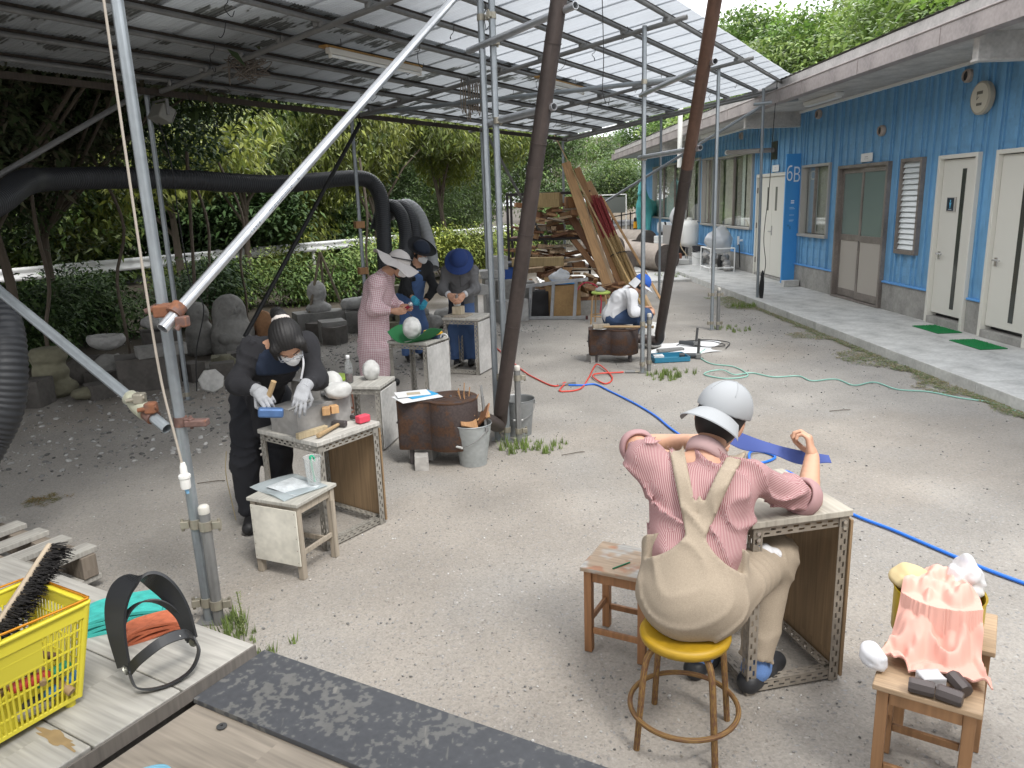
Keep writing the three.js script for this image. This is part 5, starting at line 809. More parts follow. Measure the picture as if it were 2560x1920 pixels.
// ================= SCRAP WOOD, LADDER, BOX =================
{
  const rk = thing('steel_rack', 'dark steel rack loaded with scrap wood under the far corner of the shelter', 'rack', [1.25, 0, -14.6], -.12);
  for (const x of [-.95, .55]) for (const z of [-.35, .35]) part(rk, 'upright', at(bx(.045, 2.05, .045, .003), x, 1.025, z), M([.03, .025, .025], .7));
  for (const y of [.62, 1.2, 2.02]) for (const z of [-.35, .35]) part(rk, 'rail', at(bx(1.55, .045, .04, .003), -.2, y, z), M([.03, .025, .025], .7)); for (const y of [.62, 1.2]) part(rk, 'shelf', at(bx(1.46, .02, .66, .003), -.2, y + .03, 0), wood([.16, .08, .05], .9)); part(rk, 'diagonal', beam(V(-.9, .3, .38), V(-.35, 1.2, .38), .03, .01), M([.03, .025, .025], .7));
  const wp = [wood([.62, .38, .2], .8), wood([.48, .26, .13], .8), wood([.72, .52, .33], .8), wood([.26, .13, .07], .8), wood([.5, .42, .32], .85)];
  const shapes = [[.45, .05, .09], [.6, .035, .1], [.3, .08, .09], [.22, .1, .14], [.5, .02, .15], [.3, .03, .22], [.8, .035, .06], [.2, .04, .06]].map(s => [s, [0, 1].map(() => bx(...s, .003))]);
  let cnt = 0;
  const pile = (x0, x1, z0, z1, y0, rows, n, tilt, label, group) => { for (let r = 0; r < rows; r++) for (let i = 0; i < n; i++) { const [s, gs] = pick(shapes), m = one('scrap_board', pick(gs), pick(wp), label, 'wood scrap', [rr(x0, x1), y0 + r * .085 + rr(0, .03), rr(z0, z1)], rr(-.5, .4) + (rnd() < .2 ? 1.4 : 0), group); m.rotation.z = rr(-tilt, tilt); m.rotation.x = rr(-tilt, tilt) * .6; cnt++; } };
  pile(.55, 1.55, -14.8, -14.2, 1.28, 7, 8, .3, 'offcut of board stacked on the upper shelf of the steel rack', 'offcuts on the upper shelf');
  pile(.5, 1.6, -14.7, -14.2, .7, 5, 8, .22, 'offcut of board stacked on the lower shelf of the steel rack', 'offcuts on the lower shelf');
  pile(.6, 1.75, -14.1, -13.2, .08, 8, 9, .4, 'offcut of board heaped on the ground in front of the rack', 'offcuts on the ground');
  pile(1.45, 2.15, -13.4, -12.9, .22, 3, 7, .35, 'broken piece of wood heaped behind the far green stool', 'broken wood behind the stool');
  one('timber_beam', bx(.62, .26, .3, .008), wood([.5, .36, .17], .8), 'thick squared timber on top of the scrap rack', 'timber', [.95, 1.9, -14.35], -.3); one('timber_beam', bx(.3, .2, .25, .008), wood([.42, .22, .1], .8), 'dark short timber on top of the scrap rack', 'timber', [1.5, 1.85, -14.4], .2); one('timber_beam', bx(.9, .15, .2, .008), wood([.55, .4, .2], .8), 'thick squared timber lying on the ground heap', 'timber', [.75, .86, -13.4], -.15);
  one('concrete_kerb', uvm(new THREE.BoxGeometry(1.1, .22, .3)), M_concD, 'grey concrete kerb block under the broken wood', 'kerb', [1.9, .11, -13.0], .1);
  // planks leaning on the rack
  [[1.5, .03, .16], [1.58, .05, .1], [1.66, .03, .12], [1.74, .06, .06], [1.83, .04, .1], [1.9, .03, .05], [1.45, .04, .14], [1.38, .05, .1], [2.0, .03, .04]].forEach(([x, t, w], i) => one('leaning_plank', beam(V(x + .55 + .05 * i, .02, -13.1 - .07 * (i % 3)), V(x - .15 + .02 * i, [2.55, 2.35, 2.45, 2.3, 2.2, 2.1, 1.6, 1.3, 1.9][i], -14.3 - .05 * (i % 2)), w, t, V(0, .3, 1)), [M_pine, wp[2], M_pineD, M_pine, wp[0], wp[2], wp[3], wp[1], M_pine][i], 'long plank leaning against the scrap rack', 'plank', [0, 0, 0], 0, 'planks leaning on the rack'));
  const rb = thing('reed_bundle', 'tall bundle of thin canes tied with wire and painted red at the top', 'cane bundle', [2.5, 0, -13.2]);
  const cane = [], red = []; for (let i = 0; i < 90; i++) { const a = rnd() * 6.28, r = .14 * Math.sqrt(rnd()), p = V(2.52 + r * Math.cos(a), .02, -13.2 + r * Math.sin(a)), q = V(1.86 + r * .8 * Math.cos(a), 1.85 + rr(-.12, .12), -13.95 + r * .8 * Math.sin(a)); const m = p.clone().lerp(q, .68); cane.push(cyl(p, m, .011, .01, 5, true)); red.push(cyl(m, q, .0102, .009, 5)); }
  part(rb, 'canes', merge(cane), wood([.5, .33, .14], .7), true).userData.kind = 'stuff'; part(rb, 'red_tips', merge(red), wood([.38, .05, .05], .7), true).userData.kind = 'stuff';
  for (const t of [.12, .5]) { const c = V(2.52, 0, -13.2).lerp(V(1.86, 1.85, -13.95), t); part(rb, 'tie', at(new THREE.TorusGeometry(.142, .008, 6, 24), c.x, c.y, c.z, 1.2, .6, 0), M_black, true); }
  one('bamboo_pole', cyl(V(1.24, 3.15, -15.5), V(2.16, .02, -10.0), .012, .02, 8), wood([.46, .3, .12], .6), 'long thin bamboo pole leaning from the roof corner to the ground', 'bamboo pole');
  const ld = thing('ladder', 'aluminium ladder lying on its side in front of the scrap wood', 'ladder', [.88, 0, -12.3], -.62 + .42), M_al = M([.5, .51, .52], .4, { metalness: .7, map: T_galv });
  part(ld, 'rail', at(bx(1.25, .055, .03, .004), -.05, .03, 0), M_al); part(ld, 'rail', at(bx(1.25, .055, .03, .004), -.02, .58, -.1, 0, 0, .1), M_al); for (let i = 0; i < 3; i++) part(ld, 'rung', beam(V(-.36 + i * .37, .05, 0), V(-.33 + i * .37, .56 + .037 * i, -.1), .05, .03), M_al); part(ld, 'end_cap', at(bx(.04, .06, .035, .006), .58, .03, 0), M([.08, .02, .02], .6));
  const bxo = thing('cardboard_box', 'brown cardboard box with an open flap behind the ladder', 'box', [1.12, 0, -12.75], .25), M_cb = M([.4, .25, .11], .85, { map: T_mott });
  part(bxo, 'box', merge([at(bx(.5, .52, .006, 0), 0, .26, .17), at(bx(.5, .52, .006, 0), 0, .26, -.17), at(bx(.006, .52, .334, 0), .25, .26, 0), at(bx(.006, .52, .334, 0), -.25, .26, 0), at(bx(.49, .006, .33, 0), 0, .005, 0)]), M_cb); part(bxo, 'flap', at(bx(.2, .006, .33, 0), .33, .44, .02, 0, 0, -1.0), M_cb); part(bxo, 'flap', at(bx(.5, .006, .2, 0), 0, .55, -.2, .9, 0, 0), M_cb);
  one('blue_board', bx(.5, .02, .3, .004), M([.03, .25, .6], .4), 'bright blue sheet lying on the cardboard box', 'board', [1.1, .545, -12.75], .1);
  one('plastic_bag', uvm(rough3(new THREE.SphereGeometry(.17, 40, 28).scale(1.05, .62, .8), .05, 9, 5)), M([.85, .87, .88], .2, { transmission: .55, thickness: 0 }), 'clear plastic bag of scraps on the blue sheet', 'plastic bag', [1.08, .65, -12.75]);
  one('charcoal_sack', uvm(rough3(new THREE.BoxGeometry(.34, .42, .3, 10, 10, 10), .05, 6, 2)), M([.03, .03, .032], .8), 'black sack standing behind the ladder', 'sack', [.72, .21, -12.85]);
  one('red_hose_loop', tube([[1.3, .4, -12.5], [1.45, .55, -12.55], [1.65, .5, -12.5], [1.72, .3, -12.45], [1.7, .05, -12.4]], .011, 40, 8), M([.5, .02, .06], .4), 'red hose hung over the corner of the cardboard box', 'hose');
  const bin = thing('blue_drum', 'blue plastic drum with a dark lid behind the twin posts', 'drum', [.22, 0, -13.7]); part(bin, 'drum', creased(lathe([[0, 0], [.24, 0], [.26, .03], [.28, .35], [.28, .4], [.27, .42], [.28, .45], [.27, .8], [0, .8]], 30), .5), M([.02, .08, .32], .5)); part(bin, 'lid', creased(lathe([[0, .86], [.27, .85], [.29, .83], [.29, .78], [.275, .78]], 30), .5), M([.02, .025, .04], .6));
}
// ================= TOOLS ON THE GROUND BY THE SECOND STOVE =================
{
  const tr = thing('blue_tray', 'flat blue plastic tray on the gravel beside the second stove', 'tray', [2.02, 0, -8.82], .08), mb = M([.02, .16, .26], .5);
  part(tr, 'floor', at(bx(.42, .01, .3, .002), 0, .01, 0), mb); for (const [w, d, x, z] of [[.42, .01, 0, .15], [.42, .01, 0, -.15], [.01, .3, .21, 0], [.01, .3, -.21, 0]]) part(tr, 'side', at(bx(w, .055, d, .002), x, .035, z), mb);
  one('rag', uvm(rough3(new THREE.BoxGeometry(.12, .03, .1, 10, 4, 8), .014, 14, 2)), M([.6, .62, .63], .9), 'white rag in the blue tray', 'rag', [1.9, .05, -8.84]);
  one('white_sphere', uvm(rough3(new THREE.SphereGeometry(.17, 30, 22), .006, 8, 4)), M_plaster, 'large white plaster ball behind the second flue', 'plaster ball', [1.98, .17, -9.6]);
  one('dust_sheet', solidSheet(20, 20, (u, v) => [2.0 + .8 * u + .12 * Math.sin(v * 6), .01 + .008 * Math.sin(u * 9) * Math.sin(v * 7), -9.9 + .8 * v + .08 * Math.sin(u * 5)], .004), M([.7, .71, .72], .9), 'white dust sheet spread on the gravel by the tools', 'sheet');
  const grinder = (label, p, turn) => { const o = thing('angle_grinder', label, 'grinder', p, turn); part(o, 'body', cyl(V(0, .035, 0), V(.2, .04, 0), .032, .026, 14), M([.04, .045, .05], .5)); part(o, 'gear_head', at(bx(.07, .06, .06, .012), -.02, .035, 0), M_galvD); part(o, 'disc', cyl(V(-.03, .002, 0), V(-.03, .008, 0), .055, .055, 24), M([.1, .1, .1], .6)); part(o, 'side_handle', cyl(V(-.02, .06, 0), V(-.03, .24, .01), .017, .015, 12), M([.05, .05, .05], .6)); };
  grinder('angle grinder with its side handle up, nearer the blue tray', [2.36, 0, -8.85], 2.9); grinder('angle grinder with its side handle up, on the white sheet', [2.52, .012, -9.55], 2.6);
  one('steel_bar', bx(.34, .03, .09, .004), M_galvD, 'short flat steel bar lying beside the plaster ball', 'bar', [2.15, .03, -9.3], .2);
  one('power_cable', tube([[2.3, .02, -9.6], [2.5, .02, -9.9], [2.8, .02, -9.8], [2.9, .02, -9.5], [2.65, .025, -9.4], [2.5, .03, -9.6], [2.7, .02, -9.95], [3.0, .02, -9.7], [2.85, .02, -9.3]], .006, 90, 6), M_black, 'black cable tangled beside the grinders', 'cable');
  const pk = thing('pickaxe', 'wooden-handled mallet lying across the second stove', 'mallet', [1.2, .425, -8.85], -.12); part(pk, 'handle', cyl(V(.05, .01, .05), V(.62, .015, .16), .014, .016, 10), M_handle); part(pk, 'head', at(bx(.2, .045, .05, .008), .02, .012, 0, 0, .2, 0), wood([.4, .34, .26], .8));
  one('metal_dish', creased(lathe([[0, .002], [.07, .004], [.085, .012], [.083, .014], [.068, .008], [0, .006]], 24)), M_chrome, 'small shiny metal dish on the second stove', 'dish', [1.2, .408, -8.78]);
  const sk = thing('chisel', 'chisel with a white grip on the second stove', 'chisel', [1.5, .415, -8.75], .4); part(sk, 'blade', at(bx(.09, .006, .014, .001), -.06, 0, 0), M_iron); part(sk, 'grip', cyl(V(0, .002, 0), V(.08, .002, 0), .01, .012, 10), M([.7, .7, .66], .5));
}
// ================= ALONG THE WALKWAY AND BEYOND =================
{
  const mat = (label, x, z) => { const o = thing('door_mat', label, 'door mat', [x, .1215, z], 0), g = bx(.31, .008, .6, .003); part(o, 'backing', at(g, 0, .004, 0), M([.008, .16, .045], .9)); const b = []; for (let i = 0; i < 1500; i++) { const x0 = rr(-.15, .15), z0 = rr(-.295, .295); b.push(cyl(V(x0, .007, z0), V(x0 + rr(-.004, .004), .017, z0 + rr(-.004, .004)), .0022, .0008, 3, true)); } part(o, 'pile', merge(b), M([.012, .25, .07], .85)).userData.kind = 'stuff'; };
  mat('green plastic turf mat in front of the door with the toilet sign', 5.62, -9.5); mat('green plastic turf mat in front of the last door', 5.5, -8.46);
  // board 6B
  const T6 = (() => { const c = document.createElement('canvas'); c.width = 256; c.height = 2048; const x = c.getContext('2d'); x.fillStyle = '#4596d8'; x.fillRect(0, 0, 256, 2048); x.fillStyle = '#eef3f6'; x.font = '330px sans-serif'; x.save(); x.scale(.72, 1); x.fillText('6', -6, 415); x.fillText('B', 165, 435); x.restore(); x.font = '30px sans-serif'; for (const [y, w] of [[720, 60], [752, 60]]) { x.fillRect(110, y, w, 20); x.clearRect(0, 0, 0, 0); } x.globalAlpha = .75; for (const [y, w] of [[830, 80], [852, 100], [950, 90], [1030, 90], [1046, 70]]) x.fillRect(90, y, w, 7); x.globalAlpha = .35; x.fillStyle = '#24527c'; x.fillRect(60, 1105, 40, 30); x.fillRect(100, 1130, 30, 50); const t = new THREE.CanvasTexture(c); t.colorSpace = THREE.SRGBColorSpace; return t; })();
  const sg = thing('sign_board', 'tall blue sign board reading 6B standing out from the wall', 'sign', [5.74, .16, -14.9]);
  part(sg, 'board', bxAt(.27, 2.44, .05, 0, 1.22, 0, .004), M([.06, .3, .66], .5)); const pl = new THREE.PlaneGeometry(.268, 2.436); part(sg, 'printed_face', pl.translate(0, 1.22, .0262), M([1, 1, 1], .5, { map: T6 }));
  one('concrete_block', bx(.3, .12, .14, .008), M_conc, 'small concrete block at the foot of the 6B board', 'block', [5.68, .18, -14.6], .05);
  // name plates, toilet sign, clock, lamps
  const plate = (label, y, z) => { const o = thing('name_plate', label, 'sign', [WX - .03, y, z]); part(o, 'plate', bxAt(.015, .13, .36, 0, 0, 0, .003), M_white); part(o, 'lettering', merge([bxAt(.002, .014, .1, -.0085, .01, 0, 0), bxAt(.002, .008, .14, -.0085, -.02, 0, 0)]), M([.5, .5, .5], .6)); };
  plate('small white name plate above the sliding door', 2.38, -12.2); plate('small white name plate above the white double doors', 2.38, -16.12);
  const T_wc = (() => { const c = document.createElement('canvas'); c.width = 128; c.height = 128; const x = c.getContext('2d'); x.fillStyle = '#1c2c3a'; x.fillRect(0, 0, 128, 128); x.fillStyle = '#5fb4dc'; x.beginPath(); x.arc(64, 30, 11, 0, 7); x.fill(); x.beginPath(); x.moveTo(44, 46); x.lineTo(84, 46); x.lineTo(72, 84); x.lineTo(70, 104); x.lineTo(58, 104); x.lineTo(56, 84); x.fill(); x.fillStyle = '#b8c4cc'; x.fillRect(34, 112, 60, 5); const t = new THREE.CanvasTexture(c); t.colorSpace = THREE.SRGBColorSpace; return t; })();
  const wc = thing('toilet_sign', 'small dark toilet sign with a blue figure on the cream door', 'sign', [WX - .015, 1.675, -9.86]); part(wc, 'plate', bxAt(.012, .18, .19, 0, 0, 0, .003), M([.4, .38, .35], .5)); part(wc, 'pictogram', new THREE.PlaneGeometry(.15, .16).rotateY(-Math.PI / 2).translate(-.0068, 0, -.01), M([1, 1, 1], .4, { map: T_wc }));
  const ck = thing('wall_clock', 'round cream wall clock high on the blue wall', 'clock', [WX - .03, 2.9, -9.36]); part(ck, 'case', creased(at(lathe([[0, 0], [.185, 0], [.19, .015], [.19, .06], [.17, .075], [.168, .068], [0, .068]], 36), 0, 0, 0, 0, 0, Math.PI / 2)), M([.4, .37, .3], .5)); part(ck, 'dial', at(lathe([[0, 0], [.167, 0]], 36), -.0695, 0, 0, 0, 0, Math.PI / 2), M([.62, .58, .48], .5)); part(ck, 'dial_marks', merge([bxAt(.003, .035, .11, -.071, .06, .0, 0), bxAt(.003, .03, .1, -.071, -.07, .0, 0)]), M([.16, .15, .12], .6)); part(ck, 'hand', merge([bxAt(.002, .07, .004, -.073, .015, -.045, 0), at(bxAt(.002, .05, .005, 0, 0, 0, 0), -.0735, .0, -.03, .9, 0, 0)]), M_dark);
  const lamp = (label, z) => { const o = thing('porch_lamp', label, 'lamp', [5.35, 3.33, z]); part(o, 'housing', bxAt(.14, .05, 1.25, 0, 0, 0, .01), M_white); part(o, 'diffuser', bxAt(.11, .03, 1.2, 0, -.04, 0, .012), M([.8, .8, .78], .4)); };
  lamp('white tube lamp under the eaves above the window', -12.8); lamp('white tube lamp under the far eaves', -19.3);
  const dp = thing('exhaust_pipe', 'grey exhaust pipe running along the wall to the dark outlet', 'pipe', [5.6, 2.75, -17]); part(dp, 'pipe', merge([cyl(V(0, .1, -1.6), V(.0, 0, .7), .05, .05, 16), cyl(V(0, 0, .7), V(.26, 0, .74), .05, .05, 16)]), M([.28, .26, .25], .5, { metalness: .4 })); part(dp, 'end_cap', cyl(V(0, .1, -1.6), V(0, .103, -1.68), .06, .06, 16), M([.7, .7, .68], .5));
  const vp = thing('vent_stack', 'white plastic vent pipe rising past the far eaves', 'pipe', [4.45, 0, -18.6]); part(vp, 'pipe', cyl(V(0, 2.55, 0), V(0, 4.0, 0), .055, .055, 18), M([.7, .7, .66], .5)); part(vp, 'elbow', at(new THREE.TorusGeometry(.09, .058, 12, 14, Math.PI / 2), .0, 4.0, .09, 0, Math.PI / 2, 0), M([.76, .76, .72], .5)); part(vp, 'bracket', beam(V(0, 3.3, 0), V(.3, 3.3, 0), .03, .02), M_galvD); part(vp, 'lower_bracket', beam(V(0, 2.7, 0), V(1.4, 2.7, .1), .03, .02), M_galvD);
  // turquoise horse statue
  const hf = (x, y, z) => {
    let d = ell(x, y, z, [0, 1.32, -.05], [.27, .32, .5]); d = smin(d, ell(x, y, z, [0, 1.35, .36], [.25, .3, .24]), .15); d = smin(d, ell(x, y, z, [0, 1.35, -.5], [.26, .3, .26]), .15);
    d = smin(d, cap(x, y, z, [0, 1.5, .42, .2, 0, 1.98, .62, .12]), .16); d = smin(d, cap(x, y, z, [0, 2.12, .6, .115, 0, 1.82, .9, .062]), .07); d = smin(d, ell(x, y, z, [0, 2.08, .62], [.11, .13, .13]), .05);
    for (const s of [-1, 1]) { d = smin(d, cap(x, y, z, [s * .05, 2.2, .56, .03, s * .065, 2.34, .55, .012]), .03); d = smin(d, cap(x, y, z, [s * .15, 1.2, .38, .12, s * .15, .68, .4, .07]), .08); d = smin(d, cap(x, y, z, [s * .15, .68, .4, .068, s * .15, .12, .38, .048]), .03); d = smin(d, cap(x, y, z, [s * .15, .1, .39, .055, s * .15, .02, .42, .075]), .03); d = smin(d, cap(x, y, z, [s * .16, 1.2, -.52, .15, s * .16, .78, -.48, .085]), .08); d = smin(d, cap(x, y, z, [s * .16, .78, -.48, .08, s * .16, .5, -.62, .058]), .04); d = smin(d, cap(x, y, z, [s * .16, .5, -.62, .058, s * .16, .1, -.57, .046]), .03); d = smin(d, cap(x, y, z, [s * .16, .1, -.57, .055, s * .16, .02, -.54, .075]), .03); }
    d = smin(d, cap(x, y, z, [0, 1.48, -.72, .05, 0, .95, -.84, .05]), .05); return smin(d, Math.max(ell(x, y, z, [0, 1.85, .42], [.025, .38, .14]), -9), .03);
  };
  one('horse_statue', nets(hf, [-.46, -.02, -1.05], [.46, 2.44, 1.1], .024), mott([.1, .5, .5], .6, { bumpScale: .0005 }), 'life-size turquoise horse statue standing by the far end of the walkway', 'statue', [5.62, .12, -28.2], -.5).scale.set(1.12, 1.03, 1.1);
  // sawn logs
  const log = (label, p, q, r) => { const o = thing('sawn_log', label, 'log', [p[0], 0, p[2]]); const n = 14; const A = V(...p), B = V(...q), d = B.clone().sub(A).normalize(), u = d.clone().cross(UP).normalize(), v = u.clone().cross(d); const f = (t, k) => { const rad = r * (1 + .07 * (fbm(k * 5 + p[0], t * 4 + p[2], 2, 3) - .5) * 2) , a = k * 6.2832; return A.clone().lerp(B, t).addScaledVector(u, Math.cos(a) * rad).addScaledVector(v, Math.sin(a) * rad); }; part(o, 'bark', grid(30, n, (k, t) => f(t, k % 1).toArray()), mott([.42, .36, .31], .95, { bumpScale: .008 }), true); for (const t of [0, 1]) part(o, 'cut_end', grid(30, 1, (k, s) => s ? f(t, k % 1).toArray() : A.clone().lerp(B, t).toArray()), mott(t ? [.12, .1, .09] : [.46, .38, .31], .9), true); };
  log('thick sawn log with a dark near end on the strip by the walkway', [3.6, .34, -22.6], [4.45, .34, -19.75], .36); log('pale sawn log lying behind the scrap wood', [4.4, .42, -27], [5.0, .42, -25.2], .42); log('pale log lowest of the stack beside the reed bundle', [3.0, .26, -21.3], [3.5, .26, -20.2], .28); log('pale log leaning on the stack beside the reed bundle', [2.75, .62, -22.2], [3.3, .58, -20.9], .3); log('grey log between the two pale ones', [3.7, .34, -24.2], [4.2, .34, -22.9], .34);
  // white tank on legs and clutter in front of the windows
  const tk = thing('gas_tank', 'white gas tank on thin steel legs in front of the windows', 'tank', [5.25, .12, -20.9]); const tank = z => { const g = creased(lathe([[0, 0], [.12, .005], [.2, .04], [.24, .1], [.245, .16], [.245, .56], [.235, .62], [.18, .68], [.1, .71], [.06, .72], [0, .72]], 30), .8); return g.translate(0, .42, z); }; part(tk, 'cylinder', tank(.2), M([.74, .74, .71], .45)); part(tk, 'cylinder', tank(-.38), M([.62, .62, .6], .45)); part(tk, 'valve_guard', at(lathe([[.06, 0], [.075, .0], [.075, .07], [.065, .07]], 16), 0, 1.13, .2), M([.7, .7, .66], .5)); for (const [x, z] of [[-.15, .35], [.15, .35], [-.15, -.5], [.15, -.5]]) part(tk, 'leg', cyl(V(x, 0, z * 1.15), V(x * .7, .5, z * .8), .012, .012, 8), M_galvD); part(tk, 'hose', tube([[-.1, 1.12, .24], [-.24, 1.0, .3], [-.26, .5, .32], [-.1, .2, .4]], .014, 30, 8), M([.55, .45, .3], .6));
  const drum = (label, p, r, h, m, lid) => { const o = thing('drum', label, 'drum', p); part(o, 'drum', creased(lathe([[0, 0], [r, 0], [r + .008, .01], [r, .02], [r, h * .33], [r + .01, h * .35], [r, h * .37], [r, h * .66], [r + .01, h * .68], [r, h * .7], [r, h - .01], [r - .01, h], [0, h - .015]], 30), .5), m); if (lid) part(o, 'lid', at(lathe([[0, .06], [r * .9, .05], [r + .02, 0], [r + .015, -.04]], 30), 0, h, 0), lid); return o; };
  drum('white metal drum beside the turquoise horse', [5.45, .12, -24.6], .34, .55, M([.72, .72, .7], .5)); drum('black drum with a white sack over it behind the second flue', [5.6, .12, -23.4], .22, .8, M([.02, .02, .02], .6)); one('white_sack', uvm(rough3(new THREE.SphereGeometry(.3, 24, 18).scale(.85, 1.2, .85), .06, 4, 3)), M([.64, .65, .66], .6, { transmission: .15, thickness: 0 }), 'white plastic sack on top of the black drum', 'sack', [5.6, 1.3, -23.4]); const rl = thing('white_roll', 'white roll with a black strap beside the turquoise horse', 'roll', [5.75, .9, -25.6]); part(rl, 'roll', cyl(V(-.3, 0, 0), V(.5, 0, 0), .17, .17, 22), M([.76, .76, .75], .6)); part(rl, 'strap', cyl(V(-.12, 0, 0), V(-.06, 0, 0), .175, .175, 22), M_black); part(rl, 'stand', bxAt(.6, .62, .3, .1, -.47, 0, .02), M([.03, .03, .03], .7));
  bucket('white plastic pail beside the gas tank', [5.3, .12, -20.0], .13, .15, .32, M([.72, .72, .7], .5)); bucket('black pail stacked in the white pail', [5.3, .36, -20.0], .12, .145, .24, M([.03, .03, .035], .5)); one('gas_burner', bx(.3, .14, .26, .03), M([.55, .55, .53], .5), 'small grey appliance on the walkway beside the gas tank', 'appliance', [5.0, .19, -20.3]); one('brick_stack', uvm(new THREE.BoxGeometry(.3, .24, .3)), mott([.3, .12, .07], .9), 'short stack of red bricks beside the gas tank', 'bricks', [4.95, .24, -21]); one('mesh_screen', bxAt(.03, 1.0, .5, 0, .5, 0, .004), M([.6, .58, .56], .5, { transmission: .6, thickness: 0 }), 'translucent screen leaning beside the gas tank', 'screen', [4.8, .12, -21.3], .3);
  for (let i = 0; i < 16; i++) rock('white rubble stone heaped against the wall under the window', [5.6 + rr(-.15, .1), .12 + (i % 3) * .1, -18 - i * .16], [.2, .16, .18], mott([.5, .48, .46], .9), rnd() * 3, false, 'rubble under the window');
  one('cable_coil', merge([0, 1, 2, 3, 4].map(i => at(new THREE.TorusGeometry(.16 - .01 * i, .02, 8, 24), 5.45, .3 + .01 * i, -18.6 + .05 * i, 0, 1.2, 0))), M_black, 'coil of black cable leaning under the window', 'cable');
  const wt = thing('white_table', 'small white tubular table frame standing on the walkway', 'table', [5.3, .12, -18.2]); for (const x of [-.28, .28]) for (const z of [-.42, .42]) part(wt, 'leg', cyl(V(x, 0, z), V(x, .55, z), .014, .014, 8), M_white); for (const y of [.1, .55]) part(wt, 'frame', merge([cyl(V(-.28, y, -.42), V(.28, y, -.42), .014, .014, 8), cyl(V(-.28, y, .42), V(.28, y, .42), .014, .014, 8), cyl(V(-.28, y, -.42), V(-.28, y, .42), .014, .014, 8), cyl(V(.28, y, -.42), V(.28, y, .42), .014, .014, 8)]), M_white);
  one('plastic_sheet', uvm(rough3(new THREE.SphereGeometry(.3, 30, 20).scale(1, 1.05, 1.1), .12, 6, 3)), M([.66, .67, .68], .35, { transmission: .5, thickness: 0 }), 'clear plastic sheet draped over the white table frame', 'plastic sheet', [5.35, .82, -18.3]); { const fc = thing('wall_faucet', 'white wall faucet with a black hose under the window', 'faucet', [WX - .06, .82, -18.1]); part(fc, 'body', merge([cyl(V(.04, 0, 0), V(-.06, 0, 0), .025, .025, 12), cyl(V(-.06, .1, 0), V(-.06, -.1, 0), .03, .024, 12)]), M_white); part(fc, 'hose', tube([[-.06, -.1, 0], [-.1, -.1, .2], [-.12, -.3, .3], [-.1, -.6, .3]], .012, 20, 8), M_black); }
  // traffic post, guard rail, railings, fence, hedge block, houses, vehicles beyond
  const tp = thing('traffic_post', 'yellow and black striped plastic post by the road', 'traffic post', [6.1, 0, -33.3]); [[0, .12, .16, [.02, .02, .02]], [.12, .42, .11, [.75, .36, .01]], [.42, .6, .1, [.02, .02, .02]], [.6, .88, .09, [.75, .36, .01]], [.88, 1.05, .07, [.02, .02, .02]]].forEach(([a, b, r, c]) => part(tp, 'band', cyl(V(0, a, 0), V(0, b, 0), r, r * .92, 16), M(c, .5)));
  // guard rail: W-section beams on posts along the road
  const gr = thing('guard_rail', 'white crash barrier along the road behind the trees', 'guard rail', Q(16.4, 15).toArray()); const sec = [[0, 0], [.045, .06], [.0, .12], [.0, .2], [.045, .26], [0, .32]];
  for (let b = -16; b < 34; b += 4) { part(gr, 'beam', grid(5, 1, (u, v) => { const s = sec[Math.round(u * 5)], p = Q(16.4 - s[0], lerp(b, b + 4.02, v), .44 + s[1]); return [p.x, p.y, p.z]; }), M([.78, .79, .8], .45), true); const p = Q(16.5, b); part(gr, 'post', cyl(V(p.x, 0, p.z), V(p.x, .78, p.z), .057, .057, 12), M([.7, .71, .72], .5), true); }
  const fe = thing('mesh_fence', 'grey framed mesh panel beside the road', 'fence', [6.6, 0, -45]); part(fe, 'frame', merge([bxAt(.06, 2.1, .06, -1.1, 1.05, 0, 0), bxAt(.06, 2.1, .06, 1.1, 1.05, 0, 0), bxAt(2.2, .06, .06, 0, 2.08, 0, 0)]), M_white); part(fe, 'panel', bxAt(2.1, .9, .02, 0, 1.5, 0, 0), M([.12, .13, .12], .8));
  const rlg = thing('hand_railing', 'black metal railing beside the road hedge', 'railing', [7.2, 0, -43]); for (let i = 0; i < 4; i++) part(rlg, 'baluster', bxAt(.06, 1.1, .06, -.6 + i * .5, .55, 0, 0), M_black); part(rlg, 'rail', beam(V(-1.2, .8, 0), V(1.0, 1.1, 0), .06, .06), M_black);
  const car = thing('white_van', 'white van parked on the far road', 'van', [6.0, 0, -56], .35); { const sh = new THREE.Shape(); sh.moveTo(-2, .35); sh.lineTo(-2, 1.0); sh.quadraticCurveTo(-1.95, 1.75, -1.7, 1.85); sh.lineTo(.6, 1.85); sh.quadraticCurveTo(.9, 1.8, 1.4, 1.15); sh.lineTo(1.95, 1.0); sh.quadraticCurveTo(2.05, .9, 2.05, .35); const g = new THREE.ExtrudeGeometry(sh, { depth: 1.5, bevelSize: .06, bevelThickness: .06, bevelSegments: 2 }); part(car, 'body', g.translate(0, 0, -.75), M([.75, .76, .78], .3)); for (const [x, w] of [[-1.2, .8], [-.3, .8], [.55, .6]]) part(car, 'window', bxAt(w, .5, 1.63, x, 1.42, 0, .03), M_glassD); for (const x of [-1.25, 1.25]) for (const z of [-.75, .75]) { const w = part(car, 'wheel', cyl(V(x, .32, z - .1), V(x, .32, z + .1), .32, .32, 20), M_black); part(w, 'hub', cyl(V(x, .32, z - .12), V(x, .32, z + .12), .17, .17, 14), M_galvD); } }
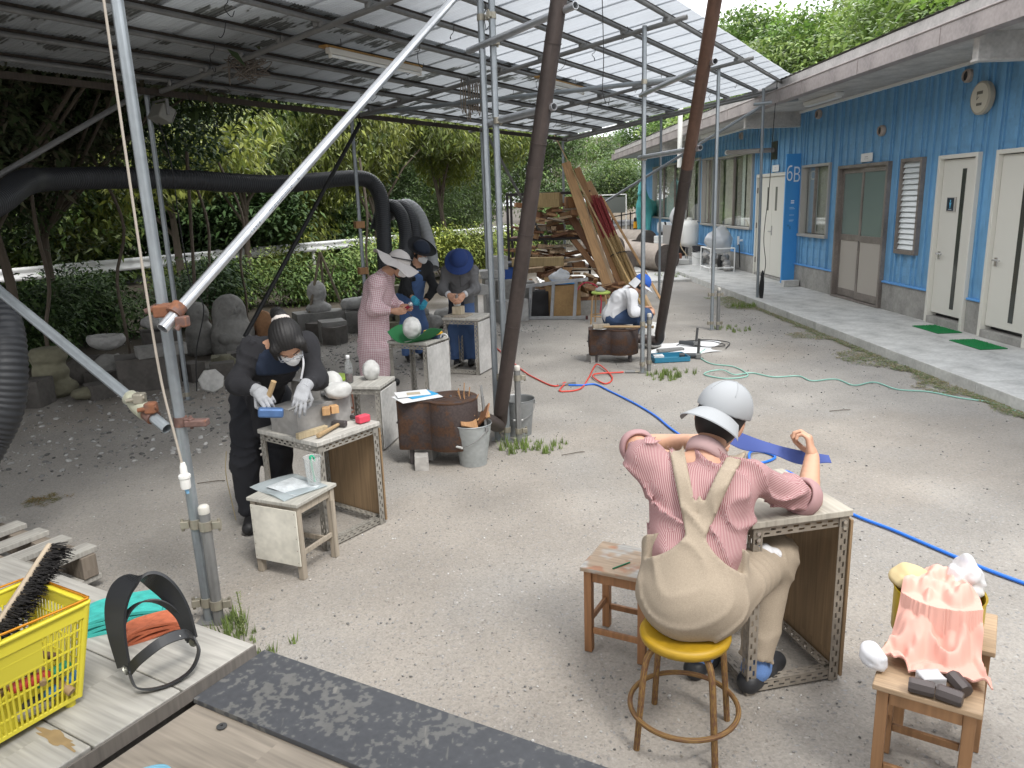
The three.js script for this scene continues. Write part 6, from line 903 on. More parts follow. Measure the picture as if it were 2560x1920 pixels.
  const house = (label, p, turn, w, h, d, c, rc) => { const o = thing('house', label, 'house', p, turn); part(o, 'wall', bxAt(w, h, d, 0, h / 2, 0, .02), mott(c, .9)); const rf = new THREE.Shape([[-w / 2 - .5, 0], [w / 2 + .5, 0], [w / 2 - 1, 1.6], [-w / 2 + 1, 1.6]].map(q => new THREE.Vector2(...q))); part(o, 'roof', new THREE.ExtrudeGeometry(rf, { depth: d + 1, bevelEnabled: false }).translate(0, h, -d / 2 - .5), mott(rc, .8)); for (let f = 0; f < Math.floor(h / 2.7); f++) for (let i = 0; i < Math.floor(w / 2.2); i++) { const x = -w / 2 + 1.3 + i * 2.2, y = 1.5 + f * 2.7; const wn = part(o, 'window', bxAt(1.3, 1.2, .1, x, y, d / 2 + .03, .01), M([.6, .58, .54], .5)); part(wn, 'pane', bxAt(1.1, 1.0, .04, x, y, d / 2 + .075, 0), M_glassD); } };
  house('beige house with dark windows far beyond the road', [8.5, 0, -72], -.2, 9, 5.4, 7, [.42, .36, .29], [.2, .17, .15]);
}

// ================= TREES AND PLANTS =================
reseed(83);
function leafCluster(n, len, wid, droop, flat, round = 0) {
  const P = [], I = [], o = V(), d = V(), s = V(), u = V();
  for (let i = 0; i < n; i++) {
    o.set(rr(-1, 1), rr(-1, 1) * flat, rr(-1, 1)); if (o.lengthSq() > 1) o.normalize(); 
    const a = rnd() * 6.283, e = rr(-.5, .35) - droop; d.set(Math.cos(a) * Math.cos(e), Math.sin(e), Math.sin(a) * Math.cos(e)); s.set(-Math.sin(a), rr(-.5, .5), Math.cos(a)).normalize(); u.crossVectors(s, d).normalize();
    const L = len * rr(.7, 1.25), W = wid * rr(.75, 1.2), k = P.length / 3;
    const p = (t, w, b) => { const q = o.clone().addScaledVector(d, t * L).addScaledVector(s, w * W).addScaledVector(u, b * L); P.push(q.x, q.y, q.z); };
    p(0, 0, 0); p(.35, .5, .05); p(.4, -.5, .05); p(1, 0, -.12); I.push(k, k + 1, k + 2, k + 1, k + 3, k + 2);
  }
  const g = new THREE.BufferGeometry(); g.setAttribute('position', new THREE.Float32BufferAttribute(P, 3)); g.setIndex(I); g.computeVertexNormals(); return g;
}
const CL = { broad: leafCluster(16, .5, .26, .2, .6), fine: leafCluster(26, .34, .11, .25, .7), droop: leafCluster(16, .62, .17, .75, .7), weed: leafCluster(12, .6, .3, -.1, .3) };
const M_leaf = M([1, 1, 1], 1, { transmission: .42, thickness: 0 }), M_leafD = M([1, 1, 1], .7), M_bark = mott([.13, .105, .08], .95, { bumpScale: .006 });
const PAL = { lime: [[.17, .28, .045], [.22, .33, .06], [.12, .22, .04], [.28, .38, .1]], fresh: [[.085, .15, .03], [.12, .19, .035], [.06, .115, .025], [.16, .22, .05]], yellow: [[.13, .17, .025], [.18, .22, .03], [.09, .135, .025], [.24, .27, .045]], deep: [[.035, .075, .018], [.05, .095, .02], [.07, .12, .03], [.028, .06, .018]], pale: [[.15, .24, .06], [.19, .28, .08], [.11, .19, .05]], dusk: [[.05, .06, .025], [.06, .065, .03], [.08, .075, .045], [.03, .05, .015]] };
const up3 = V(0, 1, 0);
function crown(parent, blobs, n, type, pal, size, name = 'crown') {
  const g = CL[type], im = new THREE.InstancedMesh(g, pal === PAL.deep || pal === PAL.dusk || name === 'foliage' ? M_leafD : M_leaf, n), m = new THREE.Matrix4(), q = new THREE.Quaternion(), c = new THREE.Color();
  let tot = 0; for (const b of blobs) tot += b[3] * b[3];
  let i = 0; blobs.forEach((b, bi) => {
    const k = bi === blobs.length - 1 ? n - i : Math.round(n * b[3] * b[3] / tot), tone = rr(.75, 1.2), pc = pick(pal);
    for (let j = 0; j < k && i < n; j++, i++) {
      const d = V(rr(-1, 1), rr(-1, 1), rr(-1, 1)); while (d.lengthSq() > 1 || d.lengthSq() < .01) d.set(rr(-1, 1), rr(-1, 1), rr(-1, 1)); d.normalize();
      const r = b[3] * (.45 + .6 * Math.pow(rnd(), .5)), p = V(b[0] + d.x * r, b[1] + d.y * r * (b[4] || .75), b[2] + d.z * r), s = size * rr(.7, 1.3);
      q.setFromEuler(new THREE.Euler(rr(-.5, .5), rnd() * 6.283, rr(-.5, .5))); m.compose(p, q, V(s, s, s)); im.setMatrixAt(i, m);
      const f = rnd() < .55 ? pc : pick(pal), t = tone * rr(.75, 1.3); im.setColorAt(i, c.setRGB(f[0] * t, f[1] * t, f[2] * t));
    }
  });
  im.name = name; im.castShadow = im.receiveShadow = true; im.userData.kind = 'stuff'; parent.add(im); return im;
}
function tree(label, x, z, h, blobs, n, type, pal, size, group, name = 'tree', r0 = .16) {   // blobs relative to the foot
  const o = thing(name, label, 'tree', [x, 0, z], 0, group), top = V(rr(-.3, .3), h, rr(-.3, .3));
  const tr = part(o, 'trunk', merge([0, 1].map(i => i ? new THREE.SphereGeometry(r0 * .5, 8, 6).translate(top.x, top.y, top.z) : (() => { const c = curve([V(0, -.1, 0), V(rr(-.15, .15), h * .35, rr(-.15, .15)), V(top.x * .6, h * .7, top.z * .6), top]); const g = new THREE.TubeGeometry(c, 16, 1, 8), P = g.attributes.position; for (let k = 0; k < P.count; k++) { const row = Math.floor(k / 9), ct = c.getPoint(row / 16), rad = lerp(r0, r0 * .45, row / 16) * (row === 0 ? 1.3 : 1); P.setXYZ(k, ct.x + (P.getX(k) - ct.x) * rad, ct.y + (P.getY(k) - ct.y) * rad, ct.z + (P.getZ(k) - ct.z) * rad); } g.computeVertexNormals(); return g; })())), M_bark);
  blobs.forEach((b, i) => { if (i % 2 && blobs.length > 9) return; const p = V(top.x * .6, h * rr(.5, .95), top.z * .6), e = V(b[0], b[1], b[2]), mid = p.clone().lerp(e, .5).add(V(rr(-.2, .2), rr(0, .3), rr(-.2, .2))); part(o, 'limb', merge([cyl(p, mid, r0 * .4, r0 * .25, 7), cyl(mid, e, r0 * .25, r0 * .1, 7)]), M_bark); });
  crown(o, blobs, n, type, pal, size); return o;
}
const ballBlobs = (cx, cy, cz, R, H, n, r) => { const a = []; for (let i = 0; i < n; i++) { const t = rnd() * 6.283, q = Math.sqrt(rnd()) * R, y = cy + rr(-1, 1) * H; const k = Math.sqrt(Math.max(.15, 1 - Math.pow((y - cy) / (H * 1.15), 2))); a.push([cx + Math.cos(t) * q * k, y, cz + Math.sin(t) * q * k, r * rr(.75, 1.25)]); } return a; };
// the wood behind the crash barrier
[[18.6, -9, 'deep', 'broad', 'dense dark tree behind the crash barrier'], [19.4, -4.5, 'fresh', 'broad', 'broad-leaved green tree behind the crash barrier'], [20.5, .5, 'yellow', 'droop', 'yellow-green drooping tree behind the crash barrier'], [19, 5, 'yellow', 'droop', 'yellow-green drooping tree behind the crash barrier'], [21, 9.5, 'fresh', 'broad', 'broad-leaved green tree behind the crash barrier'], [19.5, 13.5, 'yellow', 'droop', 'yellow-green drooping tree behind the crash barrier'], [21, 18, 'fresh', 'broad', 'broad-leaved green tree behind the crash barrier'], [19.5, 22.5, 'pale', 'fine', 'fine-leaved pale green tree behind the crash barrier'], [22, 27, 'fresh', 'fine', 'fine-leaved green tree behind the crash barrier'], [24, 33, 'pale', 'fine', 'fine-leaved pale green tree behind the crash barrier'], [25.5, -1, 'deep', 'broad', 'dense dark tree behind the crash barrier'], [26, 7, 'fresh', 'broad', 'broad-leaved green tree behind the crash barrier'], [27, 15, 'deep', 'broad', 'dense dark tree behind the crash barrier'], [27, 23, 'fresh', 'broad', 'broad-leaved green tree behind the crash barrier'], [26, -6, 'deep', 'broad', 'dense dark tree behind the crash barrier'], [26.5, 3, 'deep', 'broad', 'dense dark tree behind the crash barrier'], [26, 11, 'deep', 'broad', 'dense dark tree behind the crash barrier'], [18.4, 9, 'deep', 'broad', 'dense dark tree behind the crash barrier'], [18.2, 2.6, 'fresh', 'broad', 'broad-leaved green tree behind the crash barrier']].forEach(([a, b, pal, ty, lb], i) => { const p = Q(a, b), back = a > 25; tree(lb, p.x, p.z, 3.2, [...ballBlobs(0, back ? 4.4 : 3.7, 0, 2.9, back ? 3.6 : 2.9, 17, 1.15)], back ? 2400 : 2300, ty, PAL[pal], ty === 'fine' ? .52 : .42, 'trees behind the crash barrier'); });
// undergrowth between barrier and shelter
const shrub = (label, a, b, R, H, n, type, pal, size, group) => { const p = Q(a, b), o = thing('shrub', label, 'shrub', [p.x, 0, p.z], 0, group); const st = []; for (let i = 0; i < 5; i++) { const t = rnd() * 6.28; st.push(cyl(V(rr(-.1, .1), 0, rr(-.1, .1)), V(Math.cos(t) * R * .5, H * .8, Math.sin(t) * R * .5), .018, .008, 5)); } part(o, 'stem', merge(st), M_bark); crown(o, ballBlobs(0, H * .55, 0, R * .7, H * .4, 8, R * .45), n, type, pal, size, 'foliage'); };
for (let i = 0; i < 12; i++) { const b = -5.5 + i * 1.55; shrub('low leafy shrub in the row between the stones and the crash barrier', 8.4 + rr(-.7, .9), b, .85, i < 5 ? .8 : .95, 300, 'fine', i < 5 ? PAL.deep : i < 8 ? PAL.fresh : PAL.yellow, .3, 'shrubs behind the stones'); }
for (let i = 0; i < 11; i++) { const b = -6 + i * 2.3; shrub('tall wild bush growing just behind the crash barrier', 17.4 + rr(-.1, .5), b, 1.25, 2.1, 420, 'broad', pick([PAL.fresh, PAL.deep, PAL.yellow]), .34, 'bushes behind the crash barrier'); }
for (let i = 0; i < 6; i++) shrub('scrubby bush in front of the crash barrier', 12.2 + rr(-1.2, 1.6), -4 + i * 2.9, rr(.7, .9), i < 3 ? .55 : .5, 200, 'fine', i < 3 ? PAL.deep : PAL.yellow, .32, 'scrub in front of the barrier');
// slim dark maples close to the shelter; their crowns hang over the dark end of the roof
[[7.2, -4.6, 2.8], [8.2, -1.6, 3.0], [6.9, -3.0, 2.9], [9.5, -3.8, 3.2], [9.6, -7, 3.0], [7.0, -8.5, 2.8]].forEach(([a, b, h], i) => { const p = Q(a, b), off = Q(a - 3.2, b).sub(p); const bl = [...ballBlobs(0, 3.1, 0, 1.7, .9, 8, .75), ...ballBlobs(off.x * .7, 4.35, off.z * .7, 2.3, .5, 12, .85), ...ballBlobs(off.x * 1.35, 4.6, off.z * 1.35, 1.9, .4, 9, .8)]; tree('slim dark maple whose crown hangs over the dark end of the shelter', p.x, p.z, h, bl, 3300, 'fine', i % 3 === 1 ? PAL.deep : PAL.dusk, .42, 'maples over the shelter', 'maple_tree', .07); });
[[10.8, 2.4, 'yellow'], [12.2, 5.4, 'yellow'], [10.5, 8.5, 'yellow'], [11.5, 13, 'yellow']].forEach(([a, b, pal]) => { const p = Q(a, b); tree('yellow-green tree between the shelter and the crash barrier', p.x, p.z, 2.6, ballBlobs(0, 3.7, 0, 2.0, 1.0, 11, .8), 1700, 'droop', PAL[pal], .33, 'trees between shelter and barrier', 'tree', .1); });
for (let i = 0; i < 9; i++) { const p = Q(rr(5.6, 7.6), -6 + i * 1.05 + rr(-.3, .3)); const o = one('sapling_trunk', tube([[0, 0, 0], [rr(-.06, .06), .5, rr(-.06, .06)], [rr(-.14, .14), 1.1, rr(-.1, .1)], [rr(-.2, .2), 1.8, rr(-.2, .2)], [rr(-.3, .3), 2.7, rr(-.3, .3)]], .022, 16, 6), M_bark, 'thin bare sapling stem behind the stones', 'sapling', [p.x, 0, p.z], 0, 'sapling stems behind the stones'); }
// far trees beyond the road end and behind the workshop
[[3, -50, 'pale', 7], [-3, -47, 'fresh', 7], [8.5, -60, 'fresh', 8], [13.5, -52, 'deep', 8]].forEach(([x, z, pal, h]) => tree('leafy tree beyond the far road', x, z, 3.5, ballBlobs(0, h * .55, 0, 3, h * .38, 15, 1.35), 1300, 'fine', PAL[pal], .8, 'trees beyond the far road'));
[[13.2, -19.5, 8.2, 'lime'], [15.5, -14, 8.4, 'lime'], [12.4, -26, 6.6, 'lime'], [12.6, -33, 7, 'lime'], [17, -24, 8, 'lime'], [10.8, -38, 8.4, 'pale'], [19.5, -18, 9, 'lime'], [15.5, -40, 7, 'deep'], [11.8, -15.5, 6.6, 'lime'], [9.6, -31, 7.6, 'lime'], [10.2, -23.5, 5.6, 'lime']].forEach(([x, z, h, pal]) => tree('tall spreading tree rising behind the workshop roof', x, z, 4.2, ballBlobs(0, h * .7, 0, 3.4, h * .36, 26, 1.25), 5200, 'broad', PAL[pal], .36, 'trees behind the workshop', 'tree', .2));
shrub('clipped green hedge bush beside the far road', 16, 31, 2.2, 1.5, 700, 'fine', PAL.fresh, .4); shrub('round bush beside the striped post', 12.2, 21.5, 1.0, 1.3, 360, 'fine', PAL.fresh, .34);
// weeds: blades and low leaves at the posts and along the walkway
{
  const blades = []; for (let i = 0; i < 16; i++) { const a = rnd() * 6.28, l = rr(.5, 1), w = .05; blades.push(new THREE.BufferGeometry().setFromPoints([V(-w * Math.sin(a), 0, w * Math.cos(a)), V(w * Math.sin(a), 0, -w * Math.cos(a)), V(Math.cos(a) * .35 * l, l, Math.sin(a) * .35 * l)].map(p => p.add(V(Math.cos(a * 3) * .2, 0, Math.sin(a * 5) * .2))))); } const bg = mergeGeometries(blades); bg.computeVertexNormals();
  const spots = []; const put = (x, z, n, r, s, y = 0) => { for (let i = 0; i < n; i++) { const a = rnd() * 6.28, q = r * Math.sqrt(rnd()); spots.push([x + Math.cos(a) * q, y, z + Math.sin(a) * q, s * rr(.5, 1.3)]); } };
  put(-1.28, -3.22, 20, .1, .085); put(-1.12, -3.05, 14, .16, .06); put(.32, -5.75, 26, .2, .07); put(.1, -5.7, 10, .12, .1); put(1.95, -8.1, 20, .2, .08); put(1.75, -7.95, 16, .18, .09); put(3.35, -10.75, 24, .28, .07); put(4.4, -18.2, 50, .6, .14); put(4.25, -12.9, 26, .2, .1);
  const g = new THREE.InstancedMesh(bg, M_leaf, spots.length), m = new THREE.Matrix4(), q = new THREE.Quaternion(), c = new THREE.Color();
  spots.forEach((s, i) => { q.setFromAxisAngle(up3, rnd() * 6.28); m.compose(V(s[0], s[1], s[2]), q, V(s[3], s[3], s[3])); g.setMatrixAt(i, m); const t = rr(.8, 1.3); g.setColorAt(i, c.setRGB(.17 * t, .24 * t, .05 * t)); });
  g.name = 'grass'; g.userData = { kind: 'stuff', label: 'tufts of grass growing at the feet of the posts', category: 'grass' }; g.castShadow = g.receiveShadow = true; scene.add(g);
  const n = 2400, w = new THREE.InstancedMesh(CL.weed, M_leaf, n);
  for (let i = 0; i < n; i++) { const z = -4.8 - 9.5 * rnd(), pt = fbm(z * 1.3, 3, 2, 3); const x = 4.42 - Math.pow(rnd(), 1.6) * (.06 + .42 * sstep(.35, .7, pt)); const s = rr(.02, .055); q.setFromAxisAngle(up3, rnd() * 6.28); m.compose(V(x, .01, z), q, V(s, s * .8, s)); w.setMatrixAt(i, m); const k = rnd(); k < .6 ? c.setRGB(.16 * rr(.7, 1.3), .2, .05) : c.setRGB(.28, .23, .12); w.setColorAt(i, c); }
  w.name = 'weeds'; w.userData = { kind: 'stuff', label: 'low weeds and dry leaves along the edge of the walkway', category: 'weeds' }; w.castShadow = w.receiveShadow = true; scene.add(w);
  const st = thing('weed_stalk', 'single upright weed stalk beside the first post', 'weed', [-1.2, 0, -3.1]); part(st, 'stalk', tube([[0, 0, 0], [.005, .12, .0], [.0, .26, .01]], .0025, 10, 5), M([.12, .16, .04], .8)); const fl = new THREE.InstancedMesh(CL.weed, M_leaf, 12); for (let i = 0; i < 12; i++) { m.compose(V(0, .05 + i * .018, 0), q.setFromAxisAngle(up3, i * 2.4), V(.016, .016, .016)); fl.setMatrixAt(i, m); fl.setColorAt(i, c.setRGB(.2, .24, .06)); } fl.name = 'leaves'; fl.userData.kind = 'stuff'; st.add(fl);
  const lt = new THREE.InstancedMesh(CL.weed, M([1, 1, 1], .9), 26); for (let i = 0; i < 26; i++) { m.compose(V(-3.15 + rr(-.14, .14), .008, -5.0 + rr(-.1, .1)), q.setFromAxisAngle(up3, rnd() * 6), V(.035, .01, .035)); lt.setMatrixAt(i, m); lt.setColorAt(i, c.setRGB(rr(.12, .22), .13, .04)); } lt.name = 'fallen_leaves'; lt.userData = { kind: 'stuff', label: 'small heap of fallen brown leaves on the gravel', category: 'leaves' }; scene.add(lt);
}

// ================= PEOPLE =================
reseed(97);
const M_skin = M([.52, .29, .19], .55, { vertexColors: true });
const bone = (x, y, z, s) => { let d = cap(x, y, z, s); if (s[8]) { const dx = s[4] - s[0], dy = s[5] - s[1], dz = s[6] - s[2], l = Math.hypot(dx, dy, dz); d = Math.max(d, ((x - s[4]) * dx + (y - s[5]) * dy + (z - s[6]) * dz) / l); } return d; };
const bb = (bones, pad) => { const lo = [9, 9, 9], hi = [-9, -9, -9]; for (const s of bones) for (const [o, r] of [[0, s[3]], [4, s[7]]]) for (let k = 0; k < 3; k++) { lo[k] = Math.min(lo[k], s[o + k] - r - pad); hi[k] = Math.max(hi[k], s[o + k] + r + pad); } return [lo, hi]; };
const J = (a, ra, b, rb, flat) => [a.x, a.y, a.z, ra, b.x, b.y, b.z, rb, flat];
function boneUV(g, bones, map) {   // planar cloth coordinates in metres in the frame of the nearest bone; map lets bones share a frame
  g = g.toNonIndexed(); const p = g.attributes.position, n = p.count, uv = new Float32Array(n * 2), fr = bones.map((_, i) => { const s = bones[map ? map[i] ?? i : i], d = V(s[4] - s[0], s[5] - s[1], s[6] - s[2]); d.normalize(); const e = Math.abs(d.y) > .8 ? V(0, 0, 1) : V(0, 1, 0), x = e.clone().cross(d).normalize(), y = d.clone().cross(x); return [V(s[0], s[1], s[2]), d, x, y]; });
  const q = V(), c = V(), A = V(), B = V();
  for (let i = 0; i < n; i += 3) {
    c.set(0, 0, 0); for (let k = 0; k < 3; k++) { q.fromBufferAttribute(p, i + k); c.add(q); if (k === 0) A.copy(q).negate(), B.copy(A); if (k === 1) A.add(q); if (k === 2) B.add(q); } c.multiplyScalar(1 / 3); A.cross(B);
    let best = 1e9, bi = 0; bones.forEach((s, k) => { const d = cap(c.x, c.y, c.z, s); if (d < best) { best = d; bi = k; } });
    const [o, d, x, y] = fr[bi], w = Math.abs(A.dot(x)) > Math.abs(A.dot(y)) ? y : x;
    for (let k = 0; k < 3; k++) { q.fromBufferAttribute(p, i + k).sub(o); uv[(i + k) * 2] = q.dot(w); uv[(i + k) * 2 + 1] = q.dot(d); }
  }
  g.setAttribute('uv', new THREE.BufferAttribute(uv, 2)); return g;
}
function garment(bones, { k = .05, cell = .012, fold = .006, freq = 9, mask, cut, inflate = 0, map } = {}) {
  const [lo, hi] = bb(bones, .03 + inflate);
  const f = (x, y, z) => { let d = 9; for (const s of bones) { const e = bone(x, y, z, s); d = d > 8 ? e : smin(d, e, k); } d -= inflate;
    if (fold && Math.abs(d) < .04) { const w = vn(x * 5 + 9, y * 5 + 4, z * 5); const w2 = vn(x * 3.1 + 40, y * 3.1, z * 3.1 + 7), rg = 1 - Math.abs(Math.sin((x * 1.3 + y * 1.6 + z * 1.9) * freq + w * 11 + w2 * 13)); d += fold * (1 - rg * rg) * (.2 + 1.1 * w2); d += fold * .7 * (fbm(x * freq * 1.6 + 30, y * freq * 1.6, z * freq * 1.6, 2) - .5); }
    if (mask) d = Math.max(d, mask(x, y, z)); if (cut) d = Math.max(d, -cut(x, y, z)); return d; };
  return boneUV(nets(f, lo, hi, cell), bones, map);
}
// head: facing +z, centre of the skull at the origin
const headGeo = (() => {
  const f = (x, y, z) => {
    let d = ell(x, y, z, [0, .025, -.012], [.076, .09, .096]); d = smin(d, ell(x, y, z, [0, -.045, .03], [.056, .075, .062]), .04); d = smin(d, cap(x, y, z, [0, -.1, .058, .02, 0, -.098, .05, .024]), .03);
    d = smin(d, cap(x, y, z, [0, -.004, .088, .008, 0, -.036, .108, .0125]), .014); for (const s of [-1, 1]) { d = smin(d, ell(x, y, z, [s * .012, -.038, .094], [.008, .007, .01]), .01); d = smin(d, ell(x, y, z, [s * .078, -.015, -.012], [.009, .032, .019]), .008); d = Math.max(d, -(ell(x, y, z, [s * .032, .0, .098], [.02, .011, .014]) )); d = smin(d, ell(x, y, z, [s * .032, .0, .079], [.0135, .0115, .0125]), .004); d = smin(d, cap(x, y, z, [s * .016, .018, .088, .006, s * .05, .02, .074, .005]), .012); }
    d = smin(d, cap(x, y, z, [-.018, -.066, .083, .006, .018, -.066, .083, .006]), .01); return d;
  };
  const g = nets(f, [-.1, -.14, -.125], [.1, .13, .135], .0042), p = g.attributes.position, c = new Float32Array(p.count * 3);
  for (let i = 0; i < p.count; i++) { const x = Math.abs(p.getX(i)), y = p.getY(i), z = p.getZ(i); let t = [1, 1, 1]; if (Math.hypot((x - .032) / .0125, y / .0075) < 1 && z > .07) t = Math.hypot(x - .032, y) < .006 ? [.05, .06, .08] : [1.5, 2.4, 3.4]; else if (x < .02 && Math.abs(y + .066) < .007 && z > .07) t = [.85, .6, .62]; else if (Math.abs(y - .021) < .005 && x > .014 && x < .052 && z > .05) t = [.12, .12, .13]; c.set(t, i * 3); }
  g.setAttribute('color', new THREE.BufferAttribute(c, 3)); return g;
})();
// right hand: wrist at the origin, fingers along +y, palm facing +z, thumb to -x (mirror for the left)
const handGeo = (curl, spread = .1, thumbIn = .4) => {
  const B = []; const palm = [[-.022, .012, 0, .014, -.026, .075, 0, .0125], [-.006, .008, 0, .015, -.009, .08, -.001, .013], [.01, .008, 0, .014, .01, .077, -.001, .0125], [.022, .012, 0, .012, .027, .068, 0, .0115]];
  [[-.027, .078, .036, .0098], [-.009, .083, .041, .01], [.01, .08, .038, .0096], [.027, .071, .029, .0086]].forEach(([x, y, L, r], i) => { let p = V(x, y, 0), a = curl * .8, sx = (i - 1.5) * spread; for (const [l, rr_, c] of [[L, r, curl], [L * .66, r * .9, curl * 1.1], [L * .52, r * .8, curl * .7]]) { const q = V(p.x + sx * l, p.y + Math.cos(a) * l, p.z + Math.sin(a) * l); B.push(J(p, rr_, q, rr_ * .92)); p = q; a += c; } });
  let p = V(-.024, .022, .004); const t1 = V(-.05, .05, .02 + .02 * thumbIn), t2 = V(-.055 + .02 * thumbIn, .078, .032 + .03 * thumbIn), t3 = V(-.045 + .03 * thumbIn, .1, .038 + .03 * thumbIn); B.push(J(p, .014, t1, .0115), J(t1, .0112, t2, .01), J(t2, .0098, t3, .0085));
  const f = (x, y, z) => { let d = 9; for (const s of palm) d = Math.min(d > 8 ? cap(x, y, z, s) : smin(d, cap(x, y, z, s), .012), 9); d = smin(d, cap(x, y, z, [0, -.02, 0, .024, 0, .015, 0, .021]), .02); let e = 9; for (const s of B) e = Math.min(e, cap(x, y, z, s)); return smin(d, e, .006); };
  return nets(f, [-.09, -.05, -.05], [.075, .2, .12], .0034);
};
const HAND = { grip: handGeo(.95, .02, .9), relax: handGeo(.42, .06, .5), flat: handGeo(.2, .12, .2), pinch: handGeo(.62, .02, 1.1) };
const colored = (g, c = [1, 1, 1]) => { g = g.clone(); g.setAttribute('color', new THREE.Float32BufferAttribute(new Array(g.attributes.position.count).fill(c).flat(), 3)); return g; };
function placeHand(kind, wrist, dir, palm, left, s = 1) {   // dir: wrist to knuckles, palm: where the palm faces
  const y = dir.clone().normalize(), z = palm.clone().addScaledVector(y, -palm.dot(y)).normalize(), x = y.clone().cross(z);
  const g = HAND[kind].clone(); if (left) { g.scale(-1, 1, 1); const I = g.index.array; for (let i = 0; i < I.length; i += 3) [I[i], I[i + 1]] = [I[i + 1], I[i]]; }
  g.applyMatrix4(new THREE.Matrix4().makeBasis(x, y, z).scale(V(s, s, s))); g.translate(wrist.x, wrist.y, wrist.z); g.computeVertexNormals(); return g;
}
const headM = (pos, face, up) => { const z = face.clone().normalize(), x = up.clone().cross(z).normalize(), y = z.clone().cross(x); return new THREE.Matrix4().makeBasis(x, y, z).setPosition(pos); };
const mergeC = a => mergeGeometries(a.map(g => { g = g.index ? g.toNonIndexed() : g.clone(); if (!g.attributes.color) g = colored(g); for (const k of Object.keys(g.attributes)) if (!['position', 'normal', 'color'].includes(k)) g.deleteAttribute(k); return g; }));
function person(label, base, { head, face, up, bones, hands, hs = 1 }) {
  const o = thing('person', label, 'person', base); const [lo, hi] = bb(bones, .02), hm = headM(head, face, up).scale(V(hs, hs, hs));
  const body = nets((x, y, z) => { let d = 9; for (const s of bones) d = d > 8 ? cap(x, y, z, s) : smin(d, cap(x, y, z, s), .035); return d; }, lo, hi, .012);
  part(o, 'body', mergeC([body, headGeo.clone().applyMatrix4(hm), ...hands.map(h => placeHand(...h))]), M_skin, true);
  o.userData.hm = undefined; return [o, hm];
}
const clothTex = (n, fn, per) => { const t = tex(n, fn); t.repeat.set(1 / per, 1 / per); return t; };
const T_stripe = clothTex(64, (u, v) => { const s = Math.abs(((u * 4) % 1) - .5) < .22; const w = .9 + .2 * vn(u * 64, v * 64, 2); return (s ? [.25, .085, .09] : [.44, .3, .295]).map(c => c * w); }, .022);
const T_ging = clothTex(64, (u, v) => { const a = (u % 1) < .5, b = (v % 1) < .5; return a && b ? [.5, .27, .3] : a || b ? [.63, .44, .47] : [.76, .68, .69]; }, .019);
const T_denim = clothTex(64, (u, v) => { const w = .7 + .6 * vn(u * 32, v * 64, 2, 32); return [.035 * w, .065 * w, .14 * w]; }, .05);
const T_weave = clothTex(128, (u, v) => { const w = .88 + .24 * vn(u * 64, v * 64, 3, 64); return [w, w, w].map(x => x * .8); }, .12);
const fab = (c, o = {}) => M(c, .9, { map: T_weave, ...o });
const M_maskW = M([.82, .82, .82], .8), M_hair = M([.008, .007, .007], .62);
function hairCap(hm, f, m, o, name = 'hair', c = .005) { const g = nets(f, [-.13, -.17, -.17], [.13, .16, .14], c); g.applyMatrix4(hm); return part(o, name, g, m, true); }
const maskF = (x, y, z) => Math.max(smin(ell(x, y, z, [0, -.06, .05], [.062, .055, .062]), cap(x, y, z, [0, -.03, .098, .02, 0, -.075, .1, .02]), .04), -(z - .05), y + .012 - .02 * (1 - Math.min(1, Math.abs(x) / .05)));

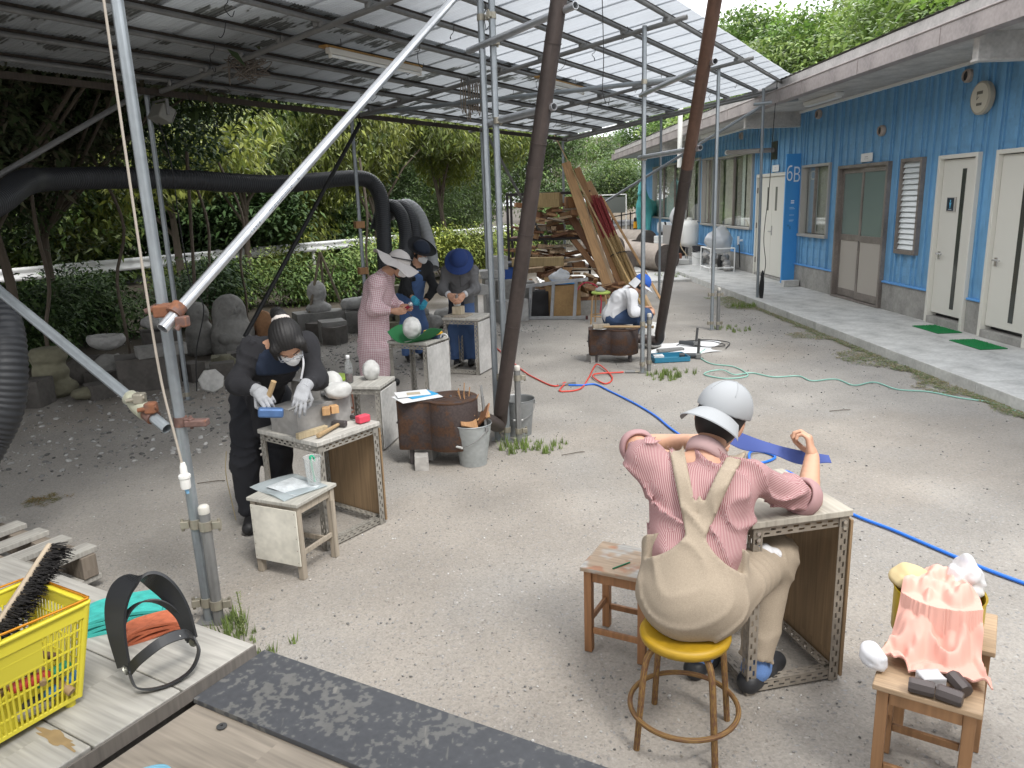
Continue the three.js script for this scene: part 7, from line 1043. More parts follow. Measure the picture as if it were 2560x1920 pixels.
// ---- seated person in beige overalls ----
{
  const f = V(.65, 0, -.76), r = V(.76, 0, .65);
  const pel = V(.635, .545, -2.385), chest = V(.71, .87, -2.53), neck = V(.745, .985, -2.625), hd = V(.828, 1.085, -2.725);
  const shL = V(.53, .965, -2.635), shR = V(.885, .915, -2.55), elL = V(0.533, 0.943, -2.860), wrL = V(0.820, 0.907, -3.000), elR = V(1.145, .77, -2.665), wrR = V(1.236, .868, -2.855);
  const hipR = pel.clone().addScaledVector(r, .085), hipL = pel.clone().addScaledVector(r, -.085), knR = V(1.06, .50, -2.74), knL = V(.80, .5, -2.93), anR = V(.965, .1, -2.63), anL = V(.775, .1, -2.74);
  const up = V(.35, .86, -.1), face = V(.45, -.42, -.78);
  const [o, hm] = person('seated person in beige overalls, striped pink shirt and pale cap seen from behind', [.635, .43, -2.385], { head: hd, face, up, hs: 1.08,
    bones: [J(pel, .08, chest, .07), J(chest, .07, neck, .05), J(neck, .052, hd.clone().add(V(-.02, -.03, .02)), .052), J(shL, .045, shR, .045), J(shL, .05, elL, .046), J(elL, .046, wrL, .028), J(shR, .05, elR, .047), J(elR, .047, wrR, .029), J(hipR, .07, knR, .055), J(knR, .052, anR, .034), J(hipL, .07, knL, .055), J(knL, .052, anL, .034)],
    hands: [['grip', wrR, V(-.02, .8, -.45), V(-.75, -.3, -.3), false, .98], ['grip', wrL, V(.8, .1, -.15), V(.1, -.5, .8), true, .98]] });
  const tr = V(.955, 0, .296), tf = V(.296, 0, -.955), off = (p, k) => p.clone().addScaledVector(tr, k), wst = V(.665, .70, -2.455);
  const torso = [J(pel.clone().add(V(0, -.02, 0)), .118, wst, .112), J(wst, .112, chest, .115), ...[-1, 1].flatMap(k => [J(off(pel, k * .06).add(V(0, -.02, 0)), .104, off(wst, k * .064), .1), J(off(wst, k * .068), .102, off(chest, k * .09), .1)]), J(shL, .085, off(chest, -.09), .11), J(shR, .085, off(chest, .09), .11), J(neck.clone().add(V(-.01, -.03, .01)), .075, chest, .11)];
  const sL = shL.clone().lerp(elL, .98), cuffR = shR.clone().lerp(elR, .98);
  const shirt = [...torso, J(shL, .082, shL.clone().lerp(elL, .9), .07, 1), J(shR, .082, shR.clone().lerp(elR, .93), .07, 1), J(neck.clone().add(V(-.012, -.025, .012)), .066, neck.clone().add(V(.012, .02, -.015)), .062, 1)];
  part(o, 'shirt', garment(shirt, { k: .055, cell: .0095, fold: .03, freq: 7, map: [1, 1, 1, 1, 1, 1, 1, 1, 1, 9, 10, 1] }), M([1, 1, 1], .9, { map: T_stripe }), true);
  for (const [c, d, rad] of [[shR.clone().lerp(elR, .93), elR.clone().sub(shR), .074], [shL.clone().lerp(elL, .9), elL.clone().sub(shL), .072]]) { const q = new THREE.Quaternion().setFromUnitVectors(V(0, 0, 1), d.normalize()); part(o, 'rolled_cuff', rough3(new THREE.TorusGeometry(rad - .012, .012, 10, 30).scale(1, 1, 2.4), .006, 14, c.x * 9).applyQuaternion(q).translate(c.x, c.y, c.z), M([.46, .28, .28], .9, { map: T_weave }), true); }
  { const cq = new THREE.Quaternion().setFromUnitVectors(V(0, 0, 1), hd.clone().sub(neck).normalize()); part(o, 'collar', rough3(new THREE.TorusGeometry(.06, .017, 10, 34).scale(1.05, 1, 1.8), .004, 12, 3).applyQuaternion(cq).translate(neck.x - .002, neck.y + .0, neck.z + .002), M([1, 1, 1], .9, { map: again(T_stripe, 14, 3) }), true); }
  // overalls: seat, legs, back panel running up into two straps
  const M_ov = fab([.42, .345, .26]);
  const ax = neck.clone().sub(pel), aL = ax.length(); ax.normalize(); const lat = tr.clone().addScaledVector(ax, -tr.dot(ax)).normalize(), fw = lat.clone().cross(ax).multiplyScalar(-1);
  const P = V(); const tl = (x, y, z) => { P.set(x, y, z).sub(pel); return [P.dot(ax), P.dot(lat), P.dot(tf)]; };
  const maskO = (x, y, z) => { const seat = .428 - y - (Math.hypot(x - .615, z + 2.37) > .15 ? 9 : 0); const [t, l, q] = tl(x, y, z); if (q > .15 && y < .64) return seat; if (Math.hypot(P.dot(f), 0) > .2 && y < .6) return seat; const al = Math.abs(l); const m = t - (.085 + .17 * Math.exp(-al / .065) + (q > .02 ? .08 : 0)); const lc = .008 + .105 * clamp((t - .2) / .33); const st = Math.max(Math.abs(al - lc) - .027, t - .62, .15 - t); return Math.max(seat, Math.min(m, st)); };
  const legs = [J(pel.clone().add(V(-.02, -.005, .02)), .122, pel.clone().add(V(.02, .06, -.02)), .122), J(hipR, .095, knR, .072), J(knR, .074, anR.clone().add(V(0, .03, 0)), .06, 1), J(hipL, .095, knL, .072), J(knL, .074, anL.clone().add(V(0, .03, 0)), .058, 1)];
  part(o, 'overalls', garment([...torso, ...legs], { k: .06, cell: .009, fold: .016, freq: 5, inflate: .012, mask: maskO }), M_ov, true);
  part(o, 'back_pocket', garment([J(pel.clone().add(V(-.02, -.005, .02)), .134, pel.clone().add(V(.02, .06, -.02)), .134)], { cell: .006, fold: .003, inflate: .007, mask: (x, y, z) => { const [t, l, q] = tl(x, y, z); return Math.max(Math.abs(l - .1) - .05, Math.abs(t + .03) - .06, q); } }), fab([.4, .325, .245]), true);
  // socks and shoes
  for (const [an, d, s] of [[anR, V(.72, 0, -.62), 1], [anL, V(.6, 0, -.75), -1]]) {
    part(o, 'sock', garment([J(an.clone().add(V(0, .06, 0)), .043, an.clone().add(V(0, -.02, 0)), .045), J(an.clone().add(V(0, -.03, 0)), .046, an.clone().addScaledVector(d, .09).add(V(0, -.045, 0)), .036)], { cell: .008, fold: .003 }), fab([.14, .26, .55]), true);
    const h = an.clone().addScaledVector(d, -.05).setY(.04), t = an.clone().addScaledVector(d, .17).setY(.036); part(o, 'shoe', garment([J(h, .046, h.clone().lerp(t, .5), .046), J(h.clone().lerp(t, .5), .047, t, .04)], { cell: .008, fold: 0, mask: (x, y, z) => Math.max(.004 - y, y - .075), cut: (x, y, z) => ell(x, y, z, [h.x * .75 + t.x * .25, .085, h.z * .75 + t.z * .25], [.04, .03, .05]) }), M([.022, .023, .026], .55), true);
  }
  // hair and backwards cap
  hairCap(hm, (x, y, z) => Math.max(ell(x, y, z, [0, .0, -.018], [.083, .105, .1]), z - .01 + (y < -.02 ? .02 : 0), -.085 - y, Math.abs(x) > .06 && y < -.01 && z > -.02 ? 1 : -1), M_hair, o);
  const M_cap = fab([.41, .425, .44]);
  const cp = hairCap(hm, (x, y, z) => { const d = ell(x, y, z, [0, .03, -.012], [.094, .1, .112]) + .0016 * Math.sin(Math.atan2(x, z + .012) * 6) * 0; return Math.max(d, .022 + z * .18 - y, -ell(x, y, z, [0, .025, -.012], [.085, .09, .103])); }, M_cap, o, 'cap', .0048);
  { const seam = []; for (let k = 0; k < 3; k++) { const a = k * Math.PI / 3 + .5, pts = []; for (let i = 0; i <= 12; i++) { const t = -1.15 + 2.3 * i / 12; pts.push(V(Math.sin(t) * Math.sin(a) * .0948, .03 + Math.cos(t) * .101, -.012 + Math.sin(t) * Math.cos(a) * .1128)); } seam.push(new THREE.TubeGeometry(curve(pts), 24, .0016, 5)); } seam.push(new THREE.SphereGeometry(.007, 10, 8).scale(1, .5, 1).translate(0, .131, -.012)); part(cp, 'seam', merge(seam).applyMatrix4(hm), M_cap); }
  part(cp, 'brim', solidSheet(24, 14, (u, v) => { const a = (u - .5) * 1.95, R0 = .097, R = R0 + v * .075 * Math.pow(Math.cos((u - .5) * 2.9), .5); return [Math.sin(a) * R, .014 - .05 * v - .034 * Math.pow(Math.sin(a), 2), -.008 - Math.cos(a) * R * 1.1]; }, .004).applyMatrix4(hm), M_cap);
}
{ // the blue abrasive sheet between the two hands
  const A = V(.93, .93, -3.02), B = V(1.33, .835, -2.9), d = B.clone().sub(A);
  const g = solidSheet(40, 8, (u, v) => { const p = A.clone().addScaledVector(d, u).add(V(0, -.02 * Math.sin(u * 3.14) - .01 * Math.sin(u * 11) * v, 0)).addScaledVector(V(.1, -.85, .5).normalize(), (v - .5) * (.07 - .03 * u)); return p.toArray(); }, .003);
  one('abrasive_sheet', g, M([.05, .085, .3], .7), 'blue abrasive cloth held in the hands of the person in overalls', 'abrasive cloth');
  const gl = nets((x, y, z) => { let d = ell(x, y, z, [0, .03, 0], [.06, .03, .05]); d = smin(d, ell(x, y, z, [-.055, .045, -.03], [.03, .04, .028]), .02); d = smin(d, cap(x, y, z, [.03, .03, .02, .03, .06, .025, .04, .024]), .02); return d + (fbm(x * 40, y * 40 + 9, z * 40, 2) - .5) * .014; }, [-.12, -.02, -.1], [.12, .12, .1], .006);
  one('white_glove', uvm(gl), fab([.8, .8, .82]), 'thick white work glove on the lap of the person in overalls', 'glove', [.945, .545, -2.63], .5);
}

// ---- person in black with gloves ----
{
  const pel = V(-1.46, .8, -4.52), neck = V(-1.2, 1.18, -4.2), ch = V(-1.3, 1.05, -4.32), hd = V(-1.135, 1.21, -4.06), shR = V(-1.4, 1.13, -4.27), shL = V(-1.09, 1.155, -4.24), elR = V(-1.445, .965, -4.12), elL = V(-1.02, .97, -4.18), wrR = V(-1.295, .955, -4.0), wrL = V(-1.06, .965, -4.02);
  const hipR = V(-1.54, .8, -4.48), hipL = V(-1.38, .8, -4.56), knR = V(-1.56, .42, -4.4), knL = V(-1.38, .42, -4.5), anR = V(-1.57, .07, -4.42), anL = V(-1.39, .07, -4.55);
  const [o, hm] = person('person in black workwear with white mask and grey gloves, bent over the stone block', [-1.46, 0, -4.5], { head: hd, face: V(.25, -.83, .4), up: V(.12, .42, .85), hs: .97, bones: [J(pel, .1, ch, .1), J(ch, .1, neck, .06), J(neck, .05, hd.clone().add(V(-.02, -.01, -.04)), .05), J(shR, .045, shL, .045), J(shR, .042, elR, .035), J(elR, .036, wrR, .025), J(shL, .042, elL, .035), J(elL, .036, wrL, .025), J(hipR, .07, knR, .055), J(knR, .05, anR, .035), J(hipL, .07, knL, .055), J(knL, .05, anL, .035)], hands: [] });
  const M_bk = fab([.018, .018, .022]), M_bk2 = fab([.014, .015, .02]);
  part(o, 'smock', garment([J(pel.clone().add(V(0, -.16, 0)), .145, pel, .132), J(pel, .132, ch, .128), J(shR, .074, ch, .118), J(shL, .074, ch, .118), J(neck.clone().add(V(0, -.02, -.03)), .08, ch, .13), J(shR, .07, elR, .06), J(elR, .062, wrR.clone().lerp(elR, .12), .047, 1), J(shL, .07, elL, .06), J(elL, .064, wrL.clone().lerp(elL, .12), .047, 1)], { k: .06, cell: .0115, fold: .018, freq: 6, mask: (x, y, z) => .5 - y }), M_bk, true);
  part(o, 'trousers', garment([J(hipR, .1, knR, .088), J(knR, .088, anR, .075, 1), J(hipL, .1, knL, .088), J(knL, .088, anL, .075, 1)], { k: .05, cell: .012, fold: .014, freq: 6 }), M_bk2, true);
  part(o, 'trouser_piping', tube([[-1.655, .5, -4.38], [-1.655, .38, -4.33], [-1.65, .2, -4.35], [-1.645, .06, -4.37]], .003, 20, 5), M([.3, .25, .15], .7), true);
  for (const an of [anR, anL]) part(o, 'shoe', garment([J(V(an.x, .045, an.z - .03), .045, V(an.x + .03, .042, an.z + .14), .042)], { cell: .009, fold: 0, mask: (x, y) => .004 - y }), M_black, true);
  part(o, 'apron_bib', garment([J(pel, .165, ch, .155), J(neck.clone().add(V(0, -.02, -.03)), .08, ch, .13)], { cell: .009, fold: .008, inflate: .012, mask: (x, y, z) => Math.max(-((x + 1.25) * .5 + (z + 4.3) * .85 + (y - 1.06) * -.2) + .06, 1.0 - y, y - 1.15, Math.abs(x + 1.2) - .16) }), fab([.018, .03, .06]), true);
  part(o, 'strap', tube([[-1.07, 1.14, -4.09], [-1.06, 1.08, -4.06], [-1.08, 1.0, -4.06]], .006, 14, 6), M([.6, .6, .62], .4), true);
  const M_gl = fab([.4, .41, .43]);
  part(o, 'glove', merge([placeHand('grip', wrR, V(.55, -.25, .75), V(.3, -.9, -.2), false, 1.12), cyl(wrR.clone().lerp(elR, .25), wrR.clone().add(V(.01, -.005, .012)), .038, .032, 18)].map(g => uvm(g))), M_gl, true); part(o, 'glove', merge([placeHand('relax', wrL, V(-.12, -.68, .66), V(-.2, -.6, -.7), true, 1.05), cyl(wrL.clone().lerp(elL, .25), wrL.clone().add(V(0, -.012, .01)), .038, .032, 18)].map(g => uvm(g))), M_gl, true);
  const hr = hairCap(hm, (x, y, z) => { let d = Math.max(ell(x, y, z, [0, .02, -.02], [.092, .105, .115]), z > .0 ? (.035 - y) + (z - .02) * .6 : -1); d = smin(d, ell(x, y, z, [0, .03, -.135], [.04, .045, .04]), .02); for (const s of [-1, 1]) d = smin(d, cap(x, y, z, [s * .07, .05, .05, .03, s * .082, -.075, .062, .012]), .03); return d  + .0012 * Math.sin(Math.atan2(x, y - .0) * 38); }, M_hair, o);
  part(hr, 'scrunchie', rough3(new THREE.TorusGeometry(.036, .02, 12, 30), .012, 30, 4).translate(0, .03, -.115).applyMatrix4(hm), fab([.66, .6, .56]));
  part(hr, 'ponytail', garment([J(V(0, .03, -.15), .035, V(-.02, -.05, -.19), .03), J(V(-.02, -.05, -.19), .03, V(-.04, -.14, -.18), .012)], { cell: .007, fold: .004, freq: 30 }).applyMatrix4(hm), M_hair);
  hairCap(hm, maskF, M_maskW, o, 'mask');
  part(o, 'glasses', merge([...[-1, 1].map(s => new THREE.TorusGeometry(.027, .0022, 6, 24).scale(1, .8, 1).translate(s * .034, .0, .108)), ...[-1, 1].map(s => cyl(V(s * .062, .004, .104), V(s * .085, .002, -.0), .002, .002, 6)), cyl(V(-.008, .004, .11), V(.008, .004, .11), .002, .002, 6)]).applyMatrix4(hm), M([.3, .32, .35], .3), true); 
}
{ // the mallet in the right glove
  const o = thing('mallet', 'blue-headed stone mallet with a wooden handle in the gloved right hand', 'mallet', [-1.21, .87, -3.93]);
  part(o, 'handle', cyl(V(-1.265, .86, -3.95), V(-1.19, 1.02, -3.93), .014, .015, 12), M_handle, true); part(o, 'head', at(bx(.13, .05, .05, .012), 0, 0, 0, 0, .25, -.12).translate(-1.21, .862, -3.885), M([.1, .2, .42], .5, { metalness: .3, map: T_mott }), true);
  one('stone_chisel', cyl(V(-1.13, .86, -3.93), V(-1.02, .9, -3.97), .008, .009, 10), M_galvD, 'short steel chisel in the gloved left hand', 'chisel');
}

// ---- person in pink gingham with a wide white hat ----
{
  const pel = V(-1.3, .78, -7.95), ch = V(-1.22, 1.06, -7.93), neck = V(-1.12, 1.235, -7.91), hd = V(-.985, 1.32, -7.89), shN = V(-1.2, 1.15, -7.78), shF = V(-1.16, 1.17, -8.06), elN = V(-1.25, .89, -7.72), elF = V(-1.14, .9, -8.12), wrN = V(-1.05, .855, -7.72), wrF = V(-.98, .86, -7.98);
  const aN = V(-1.36, .07, -7.88), aF = V(-1.25, .07, -8.05), kN = V(-1.33, .42, -7.87), kF = V(-1.24, .42, -8.03), hN = V(-1.31, .78, -7.87), hF = V(-1.29, .78, -8.03);
  const [o, hm] = person('person in a pink gingham smock and wide white sun hat holding a small tool', [-1.3, 0, -7.95], { head: hd, face: V(.85, -.5, .15), up: V(.45, .85, 0), bones: [J(pel, .1, ch, .1), J(ch, .1, neck, .06), J(neck, .05, hd.clone().add(V(-.04, -.04, 0)), .05), J(shN, .045, shF, .045), J(shN, .042, elN, .035), J(elN, .036, wrN, .026), J(shF, .042, elF, .035), J(elF, .036, wrF, .026), J(hN, .07, kN, .055), J(kN, .05, aN, .036), J(hF, .07, kF, .055), J(kF, .05, aF, .036)], hands: [['pinch', wrN, V(.95, -.05, -.15), V(0, .2, -1), false, 1.02], ['grip', wrF, V(.9, -.1, .3), V(-.2, .3, 1), true, 1.02]] });
  const mg = M([1, 1, 1], .9, { map: T_ging });
  part(o, 'smock', garment([J(pel, .165, ch, .15), J(shN, .09, ch, .13), J(shF, .09, ch, .13), J(neck.clone().add(V(-.02, -.03, 0)), .078, ch, .13), J(shN, .085, elN, .075), J(elN, .078, wrN.clone().lerp(elN, .1), .05, 1), J(shF, .085, elF, .07), J(elF, .075, wrF.clone().lerp(elF, .1), .05, 1)], { k: .06, cell: .012, fold: .011, freq: 6, map: [0, 0, 0, 0, 4, 5, 6, 7] }), mg, true);
  part(o, 'apron_dress', garment([J(pel, .172, V(-1.31, .45, -7.95), .178), J(V(-1.31, .45, -7.95), .178, V(-1.325, .13, -7.95), .165, 1)], { cell: .012, fold: .016, freq: 5 }), mg, true);
  part(o, 'apron_pocket', garment([J(pel, .178, V(-1.31, .5, -7.95), .182)], { cell: .009, fold: .004, mask: (x, y, z) => Math.max(Math.abs(y - .62) - .08, Math.abs(x + 1.2) - .07, -(z + 7.9)) }), mg, true);
  for (const a of [aN, aF]) part(o, 'shoe', garment([J(V(a.x - .03, .045, a.z), .045, V(a.x + .13, .042, a.z + .02), .042)], { cell: .01, fold: 0, mask: (x, y) => .004 - y }), M_black, true);
  hairCap(hm, (x, y, z) => Math.max(ell(x, y, z, [0, .0, -.018], [.083, .1, .1]), z - .02, -.07 - y), M_hair, o);
  const M_hat = fab([.68, .64, .62]);
  const ht = hairCap(hm, (x, y, z) => Math.max(ell(x, y, z, [0, .035, -.012], [.1, .105, .118]), .03 - y, -ell(x, y, z, [0, .03, -.012], [.09, .095, .108])), M_hat, o, 'sun_hat');
  part(ht, 'brim', solidSheet(64, 8, (u, v) => { const a = u * 6.2832, w = (Math.cos(a) > 0 ? .11 : .15), R = .098 + v * w; return [Math.sin(a) * R, .036 - .05 * v + .03 * v * Math.sin(a * 2 + .5) + .02 * v * Math.cos(a * 5), -.012 + Math.cos(a) * R * 1.12]; }, .004).applyMatrix4(hm), M_hat);
  part(ht, 'hat_strap', merge([new THREE.TorusGeometry(.104, .012, 8, 40).scale(1, 1.15, .5).applyMatrix4(X3.makeRotationX(1.25)).translate(0, .055, -.01), new THREE.TorusGeometry(.108, .011, 8, 30, Math.PI).scale(.4, 1.0, 1).applyMatrix4(X3.makeRotationY(1.57)).translate(0, .035, -.01), cyl(V(.08, .05, .06), V(.05, -.07, .17), .022, .03, 10)]).applyMatrix4(hm), M([.03, .03, .035], .5));
  hairCap(hm, maskF, M_maskW, o, 'mask');
}
{ const o = thing('hand_file', 'small steel file with a red collar held by the person in pink', 'file', [-.93, .86, -7.8]); part(o, 'shaft', cyl(V(-.98, .88, -7.84), V(-.86, .78, -7.74), .006, .004, 8), M_iron, true); part(o, 'collar', cyl(V(-.93, .87, -7.79), V(-.88, .9, -7.76), .018, .016, 12), M([.35, .03, .06], .5), true); part(o, 'knob', new THREE.SphereGeometry(.024, 14, 10).translate(-.88, .915, -7.75), M([.55, .55, .55], .3, { metalness: .5 }), true); }

// ---- person in black jacket and denim overalls behind ----
{
  const pel = V(-1.08, .78, -9.5), ch = V(-1.0, 1.06, -9.4), neck = V(-.93, 1.24, -9.34), hd = V(-.88, 1.35, -9.28), shN = V(-1.06, 1.15, -9.26), shF = V(-.84, 1.16, -9.42), elN = V(-1.07, .9, -9.16), elF = V(-.76, .9, -9.36), wrN = V(-.99, .83, -9.02), wrF = V(-.86, .76, -9.2), aN = V(-1.14, .07, -9.42), aF = V(-.98, .07, -9.55), kN = V(-1.12, .42, -9.4), kF = V(-.97, .42, -9.5);
  const [o, hm] = person('person in a black jacket, denim overalls and dark blue hat working behind the others', [-1.08, 0, -9.5], { head: hd, face: V(.5, -.55, .6), up: V(.3, .85, .4), bones: [J(pel, .1, ch, .1), J(ch, .1, neck, .06), J(neck, .05, hd.clone().add(V(-.02, -.03, -.03)), .05), J(shN, .045, shF, .045), J(shN, .042, elN, .035), J(elN, .036, wrN, .026), J(shF, .042, elF, .035), J(elF, .036, wrF, .026), J(pel, .09, kN, .055), J(kN, .05, aN, .036), J(pel, .09, kF, .055), J(kF, .05, aF, .036)], hands: [] });
  part(o, 'jacket', garment([J(pel.clone().add(V(0, .05, 0)), .15, ch, .145), J(shN, .078, ch, .12), J(shF, .078, ch, .12), J(neck.clone().add(V(0, -.03, -.02)), .072, ch, .12), J(shN, .07, elN, .06), J(elN, .062, wrN.clone().lerp(elN, .1), .048, 1), J(shF, .07, elF, .06), J(elF, .062, wrF.clone().lerp(elF, .1), .048, 1)], { cell: .013, fold: .012, freq: 7 }), fab([.02, .021, .023]), true);
  const md = M([2.2, 2.2, 2.2], .9, { map: T_denim });
  part(o, 'denim_overalls', garment([J(pel, .162, ch, .15), J(pel, .14, kN, .09), J(kN, .09, aN, .08, 1), J(pel, .14, kF, .09), J(kF, .09, aF, .08, 1)], { cell: .013, fold: .01, freq: 6, inflate: .008, mask: (x, y, z) => Math.max(y - 1.14 + (x < -1.02 ? .3 : 0), y > .95 ? -(z + 9.46) : -1) }), md, true);
  part(o, 'glove', uvm(placeHand('grip', wrN, V(.4, -.3, .8), V(.5, -.4, -.5), false, .98)), M([.05, .42, .62], .5), true); part(o, 'glove', uvm(placeHand('grip', wrF, V(-.3, -.6, .6), V(-.6, -.4, -.3), true, .95)), M([.05, .42, .62], .5), true);
  for (const a of [aN, aF]) part(o, 'shoe', garment([J(V(a.x, .045, a.z - .03), .045, V(a.x + .05, .042, a.z + .13), .042)], { cell: .01, fold: 0, mask: (x, y) => .004 - y }), M_black, true);
  hairCap(hm, (x, y, z) => Math.max(ell(x, y, z, [0, -.01, -.02], [.086, .115, .1]), z - .03), M_hair, o);
  const mh = fab([.022, .032, .055]), ht = hairCap(hm, (x, y, z) => Math.max(ell(x, y, z, [0, .035, -.012], [.1, .1, .118]), .035 - y), mh, o, 'hat');
  part(ht, 'brim', solidSheet(48, 6, (u, v) => { const a = u * 6.2832, R = .098 + v * .075; return [Math.sin(a) * R, .038 - .01 * v + .035 * v * v + .01 * Math.cos(a * 2), -.012 + Math.cos(a) * R * 1.12]; }, .006).applyMatrix4(hm), fab([.012, .013, .016])); hairCap(hm, maskF, M_maskW, o, 'mask');
}
// ---- person in grey jacket and blue bucket hat ----
{
  const pel = V(-.42, .8, -9.08), ch = V(-.41, 1.06, -8.96), neck = V(-.41, 1.2, -8.86), hd = V(-.41, 1.255, -8.74), shL = V(-.555, 1.14, -8.88), shR = V(-.265, 1.13, -8.88), elL = V(-.62, .93, -8.82), elR = V(-.235, .93, -8.8), wrL = V(-.535, .885, -8.66), wrR = V(-.375, .885, -8.66), aL = V(-.5, .07, -9.02), aR = V(-.33, .07, -9.02), kL = V(-.5, .42, -9.0), kR = V(-.34, .42, -9.0);
  const [o, hm] = person('person in a grey jacket and blue bucket hat filing a small white carving', [-.42, 0, -9.05], { head: hd, face: V(0, -.75, .62), up: V(0, .65, .72), bones: [J(pel, .1, ch, .1), J(ch, .1, neck, .06), J(neck, .05, hd.clone().add(V(0, -.02, -.04)), .05), J(shL, .045, shR, .045), J(shL, .042, elL, .036), J(elL, .036, wrL, .026), J(shR, .042, elR, .036), J(elR, .036, wrR, .026), J(pel, .09, kL, .055), J(kL, .05, aL, .036), J(pel, .09, kR, .055), J(kR, .05, aR, .036)], hands: [['pinch', wrL, V(.55, -.45, .6), V(.6, -.3, -.6), true, 1.05], ['pinch', wrR, V(-.45, -.5, .6), V(-.6, -.3, -.6), false, 1.05]] });
  part(o, 'jacket', garment([J(pel.clone().add(V(0, -.04, 0)), .16, ch, .15), J(shL, .074, ch, .12), J(shR, .074, ch, .12), J(neck.clone().add(V(0, -.03, -.03)), .074, ch, .12), J(shL, .068, elL, .058), J(elL, .062, wrL.clone().lerp(elL, .16), .046, 1), J(shR, .068, elR, .058), J(elR, .062, wrR.clone().lerp(elR, .16), .046, 1)], { cell: .012, fold: .012, freq: 7 }), fab([.17, .17, .175]), true);
  part(o, 'zip', tube([[-.41, 1.16, -8.79], [-.41, 1.05, -8.8], [-.41, .92, -8.87]], .004, 14, 5), M([.06, .06, .06], .5), true);
  for (const [w, e] of [[wrL, elL], [wrR, elR]]) part(o, 'inner_cuff', cyl(w.clone().lerp(e, .18), w.clone().lerp(e, .02), .04, .036, 16), fab([.7, .7, .72]), true);
  part(o, 'jeans', garment([J(pel, .15, kL, .092), J(kL, .092, aL, .085, 1), J(pel, .15, kR, .092), J(kR, .092, aR, .085, 1)], { cell: .012, fold: .012, freq: 6 }), M([1.8, 1.8, 1.8], .9, { map: T_denim }), true);
  part(o, 'apron', garment([J(pel, .165, V(-.42, .62, -9.03), .17)], { cell: .012, fold: .008, mask: (x, y, z) => Math.max(y - .86, .56 - y, -(z + 9.0), x + .38) }), fab([.03, .035, .05]), true);
  for (const a of [aL, aR]) part(o, 'shoe', garment([J(V(a.x, .045, a.z - .03), .045, V(a.x, .042, a.z + .14), .042)], { cell: .01, fold: 0, mask: (x, y) => .004 - y }), M_black, true);
  hairCap(hm, (x, y, z) => Math.max(ell(x, y, z, [0, -.0, -.02], [.085, .1, .1]), z - .02), M_hair, o); hairCap(hm, maskF, M_maskW, o, 'mask');
  const mh = fab([.02, .05, .19]), ht = hairCap(hm, (x, y, z) => Math.max(ell(x, y, z, [0, .04, -.012], [.103, .11, .12]), .03 - y), mh, o, 'bucket_hat');
  part(ht, 'brim', solidSheet(48, 6, (u, v) => { const a = u * 6.2832, R = .1 + v * .065; return [Math.sin(a) * R, .036 - .05 * v + .006 * Math.cos(a * 3), -.012 + Math.cos(a) * R * 1.12]; }, .005).applyMatrix4(hm), mh);
}
one('rotary_file', merge([cyl(V(-.45, .87, -8.6), V(-.455, .82, -8.64), .02, .014, 12), cyl(V(-.445, .9, -8.58), V(-.45, .87, -8.6), .012, .02, 12)]), M([.3, .27, .26], .5, { metalness: .3 }), 'stubby file held on the small white carving', 'file');
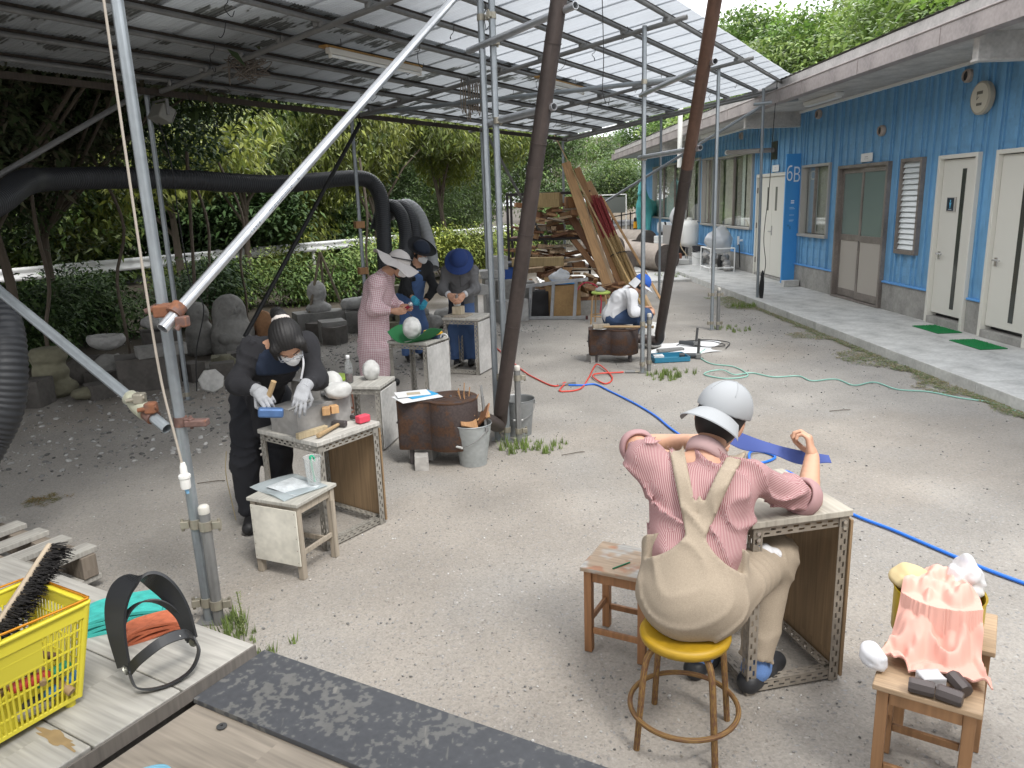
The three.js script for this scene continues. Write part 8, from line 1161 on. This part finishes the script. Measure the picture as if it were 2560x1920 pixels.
// ---- crouched person in white shirt and blue cap ----
{
  const pel = V(1.56, .33, -10.2), ch = V(1.68, .56, -10.18), neck = V(1.84, .69, -10.17), hd = V(1.955, .765, -10.16), shN = V(1.78, .64, -10.02), shF = V(1.78, .65, -10.32), elN = V(1.8, .42, -9.94), elF = V(1.82, .43, -10.36), wrN = V(2.0, .42, -10.02), wrF = V(2.02, .43, -10.24), kN = V(1.98, .36, -10.04), kF = V(1.98, .36, -10.34), aN = V(1.92, .07, -10.04), aF = V(1.92, .07, -10.32);
  one('wooden_seat_box', bx(.3, .22, .3, .006), M_stoolPale, 'low wooden box under the crouched person in white', 'box', [1.52, .11, -10.2], .1);
  const [o, hm] = person('crouched person in a white long-sleeved shirt and blue cap behind the second stove', [1.56, .22, -10.2], { head: hd, face: V(.75, -.62, .1), up: V(.6, .8, 0), bones: [J(pel, .1, ch, .1), J(ch, .1, neck, .06), J(neck, .05, hd.clone().add(V(-.04, -.03, 0)), .05), J(shN, .045, shF, .045), J(shN, .042, elN, .036), J(elN, .036, wrN, .026), J(shF, .042, elF, .036), J(elF, .036, wrF, .026), J(pel, .09, kN, .06), J(kN, .055, aN, .036), J(pel, .09, kF, .06), J(kF, .055, aF, .036)], hands: [['grip', wrN, V(.9, -.1, -.2), V(0, -.6, -.8), false, 1.05], ['grip', wrF, V(.9, -.1, .2), V(0, -.6, .8), true, 1.05]] });
  part(o, 'shirt', garment([J(pel.clone().add(V(-.01, .03, 0)), .15, ch, .15), J(shN, .09, ch, .13), J(shF, .09, ch, .13), J(neck.clone().add(V(-.03, -.03, 0)), .075, ch, .12), J(shN, .082, elN, .07), J(elN, .072, wrN.clone().lerp(elN, .2), .05, 1), J(shF, .082, elF, .07), J(elF, .072, wrF.clone().lerp(elF, .2), .05, 1)], { cell: .012, fold: .014, freq: 7 }), fab([.74, .75, .78]), true);
  part(o, 'jeans', garment([J(pel, .135, kN, .095), J(kN, .095, aN, .08, 1), J(pel, .135, kF, .095), J(kF, .095, aF, .08, 1)], { cell: .012, fold: .01, freq: 6 }), M([1, 1, 1], .9, { map: T_denim }), true);
  for (const a of [aN, aF]) part(o, 'shoe', garment([J(V(a.x - .04, .045, a.z), .045, V(a.x + .14, .042, a.z), .042)], { cell: .01, fold: 0, mask: (x, y) => .004 - y }), M_black, true);
  hairCap(hm, (x, y, z) => Math.max(ell(x, y, z, [0, -.01, -.02], [.083, .1, .1]), z - .02, -.08 - y), M_hair, o);
  hairCap(hm, maskF, M_maskW, o, 'mask');
  const mc = fab([.03, .13, .55]), cp = hairCap(hm, (x, y, z) => Math.max(ell(x, y, z, [0, .03, -.012], [.1, .11, .118]), .02 - y), mc, o, 'cap');
  part(cp, 'brim', solidSheet(20, 8, (u, v) => { const a = (u - .5) * 2.2, R = .1 + v * .08 * Math.pow(Math.cos((u - .5) * 2.7), .6); return [Math.sin(a) * R, .02 - .02 * v - .02 * Math.pow(Math.sin(a), 2), -.012 + Math.cos(a) * R * 1.1]; }, .004).applyMatrix4(hm), fab([.7, .71, .74])); part(cp, 'neck_flap', solidSheet(18, 6, (u, v) => { const a = (u - .5) * 2.6; return [Math.sin(a) * (.1 + .015 * v), .02 - .12 * v, -.012 - Math.cos(a) * (.118 + .02 * v)]; }, .004).applyMatrix4(hm), fab([.7, .71, .74]));
}
renderer.render(scene, camera);
